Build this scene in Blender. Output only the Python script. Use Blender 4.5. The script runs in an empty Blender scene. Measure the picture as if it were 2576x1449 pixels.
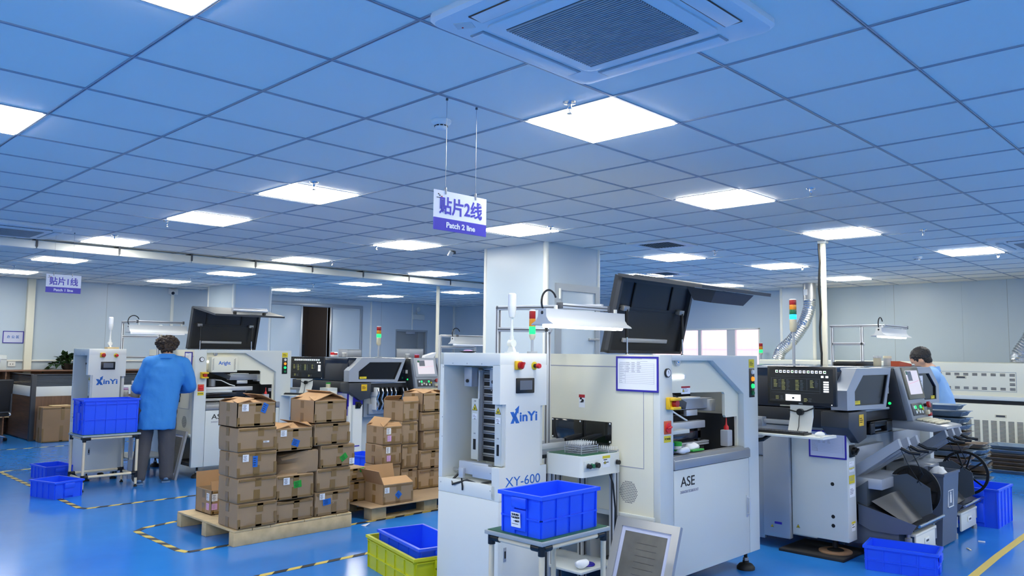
import bpy, bmesh, math, random
from mathutils import Vector, Matrix, noise
random.seed(7)
SC = bpy.context.scene
COL = SC.collection
PI = math.pi

# ---------------------------------------------------------------- camera
CAM_H = 1.5
CEIL = 2.754
cd = bpy.data.cameras.new('camera')
cam = bpy.data.objects.new('camera', cd)
COL.objects.link(cam)
cR = Vector((0.71644587, 0.69756075, 0.01069139))
cU = Vector((0.05004855, -0.06667698, 0.9965186))
cF = Vector((-0.69584513, 0.71341655, 0.08268235))
m = Matrix((cR, cU, -cF)).transposed().to_4x4()
m.translation = Vector((0, 0, CAM_H))
cam.matrix_world = m
cd.sensor_fit = 'HORIZONTAL'
cd.sensor_width = 36.0
cd.lens = 1978.17 / 2576 * 36.0
cd.clip_start = 0.05
cd.clip_end = 200
SC.camera = cam

# ---------------------------------------------------------------- world, view
w = bpy.data.worlds.new('daylight')
SC.world = w
w.use_nodes = True
bg = w.node_tree.nodes['Background']
bg.inputs[0].default_value = (1.0, 0.93, 0.91, 1)
bg.inputs[1].default_value = 3.2
SC.view_settings.view_transform = 'Standard'
SC.view_settings.look = 'None'
SC.view_settings.exposure = 0.14
SC.view_settings.gamma = 1.0
SC.view_settings.use_curve_mapping = False
SC.cycles.use_denoising = True
SC.cycles.max_bounces = 8
SC.cycles.diffuse_bounces = 5
SC.cycles.glossy_bounces = 4
SC.cycles.transmission_bounces = 6
SC.cycles.transparent_max_bounces = 8
SC.cycles.sample_clamp_indirect = 6.0
LAMP = 24.0          # radiance of the ceiling panels
LAMP_COL = (1.0, 0.97, 0.86)

# ---------------------------------------------------------------- materials
MATS = {}
def srgb(h):
    h = h.lstrip('#')
    v = [int(h[i:i + 2], 16) / 255 for i in (0, 2, 4)]
    return tuple(c / 12.92 if c <= 0.04045 else ((c + 0.055) / 1.055) ** 2.4 for c in v)

def M(name, col, rough=0.5, metal=0.0, spec=0.5, emit=0.0, trans=0.0, alpha=1.0, coat=0.0, bump=0.0, bscale=60.0, var=0.0, vscale=8.0, ecol=None):
    if name in MATS:
        return MATS[name]
    if isinstance(col, str):
        col = srgb(col)
    mt = bpy.data.materials.new(name)
    mt.use_nodes = True
    nt = mt.node_tree
    b = nt.nodes['Principled BSDF']
    b.inputs['Base Color'].default_value = (*col, 1)
    b.inputs['Roughness'].default_value = rough
    b.inputs['Metallic'].default_value = metal
    b.inputs['Specular IOR Level'].default_value = spec
    if coat:
        b.inputs['Coat Weight'].default_value = coat
        b.inputs['Coat Roughness'].default_value = 0.08
    if trans:
        b.inputs['Transmission Weight'].default_value = trans
    if alpha < 1:
        b.inputs['Alpha'].default_value = alpha
    if emit:
        b.inputs['Emission Color'].default_value = (*(ecol or col), 1)
        b.inputs['Emission Strength'].default_value = emit
    if bump or var:
        tc = nt.nodes.new('ShaderNodeTexCoord')
        if var:
            n = nt.nodes.new('ShaderNodeTexNoise')
            n.inputs['Scale'].default_value = vscale
            n.inputs['Detail'].default_value = 5
            nt.links.new(tc.outputs['Object'], n.inputs['Vector'])
            r = nt.nodes.new('ShaderNodeMapRange')
            r.inputs['From Min'].default_value = 0.3
            r.inputs['From Max'].default_value = 0.7
            r.inputs['To Min'].default_value = 1 - var
            r.inputs['To Max'].default_value = 1 + var
            nt.links.new(n.outputs['Fac'], r.inputs['Value'])
            mx = nt.nodes.new('ShaderNodeVectorMath')
            mx.operation = 'SCALE'
            mx.inputs[0].default_value = col
            nt.links.new(r.outputs['Result'], mx.inputs['Scale'])
            nt.links.new(mx.outputs['Vector'], b.inputs['Base Color'])
        if bump:
            n2 = nt.nodes.new('ShaderNodeTexNoise')
            n2.inputs['Scale'].default_value = bscale
            n2.inputs['Detail'].default_value = 4
            nt.links.new(tc.outputs['Object'], n2.inputs['Vector'])
            bp = nt.nodes.new('ShaderNodeBump')
            bp.inputs['Strength'].default_value = bump
            bp.inputs['Distance'].default_value = 0.01
            nt.links.new(n2.outputs['Fac'], bp.inputs['Height'])
            nt.links.new(bp.outputs['Normal'], b.inputs['Normal'])
    MATS[name] = mt
    return mt

def wood_mat(name, c1, c2, scale=3.0, axis=0, rough=0.5):
    mt = bpy.data.materials.new(name); mt.use_nodes = True
    nt = mt.node_tree; b = nt.nodes['Principled BSDF']
    tc = nt.nodes.new('ShaderNodeTexCoord'); mp = nt.nodes.new('ShaderNodeMapping')
    s = [14.0, 14.0, 14.0]; s[axis] = 1.0
    mp.inputs['Scale'].default_value = s
    n = nt.nodes.new('ShaderNodeTexNoise'); n.inputs['Scale'].default_value = scale; n.inputs['Detail'].default_value = 6
    n.inputs['Distortion'].default_value = 0.6
    r = nt.nodes.new('ShaderNodeValToRGB')
    r.color_ramp.elements[0].color = (*srgb(c1), 1); r.color_ramp.elements[1].color = (*srgb(c2), 1)
    r.color_ramp.elements[0].position = 0.3; r.color_ramp.elements[1].position = 0.7
    nt.links.new(tc.outputs['Object'], mp.inputs['Vector']); nt.links.new(mp.outputs['Vector'], n.inputs['Vector'])
    nt.links.new(n.outputs['Fac'], r.inputs['Fac']); nt.links.new(r.outputs['Color'], b.inputs['Base Color'])
    b.inputs['Roughness'].default_value = rough
    MATS[name] = mt
    return mt

def floor_mat():
    mt = bpy.data.materials.new('blue_epoxy'); mt.use_nodes = True
    nt = mt.node_tree; b = nt.nodes['Principled BSDF']
    tc = nt.nodes.new('ShaderNodeTexCoord')
    n = nt.nodes.new('ShaderNodeTexNoise'); n.inputs['Scale'].default_value = 0.7; n.inputs['Detail'].default_value = 6
    r = nt.nodes.new('ShaderNodeValToRGB')
    r.color_ramp.elements[0].color = (*srgb('#2373c2'), 1); r.color_ramp.elements[1].color = (*srgb('#2f82d6'), 1)
    r.color_ramp.elements[0].position = 0.35; r.color_ramp.elements[1].position = 0.65
    n2 = nt.nodes.new('ShaderNodeTexNoise'); n2.inputs['Scale'].default_value = 9; n2.inputs['Detail'].default_value = 5
    r2 = nt.nodes.new('ShaderNodeMapRange'); r2.inputs['To Min'].default_value = 0.10; r2.inputs['To Max'].default_value = 0.24
    n3 = nt.nodes.new('ShaderNodeTexNoise'); n3.inputs['Scale'].default_value = 3.0; n3.inputs['Detail'].default_value = 3
    bp = nt.nodes.new('ShaderNodeBump'); bp.inputs['Strength'].default_value = 0.06; bp.inputs['Distance'].default_value = 0.02
    for q in (n, n2, n3): nt.links.new(tc.outputs['Object'], q.inputs['Vector'])
    nt.links.new(n.outputs['Fac'], r.inputs['Fac']); nt.links.new(r.outputs['Color'], b.inputs['Base Color'])
    nt.links.new(n2.outputs['Fac'], r2.inputs['Value']); nt.links.new(r2.outputs['Result'], b.inputs['Roughness'])
    nt.links.new(n3.outputs['Fac'], bp.inputs['Height']); nt.links.new(bp.outputs['Normal'], b.inputs['Normal'])
    b.inputs['Specular IOR Level'].default_value = 0.5
    return mt

M('white_paint', '#e3e4dc', 0.42)
M('cream_paint', '#e2dfcb', 0.38)
M('pale_grey_paint', '#cbd0cd', 0.4)
M('grey_paint', '#9aa3a8', 0.42)
M('panel_wall', '#bccad4', 0.32, spec=0.5)
M('ceiling_tile', '#f4eee2', 0.6, bump=0.05, bscale=300)
M('ceiling_bar', '#aab2bd', 0.32, 0.5)
M('ceiling_groove', '#15181c', 0.6)
M('aluminium', '#cfd2d6', 0.34, 0.45)
M('steel', '#a9aaaa', 0.32, 0.6)
M('chrome', '#d8d8da', 0.12, 1.0)
M('anthracite', '#2a2d32', 0.38)
M('dark_grey', '#3a3d42', 0.4)
M('black_plastic', '#0d0e10', 0.35)
M('black_gloss', '#060709', 0.06, coat=0.6)
M('navy_plastic', '#121a2c', 0.12, coat=0.4)
M('mounter_silver', '#a7adb6', 0.33, 0.35)
M('dark_glass', '#0d0e11', 0.12, spec=0.35)
M('blue_crate', '#2156f2', 0.3)
M('yellow_crate', '#c2c414', 0.36)
M('cardboard', '#9a8164', 0.8, var=0.07, vscale=5, bump=0.08, bscale=40)
M('cardboard_inner', '#b08a62', 0.85, var=0.06, vscale=5)
M('cardboard_grey', '#8f7253', 0.8, var=0.07, vscale=5)
M('packing_tape', '#836840', 0.25, coat=0.3)
M('wood_pale', '#c3ac84', 0.7, var=0.15, vscale=12)
M('ivory_pipe', '#dccfb2', 0.35)
M('rubber', '#141414', 0.6)
M('red', '#a81820', 0.35)
M('bright_red', '#d61f24', 0.35)
M('yellow', '#e3b616', 0.4)
M('label_yellow', '#d8c52a', 0.5)
M('white_label', '#e9ebee', 0.55)
M('ink_black', '#15161a', 0.6)
M('ink_grey', '#9698a6', 0.6)
M('ink_blue', '#1a66bc', 0.5)
M('sign_blue', '#3a34b4', 0.4)
M('sign_white', '#e6e8f2', 0.4)
M('frame_blue', '#2a1f9a', 0.35)
M('sticker_blue', '#1565c0', 0.5)
M('sticker_green', '#1c9a30', 0.5)
M('sticker_pink', '#d8a8d8', 0.5)
M('green_mat', '#1f5a44', 0.5)
M('coat_blue', '#2f80cc', 0.75, bump=0.7, bscale=11)
M('coat_pale', '#8ab4e2', 0.75, bump=0.2, bscale=22)
M('trouser_grey', '#4b4b50', 0.85, bump=0.2, bscale=30)
M('skin', '#c99a7c', 0.5)
M('lamp_shade_grey', '#bfc3c6', 0.4)
M('hair_dark', '#1a1614', 0.55, bump=0.6, bscale=70)
M('hair_brown', '#33261d', 0.6, bump=0.8, bscale=60)
M('shoe_blue', '#5b7ea6', 0.6)
M('shoe_white', '#d0d4da', 0.6)
M('screen_dark', '#1b1d1e', 0.25, emit=0.25, ecol=srgb('#33363a'))
M('screen_ink', '#a0a060', 0.5, emit=0.35, ecol=srgb('#90905a'))
M('screen_white', '#ffffff', 0.5, emit=0.9)
M('screen_pale', '#cfc7c9', 0.25, emit=0.45, ecol=srgb('#d8ccd0'))
M('screen_pink', '#e0a8b8', 0.3, emit=0.4)
M('lcd_off', '#6a6f76', 0.25)
M('lamp_green', '#18e060', 0.3, emit=2.2)
M('lamp_cyan', '#20c8ff', 0.3, emit=2.0, ecol=srgb('#1898ff'))
M('lamp_red', '#9c1a1c', 0.25)
M('lamp_amber', '#d88a1e', 0.25)
M('lamp_green_off', '#1d6a44', 0.25)
M('button_amber', '#f0932a', 0.3, emit=0.8)
M('button_green', '#20d870', 0.3, emit=1.2)
M('tube_light', (1, 1, 1), 0.4, emit=3.0, ecol=(0.97, 0.99, 1.0))
M('tube_dim', (0.9, 0.92, 0.95), 0.4, emit=0.5, ecol=(0.97, 0.99, 1.0))
M('panel_light', (1, 1, 1), 0.4, emit=LAMP, ecol=LAMP_COL)
M('beige_plastic', '#cfc8ae', 0.45)
M('white_plastic', '#e4e6e4', 0.4)
M('grey_bin', '#566073', 0.4)
M('tray_blue_grey', '#6f8294', 0.4, 0.1, var=0.2, vscale=9)
M('tray_brown', '#6e6154', 0.45, 0.1, var=0.25, vscale=9)
M('foil', '#cfd2d6', 0.22, 1.0, bump=0.6, bscale=45)
M('leaf', '#2c4a26', 0.45)
M('soil', '#2a211a', 0.9)
M('chair_mesh', '#17181b', 0.7)
M('smoke_panel', '#2c3036', 0.2, coat=0.3)
M('slate_plate', '#535c66', 0.28, 0.3)
M('clear_panel', '#8b97a3', 0.12, alpha=0.42)
M('glass_clear', (1, 1, 1), 0.02, trans=1.0, alpha=0.35)
M('jar_clear', '#c9ccd0', 0.1, alpha=0.6)
M('door_grey', '#868d90', 0.45)
M('alu_frame', '#aab0b5', 0.35, 0.6)
M('dark_room', '#57504d', 0.8)
M('pink_tile', '#f3d0cb', 0.6)
M('mat_black', '#1d1d1f', 0.75)
M('ply_disc', '#9c7a5c', 0.7)
M('tape_yellow', '#c8b258', 0.6)
M('tape_black', '#22262b', 0.6)
M('stencil_mesh', '#6d6c66', 0.5, 0.4, var=0.12, vscale=10)
M('printed_pale', '#c6cbe0', 0.5)
M('orange_plastic', '#c4502a', 0.5)
M('vent_dark', '#54565a', 0.7)
M('eyes_dark', '#120d0a', 0.3)
wood_mat('walnut_h', '#4a3830', '#6b5040', 3.0, 0, 0.4)
wood_mat('walnut_v', '#5d4636', '#82634a', 3.0, 2, 0.4)
wood_mat('shelf_wood', '#6e5140', '#8d6a54', 3.0, 1, 0.4)
MATS['blue_epoxy'] = floor_mat()

# ---------------------------------------------------------------- mesh builder
class MB:
    def __init__(self):
        self.bm = bmesh.new()
        self.mats = []
    def mi(self, mat):
        if mat is None:
            return 0
        if mat not in self.mats:
            self.mats.append(mat)
        return self.mats.index(mat)
    def _fin(self, faces, mat, smooth=False):
        i = self.mi(mat)
        for f in faces:
            f.material_index = i
            f.smooth = smooth
    def obox(self, c, s, rot=None, bev=0.0, mat=None, seg=2):
        mt = Matrix.Translation(Vector(c)) @ (rot.to_4x4() if rot is not None else Matrix.Identity(4)) @ Matrix.Diagonal((s[0], s[1], s[2], 1))
        r = bmesh.ops.create_cube(self.bm, size=1.0, matrix=mt)
        vs = r['verts']
        fs = list({f for v in vs for f in v.link_faces})
        self._fin(fs, mat)
        if bev:
            es = list({e for v in vs for e in v.link_edges})
            r = bmesh.ops.bevel(self.bm, geom=es, offset=bev, segments=seg, profile=0.5, affect='EDGES', clamp_overlap=True)
            self._fin(r['faces'], mat)
        return self
    def box(self, x0, x1, y0, y1, z0, z1, bev=0.0, mat=None, seg=2):
        return self.obox(((x0 + x1) / 2, (y0 + y1) / 2, (z0 + z1) / 2), (abs(x1 - x0), abs(y1 - y0), abs(z1 - z0)), None, bev, mat, seg)
    def prism(self, pts, axis, a0, a1, mat=None, bev=0.0):
        """extrude a 2D polygon along an axis: x: pts=(y,z), y: pts=(x,z), z: pts=(x,y)"""
        def v3(p, a):
            return {'x': (a, p[0], p[1]), 'y': (p[0], a, p[1]), 'z': (p[0], p[1], a)}[axis]
        A = [self.bm.verts.new(v3(p, a0)) for p in pts]
        B = [self.bm.verts.new(v3(p, a1)) for p in pts]
        fs = [self.bm.faces.new(A), self.bm.faces.new(B)]
        n = len(pts)
        for i in range(n):
            fs.append(self.bm.faces.new((A[i], A[(i + 1) % n], B[(i + 1) % n], B[i])))
        bmesh.ops.recalc_face_normals(self.bm, faces=fs)
        self._fin(fs, mat)
        if bev:
            es = list({e for f in fs for e in f.edges})
            r = bmesh.ops.bevel(self.bm, geom=es, offset=bev, segments=2, profile=0.5, affect='EDGES', clamp_overlap=True)
            self._fin(r['faces'], mat)
        return self
    def ring_prism(self, outer, inner, axis, a0, a1, mat=None):
        """frame: outer polygon with an inner hole of the same vertex count"""
        def v3(p, a):
            return {'x': (a, p[0], p[1]), 'y': (p[0], a, p[1]), 'z': (p[0], p[1], a)}[axis]
        n = len(outer)
        L = [[self.bm.verts.new(v3(p, a)) for p in poly] for a in (a0, a1) for poly in (outer, inner)]
        fs = []
        for i in range(n):
            j = (i + 1) % n
            fs.append(self.bm.faces.new((L[0][i], L[0][j], L[1][j], L[1][i])))
            fs.append(self.bm.faces.new((L[2][i], L[2][j], L[3][j], L[3][i])))
            fs.append(self.bm.faces.new((L[0][i], L[0][j], L[2][j], L[2][i])))
            fs.append(self.bm.faces.new((L[1][i], L[1][j], L[3][j], L[3][i])))
        bmesh.ops.recalc_face_normals(self.bm, faces=fs)
        self._fin(fs, mat)
        return self
    def poly(self, pts, mat=None):
        f = self.bm.faces.new([self.bm.verts.new(p) for p in pts])
        self._fin([f], mat)
        return self
    def hexa(self, b, t, mat=None):
        """eight corners: bottom quad b and top quad t in matching order"""
        B = [self.bm.verts.new(p) for p in b]
        T = [self.bm.verts.new(p) for p in t]
        n = len(b)
        fs = [self.bm.faces.new(B), self.bm.faces.new(T)]
        for i in range(n):
            fs.append(self.bm.faces.new((B[i], B[(i + 1) % n], T[(i + 1) % n], T[i])))
        bmesh.ops.recalc_face_normals(self.bm, faces=fs)
        self._fin(fs, mat)
        return self
    def loft(self, rings, mat=None, cap=True, smooth=True, close=True):
        R = [[self.bm.verts.new(p) for p in r] for r in rings]
        fs = []
        n = len(R[0])
        for a, b in zip(R, R[1:]):
            for i in range(n if close else n - 1):
                j = (i + 1) % n
                fs.append(self.bm.faces.new((a[i], a[j], b[j], b[i])))
        caps = []
        if cap:
            for r in (R[0], R[-1]):
                c = Vector((0, 0, 0))
                for v in r:
                    c += v.co
                cv = self.bm.verts.new(c / n)
                for i in range(n):
                    caps.append(self.bm.faces.new((r[i], r[(i + 1) % n], cv)))
        if close:
            bmesh.ops.recalc_face_normals(self.bm, faces=fs + caps)
        self._fin(fs, mat, smooth)
        self._fin(caps, mat, False)
        return self
    def cyl(self, p0, p1, r0, r1=None, n=16, mat=None, cap=True):
        p0, p1 = Vector(p0), Vector(p1)
        if r1 is None:
            r1 = r0
        d = (p1 - p0).normalized()
        u = d.orthogonal().normalized()
        v = d.cross(u)
        rg = [[p + (u * math.cos(2 * PI * i / n) + v * math.sin(2 * PI * i / n)) * r for i in range(n)] for p, r in ((p0, r0), (p1, r1))]
        return self.loft(rg, mat, cap)
    def tube(self, path, r, n=8, mat=None, cap=True):
        P = [Vector(p) for p in path]
        rings = []
        u = None
        for i, p in enumerate(P):
            d = (P[min(i + 1, len(P) - 1)] - P[max(i - 1, 0)]).normalized()
            u = d.orthogonal().normalized() if u is None else (u - d * u.dot(d)).normalized()
            v = d.cross(u)
            rr = r[i] if isinstance(r, (list, tuple)) else r
            rings.append([p + (u * math.cos(2 * PI * k / n) + v * math.sin(2 * PI * k / n)) * rr for k in range(n)])
        return self.loft(rings, mat, cap)
    def lathe(self, prof, c, n=20, mat=None, axis=(0, 0, 1), cap=True):
        d = Vector(axis).normalized()
        u = d.orthogonal().normalized()
        v = d.cross(u)
        c = Vector(c)
        rg = [[c + d * z + (u * math.cos(2 * PI * i / n) + v * math.sin(2 * PI * i / n)) * max(r, 1e-4) for i in range(n)] for r, z in prof]
        return self.loft(rg, mat, cap)
    def ell(self, c, r, mat=None, seg=16, rot=None):
        mt = Matrix.Translation(Vector(c)) @ (rot.to_4x4() if rot is not None else Matrix.Identity(4)) @ Matrix.Diagonal((r[0], r[1], r[2], 1))
        q = bmesh.ops.create_uvsphere(self.bm, u_segments=seg, v_segments=max(6, seg * 2 // 3), radius=1.0, matrix=mt)
        self._fin(list({f for v in q['verts'] for f in v.link_faces}), mat, True)
        return self
    def build(self, name, mat=None, parent=None, off=None, sharp=40):
        me = bpy.data.meshes.new(name)
        if off is None and parent is not None:
            off = ORG.get(parent.name)
        if off is not None:
            bmesh.ops.translate(self.bm, verts=self.bm.verts, vec=-Vector(off))
        self.bm.normal_update()
        self.bm.to_mesh(me)
        self.bm.free()
        if self.mats:
            for mm in self.mats:
                me.materials.append(MATS[mm] if isinstance(mm, str) else mm)
        elif mat:
            me.materials.append(MATS[mat] if isinstance(mat, str) else mat)
        try:
            me.set_sharp_from_angle(angle=math.radians(sharp))
        except Exception:
            pass
        o = bpy.data.objects.new(name, me)
        COL.objects.link(o)
        if parent is not None:
            o.parent = parent
            if parent.name in ORG:
                ORG[o.name] = ORG[parent.name]
        elif off is not None:
            o.location = off
        return o

ORG = {}      # world origin that a thing's meshes are written against

def tag(o, label, cat, group=None, kind=None):
    o['label'] = label
    o['category'] = cat
    if group:
        o['group'] = group
    if kind:
        o['kind'] = kind
    return o

def thing(name, label, cat, loc=(0, 0, 0), rotz=0.0, group=None, local=False):
    """an Empty at the thing's base; children meshes are written in world coordinates unless local"""
    o = bpy.data.objects.new(name, None)
    o.empty_display_size = 0.1
    COL.objects.link(o)
    o.location = loc
    o.rotation_euler = (0, 0, rotz)
    tag(o, label, cat, group)
    ORG[o.name] = Vector((0, 0, 0)) if local else Vector(loc)
    return o

def single(mb, name, label, cat, mat=None, loc=None, rotz=0.0, group=None, sharp=40):
    """a thing that is one mesh, written in world coordinates around loc (or local when rotz is used)"""
    o = mb.build(name, mat, None, loc, sharp)
    o.rotation_euler = (0, 0, rotz)
    return tag(o, label, cat, group)

def structure(mb, name, mat=None, parent=None):
    o = mb.build(name, mat, parent)
    if parent is None:
        o['kind'] = 'structure'
    return o

def dup(root, loc, rotz=None, label=None, skip=()):
    r = root.copy(); COL.objects.link(r); r.location = loc
    if rotz is not None: r.rotation_euler = (0, 0, rotz)
    if label: r['label'] = label
    ORG[r.name] = Vector(loc)
    for ch in list(root.children):
        if ch.name.split('.')[0] in skip: continue
        c = ch.copy(); COL.objects.link(c); c.parent = r
        for g in list(ch.children):
            if g.name.split('.')[0] in skip: continue
            d = g.copy(); COL.objects.link(d); d.parent = c
    return r

def RZ(a): return Matrix.Rotation(a, 3, 'Z')
def RX(a): return Matrix.Rotation(a, 3, 'X')
def RY(a): return Matrix.Rotation(a, 3, 'Y')

def text(s, size, c, ux, uz, mat, parent=None, name='lettering', bold=0.0, fitw=None, depth=0.0006, off=None, shear=0.0):
    """lettering centred on c, reading along ux, upright along uz"""
    cu = bpy.data.curves.new(name, 'FONT')
    cu.body = s
    cu.size = size
    cu.align_x = 'CENTER'; cu.align_y = 'CENTER'
    cu.offset = bold
    cu.extrude = depth
    cu.shear = shear
    cu.resolution_u = 4
    t = bpy.data.objects.new(name, cu)
    COL.objects.link(t)
    dg = bpy.context.evaluated_depsgraph_get()
    me = bpy.data.meshes.new_from_object(t.evaluated_get(dg))
    bpy.data.objects.remove(t)
    bpy.data.curves.remove(cu)
    if fitw and me.vertices:
        x0 = min(v.co.x for v in me.vertices); x1 = max(v.co.x for v in me.vertices)
        k = fitw / max(x1 - x0, 1e-6)
        for v in me.vertices:
            v.co.x = (v.co.x - (x0 + x1) / 2) * k
    ux = Vector(ux).normalized(); uz = Vector(uz).normalized(); un = ux.cross(uz)
    mt = Matrix((ux, uz, un)).transposed().to_4x4()
    mt.translation = Vector(c)
    me.transform(mt)
    o_off = off if off is not None else (ORG.get(parent.name) if parent is not None else None)
    if o_off is not None:
        me.transform(Matrix.Translation(-Vector(o_off)))
    me.materials.clear()
    me.materials.append(MATS[mat])
    me.name = name
    o = bpy.data.objects.new(name, me)
    COL.objects.link(o)
    if parent is not None:
        o.parent = parent
        ORG[o.name] = ORG.get(parent.name, Vector((0, 0, 0)))
    elif o_off is not None:
        o.location = o_off
    return o

def voxel(mb, size, smooth_it=6, name='v'):
    """fuse overlapping closed shapes into one continuous skin; returns a mesh datablock"""
    me = bpy.data.meshes.new(name)
    mb.bm.to_mesh(me); mb.bm.free()
    o = bpy.data.objects.new(name, me)
    COL.objects.link(o)
    r = o.modifiers.new('r', 'REMESH'); r.mode = 'VOXEL'; r.voxel_size = size
    s = o.modifiers.new('s', 'SMOOTH'); s.factor = 0.5; s.iterations = smooth_it
    dg = bpy.context.evaluated_depsgraph_get()
    out = bpy.data.meshes.new_from_object(o.evaluated_get(dg))
    bpy.data.objects.remove(o)
    bpy.data.meshes.remove(me)
    for p in out.polygons: p.use_smooth = True
    return out

def mesh_obj(me, name, mat, parent=None, off=None):
    if off is None and parent is not None: off = ORG.get(parent.name)
    if off is not None: me.transform(Matrix.Translation(-Vector(off)))
    me.materials.clear(); me.materials.append(MATS[mat])
    me.name = name
    o = bpy.data.objects.new(name, me); COL.objects.link(o)
    if parent is not None:
        o.parent = parent; ORG[o.name] = ORG.get(parent.name, Vector((0, 0, 0)))
    return o
# ================================================================ the room
X0, X1, Y0, Y1 = -16.2, 6.0, -4.0, 14.35
b = MB(); b.box(X0 - 2.2, X1 + 0.1, Y0 - 0.1, Y1 + 4, -0.1, 0.0)
structure(b, 'floor', 'blue_epoxy')
b = MB(); b.box(X0 - 0.1, X1 + 0.1, Y0 - 0.1, Y1 + 0.1, CEIL, CEIL + 0.08)
ceil = structure(b, 'ceiling', 'ceiling_tile')
b = MB()
k = -7
GX = [-2.865 + 0.6 * k for k in range(-23, 16) if X0 < -2.865 + 0.6 * k < X1]
GY = [0.0096 + 0.6 * k for k in range(-7, 25) if Y0 < 0.0096 + 0.6 * k < Y1]
for x in GX:
    for s in (-1, 1): b.box(x + s * 0.0042 - 0.0026, x + s * 0.0042 + 0.0026, Y0, Y1, CEIL - 0.006, CEIL + 0.002, mat='ceiling_bar')
    b.box(x - 0.0017, x + 0.0017, Y0, Y1, CEIL - 0.0015, CEIL + 0.002, mat='ceiling_groove')
for y in GY:
    for s in (-1, 1): b.box(X0, X1, y + s * 0.0042 - 0.0026, y + s * 0.0042 + 0.0026, CEIL - 0.0058, CEIL + 0.002, mat='ceiling_bar')
    b.box(X0, X1, y - 0.0017, y + 0.0017, CEIL - 0.0012, CEIL + 0.002, mat='ceiling_groove')
b.build('ceiling_grid', None, ceil)

# left wall with the sliding-door opening and the grey door
OY0, OY1, OZ = 9.66, 10.40, 2.54
DY0, DY1, DZ = 12.36, 13.42, 2.08
b = MB()
for y0, y1, z0, z1 in ((Y0, OY0, 0, CEIL), (OY0, OY1, OZ, CEIL), (OY1, DY0, 0, CEIL), (DY0, DY1, DZ, CEIL), (DY1, Y1, 0, CEIL)):
    b.box(X0 - 0.12, X0, y0, y1, z0, z1)
structure(b, 'wall_left', 'panel_wall')
b = MB(); b.box(X1, X1 + 0.1, Y0, Y1, 0, CEIL); structure(b, 'wall_right', 'panel_wall')
b = MB(); b.box(X0, X1, Y0 - 0.1, Y0, 0, CEIL); structure(b, 'wall_front', 'panel_wall')
WX0, WX1, WZ0, WZ1 = -9.75, -7.24, 0.95, 2.045
b = MB()
for x0, x1, z0, z1 in ((X0, WX0, 0, CEIL), (WX0, WX1, 0, WZ0), (WX0, WX1, WZ1, CEIL), (WX1, X1, 0, CEIL)):
    b.box(x0, x1, Y1, Y1 + 0.12, z0, z1)
for sx in (-4.9, -3.7, -2.5): b.box(sx - 0.004, sx + 0.004, Y1 - 0.003, Y1, 0, CEIL, mat=None)
structure(b, 'wall_back', 'panel_wall')
# dark room behind the sliding door
b = MB()
b.box(X0 - 2.0, X0 - 1.95, OY0 - 1.0, OY1 + 0.6, 0, CEIL)
b.box(X0 - 2.0, X0 - 0.12, OY0 - 1.02, OY0 - 1.0, 0, CEIL)
b.box(X0 - 2.0, X0 - 0.12, OY1 + 0.6, OY1 + 0.62, 0, CEIL)
b.box(X0 - 2.0, X0 - 0.12, OY0 - 1.0, OY1 + 0.6, OZ + 0.1, OZ + 0.14)
structure(b, 'wall_storeroom', 'dark_room')
ld = bpy.data.lights.new('storeroom_fill', 'POINT'); ld.energy = 22; ld.shadow_soft_size = 0.2; ld.color = (1, .93, .88)  # unseen fill light added to brighten the dark store room
lo = bpy.data.objects.new('storeroom_fill', ld); COL.objects.link(lo); lo.location = (X0 - 0.7, OY0 - 0.5, 2.3)
# sliding door (two leaves) and its track frame
b = MB(); b.box(X0, X0 + 0.03, 8.80, 11.32, 2.545, 2.62, 0.005); b.box(X0, X0 + 0.03, 11.25, 11.32, 0, 2.545, 0.004)
d1 = structure(b, 'door_1', 'alu_frame')
b = MB(); b.box(X0 + 0.004, X0 + 0.028, 8.86, 9.62, 0.02, 2.54, 0.004); b.build('door_leaf', 'panel_wall', d1)
b = MB(); b.box(X0 + 0.004, X0 + 0.028, 10.46, 11.24, 0.02, 2.50, 0.004); b.build('door_leaf', 'panel_wall', d1)
b = MB()
for y in (9.60, 10.40): b.box(X0 - 0.1, X0 + 0.035, y, y + 0.055, 0, 2.545, 0.004)
b.build('door_jamb', 'alu_frame', d1)
# grey door with closer
b = MB()
b.box(X0 - 0.10, X0 - 0.06, DY0 + 0.05, DY1 - 0.30, 0.01, DZ - 0.05, 0.003)
d2 = structure(b, 'door_2', 'door_grey')
b = MB(); b.box(X0 - 0.10, X0 - 0.06, DY1 - 0.29, DY1 - 0.05, 0.01, DZ - 0.05, 0.003); b.build('door_leaf', 'door_grey', d2)
b = MB(); b.ring_prism([(DY0, 0), (DY1, 0), (DY1, DZ), (DY0, DZ)], [(DY0 + 0.05, 0), (DY1 - 0.05, 0), (DY1 - 0.05, DZ - 0.05), (DY0 + 0.05, DZ - 0.05)], 'x', X0 - 0.12, X0 - 0.02)
b.build('door_frame', 'grey_paint', d2)
b = MB(); b.box(X0 - 0.06, X0 - 0.01, DY0 + 0.36, DY0 + 0.64, DZ - 0.11, DZ - 0.05, 0.005); b.build('door_closer', 'mounter_silver', d2)
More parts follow.
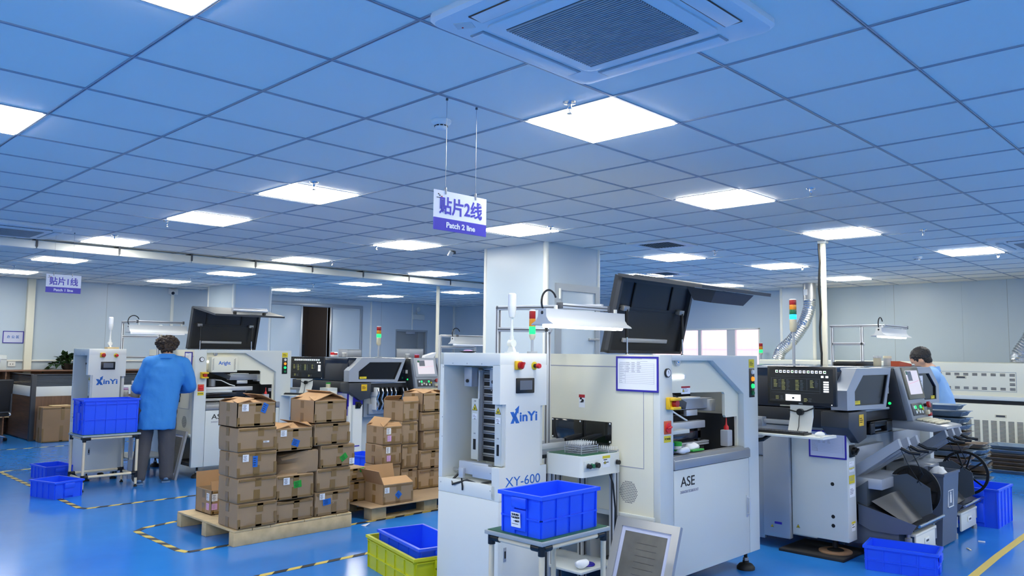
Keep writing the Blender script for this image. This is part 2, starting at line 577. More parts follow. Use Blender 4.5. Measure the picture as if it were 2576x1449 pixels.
# window in the back wall, the neighbouring building outside
b = MB()
for x0, x1 in ((WX0, WX0 + 0.03), (WX1 - 0.03, WX1)): b.box(x0, x1, Y1 - 0.01, Y1 + 0.12, WZ0, WZ1, 0.004)
for z0, z1 in ((WZ0, WZ0 + 0.03), (WZ1 - 0.03, WZ1)): b.box(WX0, WX1, Y1 - 0.01, Y1 + 0.12, z0, z1, 0.004)
w1 = structure(b, 'window_1', 'white_paint')
b = MB()
b.box(-8.63, -8.56, Y1 + 0.03, Y1 + 0.08, WZ0, WZ1); b.box(-7.97, -7.79, Y1 + 0.03, Y1 + 0.10, WZ0, WZ1)
b.build('mullion', 'aluminium', w1)
b = MB(); b.box(WX0 + 0.02, WX1 - 0.02, Y1 + 0.055, Y1 + 0.06, WZ0 + 0.02, WZ1 - 0.02); b.build('glass', 'glass_clear', w1)
b = MB()
b.box(-22, 0, Y1 + 3.6, Y1 + 3.7, 0, 5.0)
ex = structure(b, 'wall_neighbour', 'pink_tile')
b = MB()
for i in range(-18, 1): b.box(i * 0.9 - 0.006, i * 0.9 + 0.006, Y1 + 3.597, Y1 + 3.6, 0, 5)
for i in range(8): b.box(-22, 0, Y1 + 3.597, Y1 + 3.6, 0.45 + i * 0.6 - 0.006, 0.45 + i * 0.6 + 0.006)
b.build('tile_joints', 'sticker_pink', ex)

# wall trims: pilaster strips, dado rail, panel joints
tr = 0
def trim(x0, x1, y0, y1, z0, z1, mat='white_paint', bev=0.003):
    global tr
    tr += 1
    q = MB(); q.box(x0, x1, y0, y1, z0, z1, bev)
    return structure(q, 'trim_%d' % tr, mat)
trim(X0, X0 + 0.10, 4.03, 4.15, 0, CEIL, 'cream_paint')
trim(X0, X0 + 0.03, Y0, 4.03, 1.262, 1.292)
trim(X0, X0 + 0.03, 4.15, 8.8, 1.262, 1.292)
trim(X0, X0 + 0.02, 6.62, 6.68, 0, CEIL - 0.1)
trim(X0, X0 + 0.02, 11.56, 11.60, 0, CEIL, 'white_paint')
trim(X0, X0 + 0.02, 13.0 - 0.13, 13.0 - 0.10, DZ, CEIL, 'white_paint')
trim(X0, X0 + 0.05, Y1 - 0.05, Y1, 0, CEIL, 'white_paint')
trim(-13.2, -13.1, Y1 - 0.04, Y1, 0, CEIL, 'pale_grey_paint')
q = MB()
for yy in (0.4, 1.6, 2.8, 5.4, 7.8, 8.78, 11.9): q.box(X0, X0 + 0.002, yy - 0.003, yy + 0.003, 0, CEIL)
tr += 1; structure(q, 'trim_%d' % tr, 'grey_paint')
q = MB()
for xx in (-15, -11.4, -10.2, -4.75, -3.05, -1.2): q.box(xx - 0.003, xx + 0.003, Y1 - 0.002, Y1, 0, CEIL)
tr += 1; structure(q, 'trim_%d' % tr, 'grey_paint')

# square columns clad in wall panel with rounded corner strips
def column(x0, x1, y0, y1):
    q = MB(); q.box(x0, x1, y0, y1, 0, CEIL)
    c = structure(q, 'column', 'panel_wall')
    for (x, y) in ((x0, y0), (x1, y0), (x1, y1), (x0, y1)):
        q = MB(); q.cyl((x - 0.02 * (1 if x == x1 else -1), y - 0.02 * (1 if y == y1 else -1), 0), (x - 0.02 * (1 if x == x1 else -1), y - 0.02 * (1 if y == y1 else -1), CEIL), 0.032, n=20)
        q.build('corner_strip', 'white_paint', c)
    return c
column(-6.84, -5.84, 6.53, 7.50)
column(-15.2, -14.12, 6.94, 7.72)
column(-6.63, -5.98, 13.95, Y1)
# panel door in the side of the near column
xf = -5.84
b = MB(); b.ring_prism([(6.68, 0.0), (7.47, 0.0), (7.47, 2.30), (6.68, 2.30)], [(6.77, 0.0), (7.39, 0.0), (7.39, 2.22), (6.77, 2.22)], 'x', xf - 0.01, xf + 0.025)
d3 = structure(b, 'door_3', 'alu_frame')
b = MB(); b.box(xf - 0.01, xf + 0.014, 6.77, 7.39, 0.02, 2.22, 0.003); b.build('door_leaf', 'panel_wall', d3)
b = MB()
for z in (2.12, 1.2): b.cyl((xf + 0.03, 6.735, z), (xf + 0.03, 6.735, z + 0.12), 0.014, n=10)
b.build('hinge', 'white_paint', d3)
b = MB(); b.box(xf + 0.014, xf + 0.035, 7.27, 7.44, 1.655, 1.685, 0.004); b.cyl((xf + 0.03, 7.28, 1.67), (xf + 0.03, 7.46, 1.67), 0.006, n=8)
b.build('slide_bolt', 'steel', d3)

# ================================================================ ceiling fixtures
def ceiling_light(x, y, label):
    t = thing('ceiling_light', label, 'ceiling light', (x, y, CEIL), 0, 'square ceiling panel lights', local=True)
    h = 0.293
    q = MB(); q.ring_prism([(-h, -h), (h, -h), (h, h), (-h, h)], [(-h + 0.014, -h + 0.014), (h - 0.014, -h + 0.014), (h - 0.014, h - 0.014), (-h + 0.014, h - 0.014)], 'z', -0.004, 0.004)
    q.build('frame', 'white_plastic', t)
    q = MB(); q.box(-h + 0.014, h - 0.014, -h + 0.014, h - 0.014, -0.013, 0.002)  # hung below the frame so its glowing sides add a halo on the ceiling
    q.build('diffuser', 'panel_light', t)
    return t
LIGHTS = [
    (-2.565, 3.31, 'square ceiling light just behind the big air conditioner'),
    (-5.50, 3.30, 'large lit ceiling square left of the hanging patch 2 sign'),
    (-7.29, 3.303, 'lit ceiling square second left of the patch 2 sign, sprinkler at its left corner'),
    (-9.687, 3.285, 'lit ceiling square just above the long white cable trunking at left'),
    (-12.325, 3.45, 'lit ceiling square right above the patch 1 line sign'),
    (-14.877, 3.50, 'lit ceiling square farthest left, half cut by the photo edge near the left wall'),
    (-14.556, 5.90, 'lit ceiling square beside the wall camera on the left wall'),
    (-12.257, 5.97, 'lit ceiling square left of the far column, above the open printer lid'),
    (-9.638, 5.695, 'lit ceiling square touching the middle of the long cable trunking'),
    (-7.277, 5.69, 'lit ceiling square under the patch 2 sign at its lower left'),
    (-5.485, 5.73, 'lit ceiling square half hidden behind the patch 2 sign'),
    (-3.137, 5.665, 'large lit ceiling square above the second line between column and ducts'),
    (-3.13, 8.002, 'lit ceiling square where the tall right conduit pole meets the ceiling'),
    (-2.546, 10.341, 'lit ceiling square beside the air conditioner cut by the right edge'),
    (-4.941, 10.415, 'lit ceiling square left of the tall right conduit pole'),
    (-5.522, 8.651, 'lit ceiling square below the dark square grille beside the column'),
    (-4.915, 12.713, 'lit ceiling square right behind the right conduit pole near the back wall'),
    (-7.128, 12.695, 'small lit ceiling square over the raised lid, nearest the bright window'),
    (-7.098, 10.351, 'lit ceiling square half hidden by the raised lid beside the second grille'),
    (-9.614, 8.055, 'lit ceiling square at the top of the white pole by the column'),
    (-12.167, 8.447, 'lit ceiling square above the sliding door opening'),
    (-14.407, 10.687, 'small lit ceiling square over the grey door'),
    (-12.152, 10.922, 'lit ceiling square between white pole and near column'),
    (-14.536, 8.383, 'lit ceiling square right of the far column'),
    (-2.565, 0.91, 'lit ceiling square cut by the top edge of the photo'),
    (-4.965, 0.91, 'lit ceiling square cut by the left edge of the photo'),
]
for x, y, l in LIGHTS: ceiling_light(x, y, l)
for gx in (-15.0, -12.3, -9.7, -7.3, -5.2, -2.8, 0.05, 2.0, 4.4):
    for gy in (-2.7, -0.9 if gx > -7 else 1.2, 3.3, 5.7, 8.05, 10.4, 12.7):
        if (gx > -2.0 and gy > 1) or gy < 0:
            ceiling_light(gx, gy, 'square ceiling light of the grid outside the view')

def cassette(x0, x1, y0, y1, label, rz=0):
    cx, cy = (x0 + x1) / 2, (y0 + y1) / 2
    hx, hy = (x1 - x0) / 2, (y1 - y0) / 2
    t = thing('air_conditioner', label, 'air conditioner', (cx, cy, CEIL), rz, None, local=True)
    q = MB()
    def rr(h, r, z, n=6):
        pts = []
        for (sx, sy, a0) in ((1, 1, 0), (-1, 1, PI / 2), (-1, -1, PI), (1, -1, 3 * PI / 2)):
            for i in range(n + 1):
                a = a0 + PI / 2 * i / n
                pts.append((sx * (h[0] - r) + r * math.cos(a), sy * (h[1] - r) + r * math.sin(a), z))
        return pts
    q.loft([rr((hx, hy), 0.05, 0.0), rr((hx, hy), 0.05, -0.022), rr((hx - 0.012, hy - 0.012), 0.05, -0.034), rr((hx - 0.05, hy - 0.05), 0.05, -0.040)], smooth=False)
    q.build('fascia', 'white_plastic', t, sharp=25)
    q = MB(); g = hx * 0.67
    q.loft([rr((g, g), 0.04, -0.039), rr((g, g), 0.04, -0.047), rr((g - 0.012, g - 0.012), 0.035, -0.050)], smooth=False)
    q.build('intake_panel', 'white_plastic', t, sharp=25)
    q = MB(); gg = g * 0.81
    q.box(-gg, gg, -gg, gg, -0.0515, -0.049, mat='vent_dark')
    n = 38
    for i in range(n):
        yy = -gg + (i + 0.5) * 2 * gg / n
        q.box(-gg, gg, yy - gg / n * 0.52, yy + gg / n * 0.52, -0.056, -0.051, mat='grey_paint')
    q.build('intake_grille', None, t)
    for i in range(4):
        R = RZ(i * PI / 2)
        q = MB(); q.obox(R @ Vector((0, hy * 0.805, -0.0415)), (2 * hx * 0.62, 0.072, 0.006), R, 0.002, 'black_plastic' if i > 1 else 'grey_paint')
        q.obox(R @ Vector((0, hy * 0.805 + 0.004, -0.0445)), (2 * hx * 0.60, 0.06, 0.006), R @ RX(0.10 if i > 1 else 0.0), 0.002, 'white_plastic')
        q.build('air_flap', None, t)
    q = MB(); q.obox((-hx + 0.11, -hy + 0.10, -0.0405), (0.07, 0.05, 0.004), RZ(0.5), 0.001, 'pale_grey_paint'); q.ell((-hx + 0.095, -hy + 0.105, -0.043), (0.004, 0.004, 0.002), 'bright_red', 8)
    q.build('indicator', None, t)
    return t
cassette(-2.225, -1.285, 1.80, 2.74, 'big white ceiling air conditioner with ribbed intake at top centre')
cassette(-9.95, -8.95, 1.66, 2.62, 'white ceiling air conditioner at the left edge above the trunking')
cassette(-2.17, -1.22, 9.35, 10.3, 'white ceiling air conditioner cut by the right edge of the photo')

def vent(cx, cy, label):
    t = thing('ceiling_vent', label, 'ceiling vent', (cx, cy, CEIL), 0.03, None, local=True)
    h = 0.29
    q = MB(); q.ring_prism([(-h, -h), (h, -h), (h, h), (-h, h)], [(-h + .09, -h + .09), (h - .09, -h + .09), (h - .09, h - .09), (-h + .09, h - .09)], 'z', -0.02, 0.0)
    q.build('frame', 'white_plastic', t)
    q = MB(); q.box(-0.2, 0.2, -0.2, 0.2, -0.004, 0.0, mat='black_plastic')
    for i in range(10): q.obox((0, -0.18 + i * 0.04, -0.012), (0.4, 0.022, 0.003), RX(0.6), mat='grey_paint')
    for i in range(9): q.obox((-0.16 + i * 0.04, 0, -0.017), (0.004, 0.4, 0.008), None, mat='vent_dark')
    q.build('grille', None, t)
vent(-4.95, 7.50, 'square ceiling vent right of the near column')
vent(-6.72, 10.2, 'square ceiling vent just above the raised printer lid')

def smoke(x, y, label):
    t = thing('smoke_detector', label, 'smoke detector', (x, y, CEIL), 0, None, local=True)
    q = MB(); q.lathe([(0.055, 0.0), (0.055, -0.012), (0.05, -0.02), (0.034, -0.03), (0.034, -0.036), (0.030, -0.045), (0.022, -0.050)], (0, 0, 0), 24); q.build('housing', 'white_plastic', t)
    q = MB()
    for i in range(10):
        a = 2 * PI * i / 10
        q.obox((0.0345 * math.cos(a), 0.0345 * math.sin(a), -0.033), (0.004, 0.015, 0.006), RZ(a))
    q.build('vent_slots', 'black_plastic', t)
smoke(-3.197, 2.714, 'round smoke detector beside the hanging cords of the patch 2 sign')
smoke(-3.185, 10.508, 'small round smoke detector on the far right ceiling')

def sprinkler(x, y, label, grp=None):
    t = thing('sprinkler_head', label, 'sprinkler', (x, y, CEIL), 0, 'ceiling sprinklers', local=True)
    q = MB(); q.lathe([(0.034, 0.0), (0.032, -0.006), (0.012, -0.010), (0.010, -0.03), (0.007, -0.034)], (0, 0, 0), 16); q.build('rosette', 'chrome', t)
    q = MB()
    for s in (-1, 1): q.tube([(s * 0.009, 0, -0.03), (s * 0.012, 0, -0.042), (s * 0.004, 0, -0.058)], 0.0022, 6)
    q.cyl((0, 0, -0.032), (0, 0, -0.055), 0.0025, n=8)
    q.cyl((0, 0, -0.057), (0, 0, -0.060), 0.014, n=14)
    q.build('deflector', 'chrome', t)
for x, y, l in ((-2.483, 2.944, 'sprinkler head at the edge of the light behind the big air conditioner'),
                (-5.089, 3.095, 'sprinkler head above the large light left of the patch 2 sign'),
                (-7.721, 3.083, 'sprinkler head at the left corner of the second light left of the patch 2 sign'),
                (-9.17, 3.10, 'sprinkler head in front of the cable trunking at left'),
                (-13.795, 3.24, 'sprinkler head above the leftmost ceiling light'),
                (-7.55, 5.45, 'sprinkler head hanging below the light left of the near column'),
                (-5.115, 5.781, 'sprinkler head at the right tip of the light above the near column'),
                (-2.457, 5.713, 'sprinkler head alone right of the light over the second line'),
                (-2.447, 8.279, 'sprinkler head on the right ceiling, right of the pole light'),
                (-4.8, 8.4, 'sprinkler head behind the vent right of the column'),
                (-4.7, 10.6, 'sprinkler head under the light left of the right conduit pole'),
                (-9.4, 6.05, 'sprinkler head below the light on the middle of the trunking'),
                (-12.9, 7.9, 'sprinkler head above the far column to its right'),
                (-2.35, 10.7, 'sprinkler head under the light beside the cut-off air conditioner'),
                (-13.6, 5.9, 'sprinkler head right of the light beside the wall camera')):
    sprinkler(x, y, l)

# exit light box hanging under the ceiling near the column
t = thing('emergency_lamp', 'small white emergency lamp hanging under the ceiling left of the near column', 'emergency lamp', (-7.25, 6.36, CEIL), 0.6, local=True)
q = MB(); q.obox((0, -0.05, -0.05), (0.02, 0.16, 0.07), RY(0.5), 0.006); q.build('lamp_box', 'white_plastic', t)
q = MB(); q.box(-0.02, 0.03, 0.02, 0.10, -0.035, 0.0); q.build('bracket', 'vent_dark', t)

# hanging signs
def hanging_sign(x, y0, y1, z0, z1, zs, cn, en, label, cords):
    t = thing('hanging_sign', label, 'sign', (x, (y0 + y1) / 2, z0), 0)
    th = 0.006
    q = MB(); q.box(x - th, x, y0, y1, zs, z1); q.build('white_board', 'sign_white', t)
    q = MB(); q.box(x - th, x, y0, y1, z0, zs); q.build('blue_band', 'sign_blue', t)
    ww = y1 - y0
    text(cn, (z1 - zs) * 0.66, (x + 0.001, (y0 + y1) / 2, zs + (z1 - zs) * 0.42), (0, 1, 0), (0, 0, 1), 'sign_blue', t, 'large_lettering', 0.0018, ww * 0.82)
    text(en, (zs - z0) * 0.62, (x + 0.001, (y0 + y1) / 2, (zs + z0) / 2 - 0.002), (0, 1, 0), (0, 0, 1), 'sign_white', t, 'small_lettering', 0.0012, ww * 0.55)
    q = MB()
    for (dy, dz, m_) in ((0.034, 0.0, 'ink_black'), (0.026, 0.006, 'ink_black'), (0.047, -0.004, 'orange_plastic')):
        q.ell((x + 0.001, y0 + dy, z1 - 0.026 + dz), (0.0008, 0.0045, 0.0035), m_, 10)
    q.box(x, x + 0.0012, y0 + 0.014, y0 + 0.038, z1 - 0.039, z1 - 0.036, mat='ink_black')
    q.build('emblem', None, t)
    for cy in cords:
        q = MB(); q.cyl((x - th / 2, cy, z1 - 0.01), (x - th / 2, cy, CEIL - 0.004), 0.0014, n=6, mat='steel')
        q.box(x - 0.010, x + 0.004, cy - 0.004, cy + 0.004, z1 - 0.016, z1 + 0.018, 0.002, 'steel')
        q.cyl((x - th / 2, cy, CEIL - 0.012), (x - th / 2, cy, CEIL - 0.002), 0.006, n=8, mat='vent_dark')
        q.build('hanging_cord', None, t)
hanging_sign(-2.885, 2.415, 2.763, 2.092, 2.287, 2.152, '\u8d34\u7247' + '2' + '\u7ebf', 'Patch 2 line', 'large hanging white and blue sign for patch 2 line at the centre', (2.487, 2.687))
hanging_sign(-9.31, 2.49, 2.83, 2.092, 2.287, 2.152, '\u8d34\u7247' + '1' + '\u7ebf', 'Patch 1 line', 'small hanging white and blue sign for patch 1 line at the far left', (2.56, 2.74))

# long cable trunking under the ceiling
t = thing('cable_trunking', 'long white cable trunking running under the ceiling across the left half', 'cable trunking', (-10.2, 5.0, 2.62), 0)
n = 13
for i in range(n):
    y0, y1 = -1.0 + i * 0.9, -1.0 + (i + 1) * 0.9
    q = MB(); q.box(-10.32, -10.16, y0 + 0.006, y1 - 0.006, 2.64, 2.73, 0.006, 'white_paint')
    q.build('trunking_length', None, t)
    q = MB(); q.box(-10.325, -10.155, y1 - 0.012, y1 + 0.012, 2.66, CEIL, 0, 'vent_dark'); q.build('hanger', None, t)

# vertical service poles
def pole(x, y, name, label, cable):
    t = thing(name, label, 'pole', (x, y, 0), 0)
    q = MB(); q.box(x - 0.024, x + 0.024, y - 0.02, y + 0.02, 0, CEIL - 0.01, 0.004); q.build('trunk', 'cream_paint', t)
    if cable:
        q = MB(); q.tube([(x - 0.038, y - 0.02, CEIL - 0.01)] + [(x - 0.038 + 0.008 * math.sin(k * 1.7), y - 0.02, CEIL - 0.1 - k * 0.14) for k in range(18)], 0.012, 8); q.build('cable', 'black_plastic', t)
    q = MB(); q.box(x - 0.045, x + 0.045, y - 0.04, y + 0.04, CEIL - 0.03, CEIL - 0.002, 0.003); q.build('ceiling_collar', 'white_paint', t)
pole(-10.4, 8.83, 'service_pole', 'white service pole left of the near column', False)
pole(-3.504, 8.427, 'service_pole', 'tall cream service pole with a black cable behind the second line', True)

# silver flexible ducts
def flex_duct(path, r, label, straight=0):
    t = thing('exhaust_duct', label, 'duct', path[-1], 0)
    q = MB()
    P = [Vector(p) for p in path]
    # resample
    L = [0]
    for a, c in zip(P, P[1:]): L.append(L[-1] + (c - a).length)
    n = int(L[-1] / 0.018)
    pts = []; rad = []
    for i in range(n + 1):
        s = L[-1] * i / n
        k = max(j for j in range(len(L)) if L[j] <= s + 1e-9); k = min(k, len(P) - 2)
        f = (s - L[k]) / (L[k + 1] - L[k])
        p0 = P[max(k - 1, 0)]; p1 = P[k]; p2 = P[k + 1]; p3 = P[min(k + 2, len(P) - 1)]
        pts.append(0.5 * ((2 * p1) + (p2 - p0) * f + (2 * p0 - 5 * p1 + 4 * p2 - p3) * f * f + (3 * p1 - p0 - 3 * p2 + p3) * f ** 3))
        rad.append(r * (1.0 + (0.07 if i % 2 else -0.05)) if s > straight else r)
    q.tube(pts, rad, 24, 'foil')
    q.build('flexible_hose', None, t, sharp=60)
    if straight:
        q = MB(); a = Vector(path[0]); q.cyl(a, a - Vector((0, 0, straight)), r * 1.05, n=24); q.build('straight_collar', 'steel', t)
        q = MB(); q.box(a.x - 0.05, a.x + 0.01, a.y - r * 1.25, a.y - r, a.z - straight * 0.75, a.z - straight * 0.4); q.build('damper_plate', 'white_plastic', t)
flex_duct([(-5.74, 13.2, CEIL), (-5.74, 13.2, 2.5), (-5.76, 13.2, 2.3), (-5.86, 13.2, 2.05), (-6.06, 13.2, 1.78), (-6.26, 13.2, 1.60), (-6.33, 13.2, 1.44)], 0.10, 'silver corrugated exhaust duct bending from ceiling to the cream oven', 0.28)
flex_duct([(-2.30, 13.1, CEIL), (-2.31, 13.1, 2.4), (-2.40, 13.1, 2.05), (-2.52, 13.1, 1.76), (-2.64, 13.1, 1.56), (-2.66, 13.1, 1.44)], 0.12, 'silver corrugated exhaust duct at the right edge of the photo')
flex_duct([(-7.18, 7.1, CEIL), (-7.2, 7.1, 2.5), (-7.12, 7.1, 2.2), (-7.0, 7.12, 1.9), (-6.95, 7.2, 1.6)], 0.06, 'thin silver spiral hose hanging left of the near column')

# small fixtures on the left wall
t = thing('wall_camera', 'white security camera at the top of the left wall', 'camera', (X0, 6.65, 2.62))
q = MB(); q.box(X0, X0 + 0.06, 6.56, 6.74, 2.62, 2.74, 0.01); q.build('mount', 'white_plastic', t)
q = MB(); q.ell((X0 + 0.08, 6.64, 2.665), (0.055, 0.055, 0.055)); q.build('camera_body', 'white_plastic', t)
q = MB(); q.cyl((X0 + 0.11, 6.62, 2.65), (X0 + 0.140, 6.60, 2.64), 0.03, n=16); q.build('lens', 'black_plastic', t)
t = thing('exit_light', 'pale emergency light box with a round siren above it, over the grey door', 'emergency light', (X0, 13.06, 2.36))
q = MB(); q.box(X0, X0 + 0.06, 12.90, 13.26, 2.35, 2.48, 0.006); q.build('light_box', 'pale_grey_paint', t)
q = MB(); q.lathe([(0.06, 0), (0.06, 0.03), (0.04, 0.05)], (X0, 13.08, 2.62), 16, axis=(1, 0, 0)); q.tube([(X0 + 0.02, 13.03, 2.60), (X0 + 0.03, 13.02, 2.5), (X0 + 0.03, 13.06, 2.48)], 0.01, 6); q.build('siren', 'pale_grey_paint', t)
t = thing('wall_notice', 'blue framed notice with three characters on the left wall', 'notice', (X0, 3.86, 1.59))
q = MB(); q.ring_prism([(3.70, 1.585), (4.025, 1.585), (4.025, 1.80), (3.70, 1.80)], [(3.712, 1.597), (4.013, 1.597), (4.013, 1.788), (3.712, 1.788)], 'x', X0, X0 + 0.012); q.build('frame', 'frame_blue', t)
q = MB(); q.box(X0, X0 + 0.006, 3.71, 4.015, 1.595, 1.79); q.build('sheet', 'printed_pale', t)
text('\u529e \u516c \u533a', 0.055, (X0 + 0.008, 3.86, 1.692), (0, 1, 0), (0, 0, 1), 'ink_blue', t, 'lettering', 0.001, 0.19)
t = thing('wall_socket', 'white wall socket beside the silver first aid case', 'socket', (X0, 3.87, 1.19))
q = MB(); q.box(X0, X0 + 0.02, 3.80, 3.92, 1.17, 1.28, 0.004); q.build('plate', 'white_plastic', t)
q = MB()
for dy in (-0.02, 0.02): q.box(X0 + 0.02, X0 + 0.0215, 3.86 + dy - 0.004, 3.86 + dy + 0.004, 1.20, 1.225)
q.build('slots', 'black_plastic', t)
# cabinet in the dark store room
t = thing('dark_cabinet', 'dark cabinet seen through the sliding door opening', 'cabinet', (-17.4, 9.95, 0))
q = MB(); q.box(-17.7, -17.1, 9.2, 10.4, 0.02, 1.28, 0.01); q.build('carcass', 'dark_grey', t)
q = MB(); q.box(-17.7, -17.2, 9.25, 10.35, 1.28, 1.66, 0.01); q.build('upper_shelf', 'dark_grey', t)
q = MB(); q.box(-17.21, -17.19, 9.35, 10.25, 1.34, 1.60); q.box(-17.11, -17.09, 9.3, 10.3, 0.9, 1.15); q.build('openings', 'black_plastic', t)

# floor tapes
def tape(path, label, wd=0.05, stripes=True, seg=0.105):
    q = MB(); z = 0.0025
    P = [Vector((p[0], p[1], 0)) for p in path]
    k = 0
    for a, c in zip(P, P[1:]):
        d = (c - a); L = d.length; d.normalize(); nrm = Vector((-d.y, d.x, 0)) * wd / 2
        n = max(1, round(L / seg)) if stripes else 1
        sk = d * wd * 0.5 if stripes else Vector((0, 0, 0))
        for i in range(n):
            p0, p1 = a + d * L * i / n, a + d * L * (i + 1) / n
            s0 = sk if i else sk * 0; s1 = sk if i < n - 1 else sk * 0
            quad = [p0 - nrm - s0, p1 - nrm - s1, p1 + nrm + s1, p0 + nrm + s0]
            q.hexa([(v.x, v.y, 0.0003) for v in quad], [(v.x, v.y, z) for v in quad], ('tape_yellow' if (k % 2 == 0 or not stripes) else 'tape_black'))
            k += 1
    single(q, 'floor_tape', label, 'floor tape', None, (path[0][0], path[0][1], 0))
tape([(-7.25, 3.6), (-7.0, 2.99), (-6.93, 2.70), (-6.842, 2.603), (-6.0, 2.59), (-5.895, 2.62), (-5.86, 4.2), (-5.80, 7.0)], 'yellow and black floor tape curving around the loaded pallet')
tape([(-4.96, 1.2), (-4.955, 4.4), (-4.95, 7.0)], 'straight yellow and black floor tape beside the yellow tote')
tape([(-11.2, 2.62), (-8.20, 2.585), (-8.12, 2.62), (-8.10, 4.2), (-8.05, 6.8)], 'yellow and black floor tape bounding the first line, passing under the blue bins')
tape([(-13.6, 0.5), (-13.54, 4.0), (-13.5, 6.5)], 'pale striped floor tape in front of the office desk', 0.05)
tape([(-11.2, 2.65), (-11.26, 3.4), (-11.3, 5.0)], 'yellow and black floor tape running back behind the first loader')
tape([(-1.57, 5.4), (-1.62, 7.0), (-1.68, 12.0)], 'plain yellow floor line at the lower right corner', 0.055, False)
tape([(-3.4, 12.1), (-1.0, 12.0)], 'thin pale floor line in front of the cream oven', 0.04, False)
# ================================================================ machine builders (written at the second line's place)
def doc_holder(p, ux, w_, h_, label, name='document_holder', pale=False):
    """blue framed sheet pocket; p = lower-left corner, ux = reading direction"""
    ux = Vector(ux).normalized(); uz = Vector((0, 0, 1)); un = ux.cross(uz)
    p = Vector(p)
    t = thing(name, label, 'document holder', p)
    def P(u, v, n): return p + ux * u + uz * v + un * n
    q = MB(); f = 0.011
    for (u0, u1, v0, v1) in ((0, w_, 0, f), (0, w_, h_ - f, h_), (0, f, f, h_ - f), (w_ - f, w_, f, h_ - f)):
        q.hexa([P(u0, v0, 0), P(u1, v0, 0), P(u1, v1, 0), P(u0, v1, 0)], [P(u0, v0, .007), P(u1, v0, .007), P(u1, v1, .007), P(u0, v1, .007)])
    q.build('frame', 'frame_blue', t)
    q = MB(); q.hexa([P(f, f, 0), P(w_ - f, f, 0), P(w_ - f, h_ - f, 0), P(f, h_ - f, 0)], [P(f, f, .004), P(w_ - f, f, .004), P(w_ - f, h_ - f, .004), P(f, h_ - f, .004)])
    q.build('sheet', 'printed_pale' if pale else 'white_label', t)
    q = MB(); rnd = random.Random(len(label))
    def bar(u0, u1, v0, v1):
        q.hexa([P(u0, v0, .004), P(u1, v0, .004), P(u1, v1, .004), P(u0, v1, .004)], [P(u0, v0, .0046), P(u1, v0, .0046), P(u1, v1, .0046), P(u0, v1, .0046)])
    bar(w_ * .36, w_ * .62, h_ * .925, h_ * .935)
    for i in range(12):
        v = h_ * (.80 - i * .052)
        bar(w_ * .08, w_ * .90, v, v + .0009)
        bar(w_ * .09, w_ * (.13 + .12 * rnd.random()), v + h_ * .018, v + h_ * .027)
        if i < 6:
            for k in range(3): bar(w_ * (.24 + .13 * k), w_ * (.30 + .13 * k + .04 * rnd.random()), v + h_ * .015, v + h_ * .03)
    for u in (.08, .22, .90): bar(w_ * u, w_ * u + .0009, h_ * .22, h_ * .80)
    bar(w_ * .5, w_ * .75, h_ * .86, h_ * .868)
    q.build('printed_table', 'ink_grey', t)
    return t

def warn_triangle(c, ux, s, parent, name='warning_sign'):
    ux = Vector(ux); uz = Vector((0, 0, 1)); un = ux.cross(uz); c = Vector(c)
    q = MB()
    for k, (r, m_, n) in enumerate(((1.0, 'ink_black', .0008), (.78, 'label_yellow', .0014))):
        pts = [c + ux * (s * r * math.sin(a)) + uz * (s * r * math.cos(a)) + un * n for a in (0, 2 * PI / 3, 4 * PI / 3)]
        pb = [p_ - un * .0008 for p_ in pts]
        q.hexa(pb, pts, m_)
    q.obox(c + un * .0018 - uz * s * .05, (max(abs(ux.x) * s * .3, .0006), max(abs(ux.y) * s * .3, .0006), s * .45), None, 0, 'ink_black')
    return q.build(name, None, parent)

def label_plate(c, ux, w_, h_, mat, parent, name='label', lines=3, ink='ink_grey', top=None):
    ux = Vector(ux).normalized(); uz = Vector((0, 0, 1)); un = ux.cross(uz); c = Vector(c)
    def P(u, v, n): return c + ux * u + uz * v + un * n
    q = MB()
    def bar(u0, u1, v0, v1, n0, n1, m_): q.hexa([P(u0, v0, n0), P(u1, v0, n0), P(u1, v1, n0), P(u0, v1, n0)], [P(u0, v0, n1), P(u1, v0, n1), P(u1, v1, n1), P(u0, v1, n1)], m_)
    bar(-w_ / 2, w_ / 2, -h_ / 2, h_ / 2, 0, .0012, mat)
    if top: bar(-w_ / 2, w_ / 2, h_ * .26, h_ / 2, .0012, .0018, top)
    for i in range(lines):
        v = h_ * (.16 - i * .5 / max(lines, 1))
        bar(-w_ * .38, w_ * (.1 + .28 * ((i * 37) % 10) / 10), v - h_ * .035, v + h_ * .035, .0012, .0018, ink)
    return q.build(name, None, parent)

def switch_rotary(c, r, parent, name='main_switch'):
    """yellow plate with a red rotary knob, facing +x"""
    c = Vector(c)
    q = MB(); q.box(c.x, c.x + .018, c.y - r * 1.25, c.y + r * 1.1, c.z - r * 1.2, c.z + r * 1.2, .004); o = q.build(name, 'yellow', parent)
    q = MB(); q.cyl(c + Vector((.018, 0.004, 0)), c + Vector((.034, 0.004, 0)), r, n=24); q.obox(c + Vector((.042, .004, 0)), (.02, r * .5, r * 2.0), RX(-0.5), .004); q.build('knob', 'red', o)
    return o

def e_stop(c, r, parent, name='emergency_stop'):
    c = Vector(c)
    q = MB(); q.cyl(c, c + Vector((.004, 0, 0)), r * 1.55, n=28); o = q.build(name, 'label_yellow', parent)
    q = MB(); q.cyl(c + Vector((.004, 0, 0)), c + Vector((.022, 0, 0)), r * .8, n=18, mat='black_plastic')
    q.lathe([(r * .6, .02), (r, .03), (r, .04), (r * .85, .048)], c, 20, 'bright_red', (1, 0, 0)); q.build('mushroom_button', None, o)
    return o

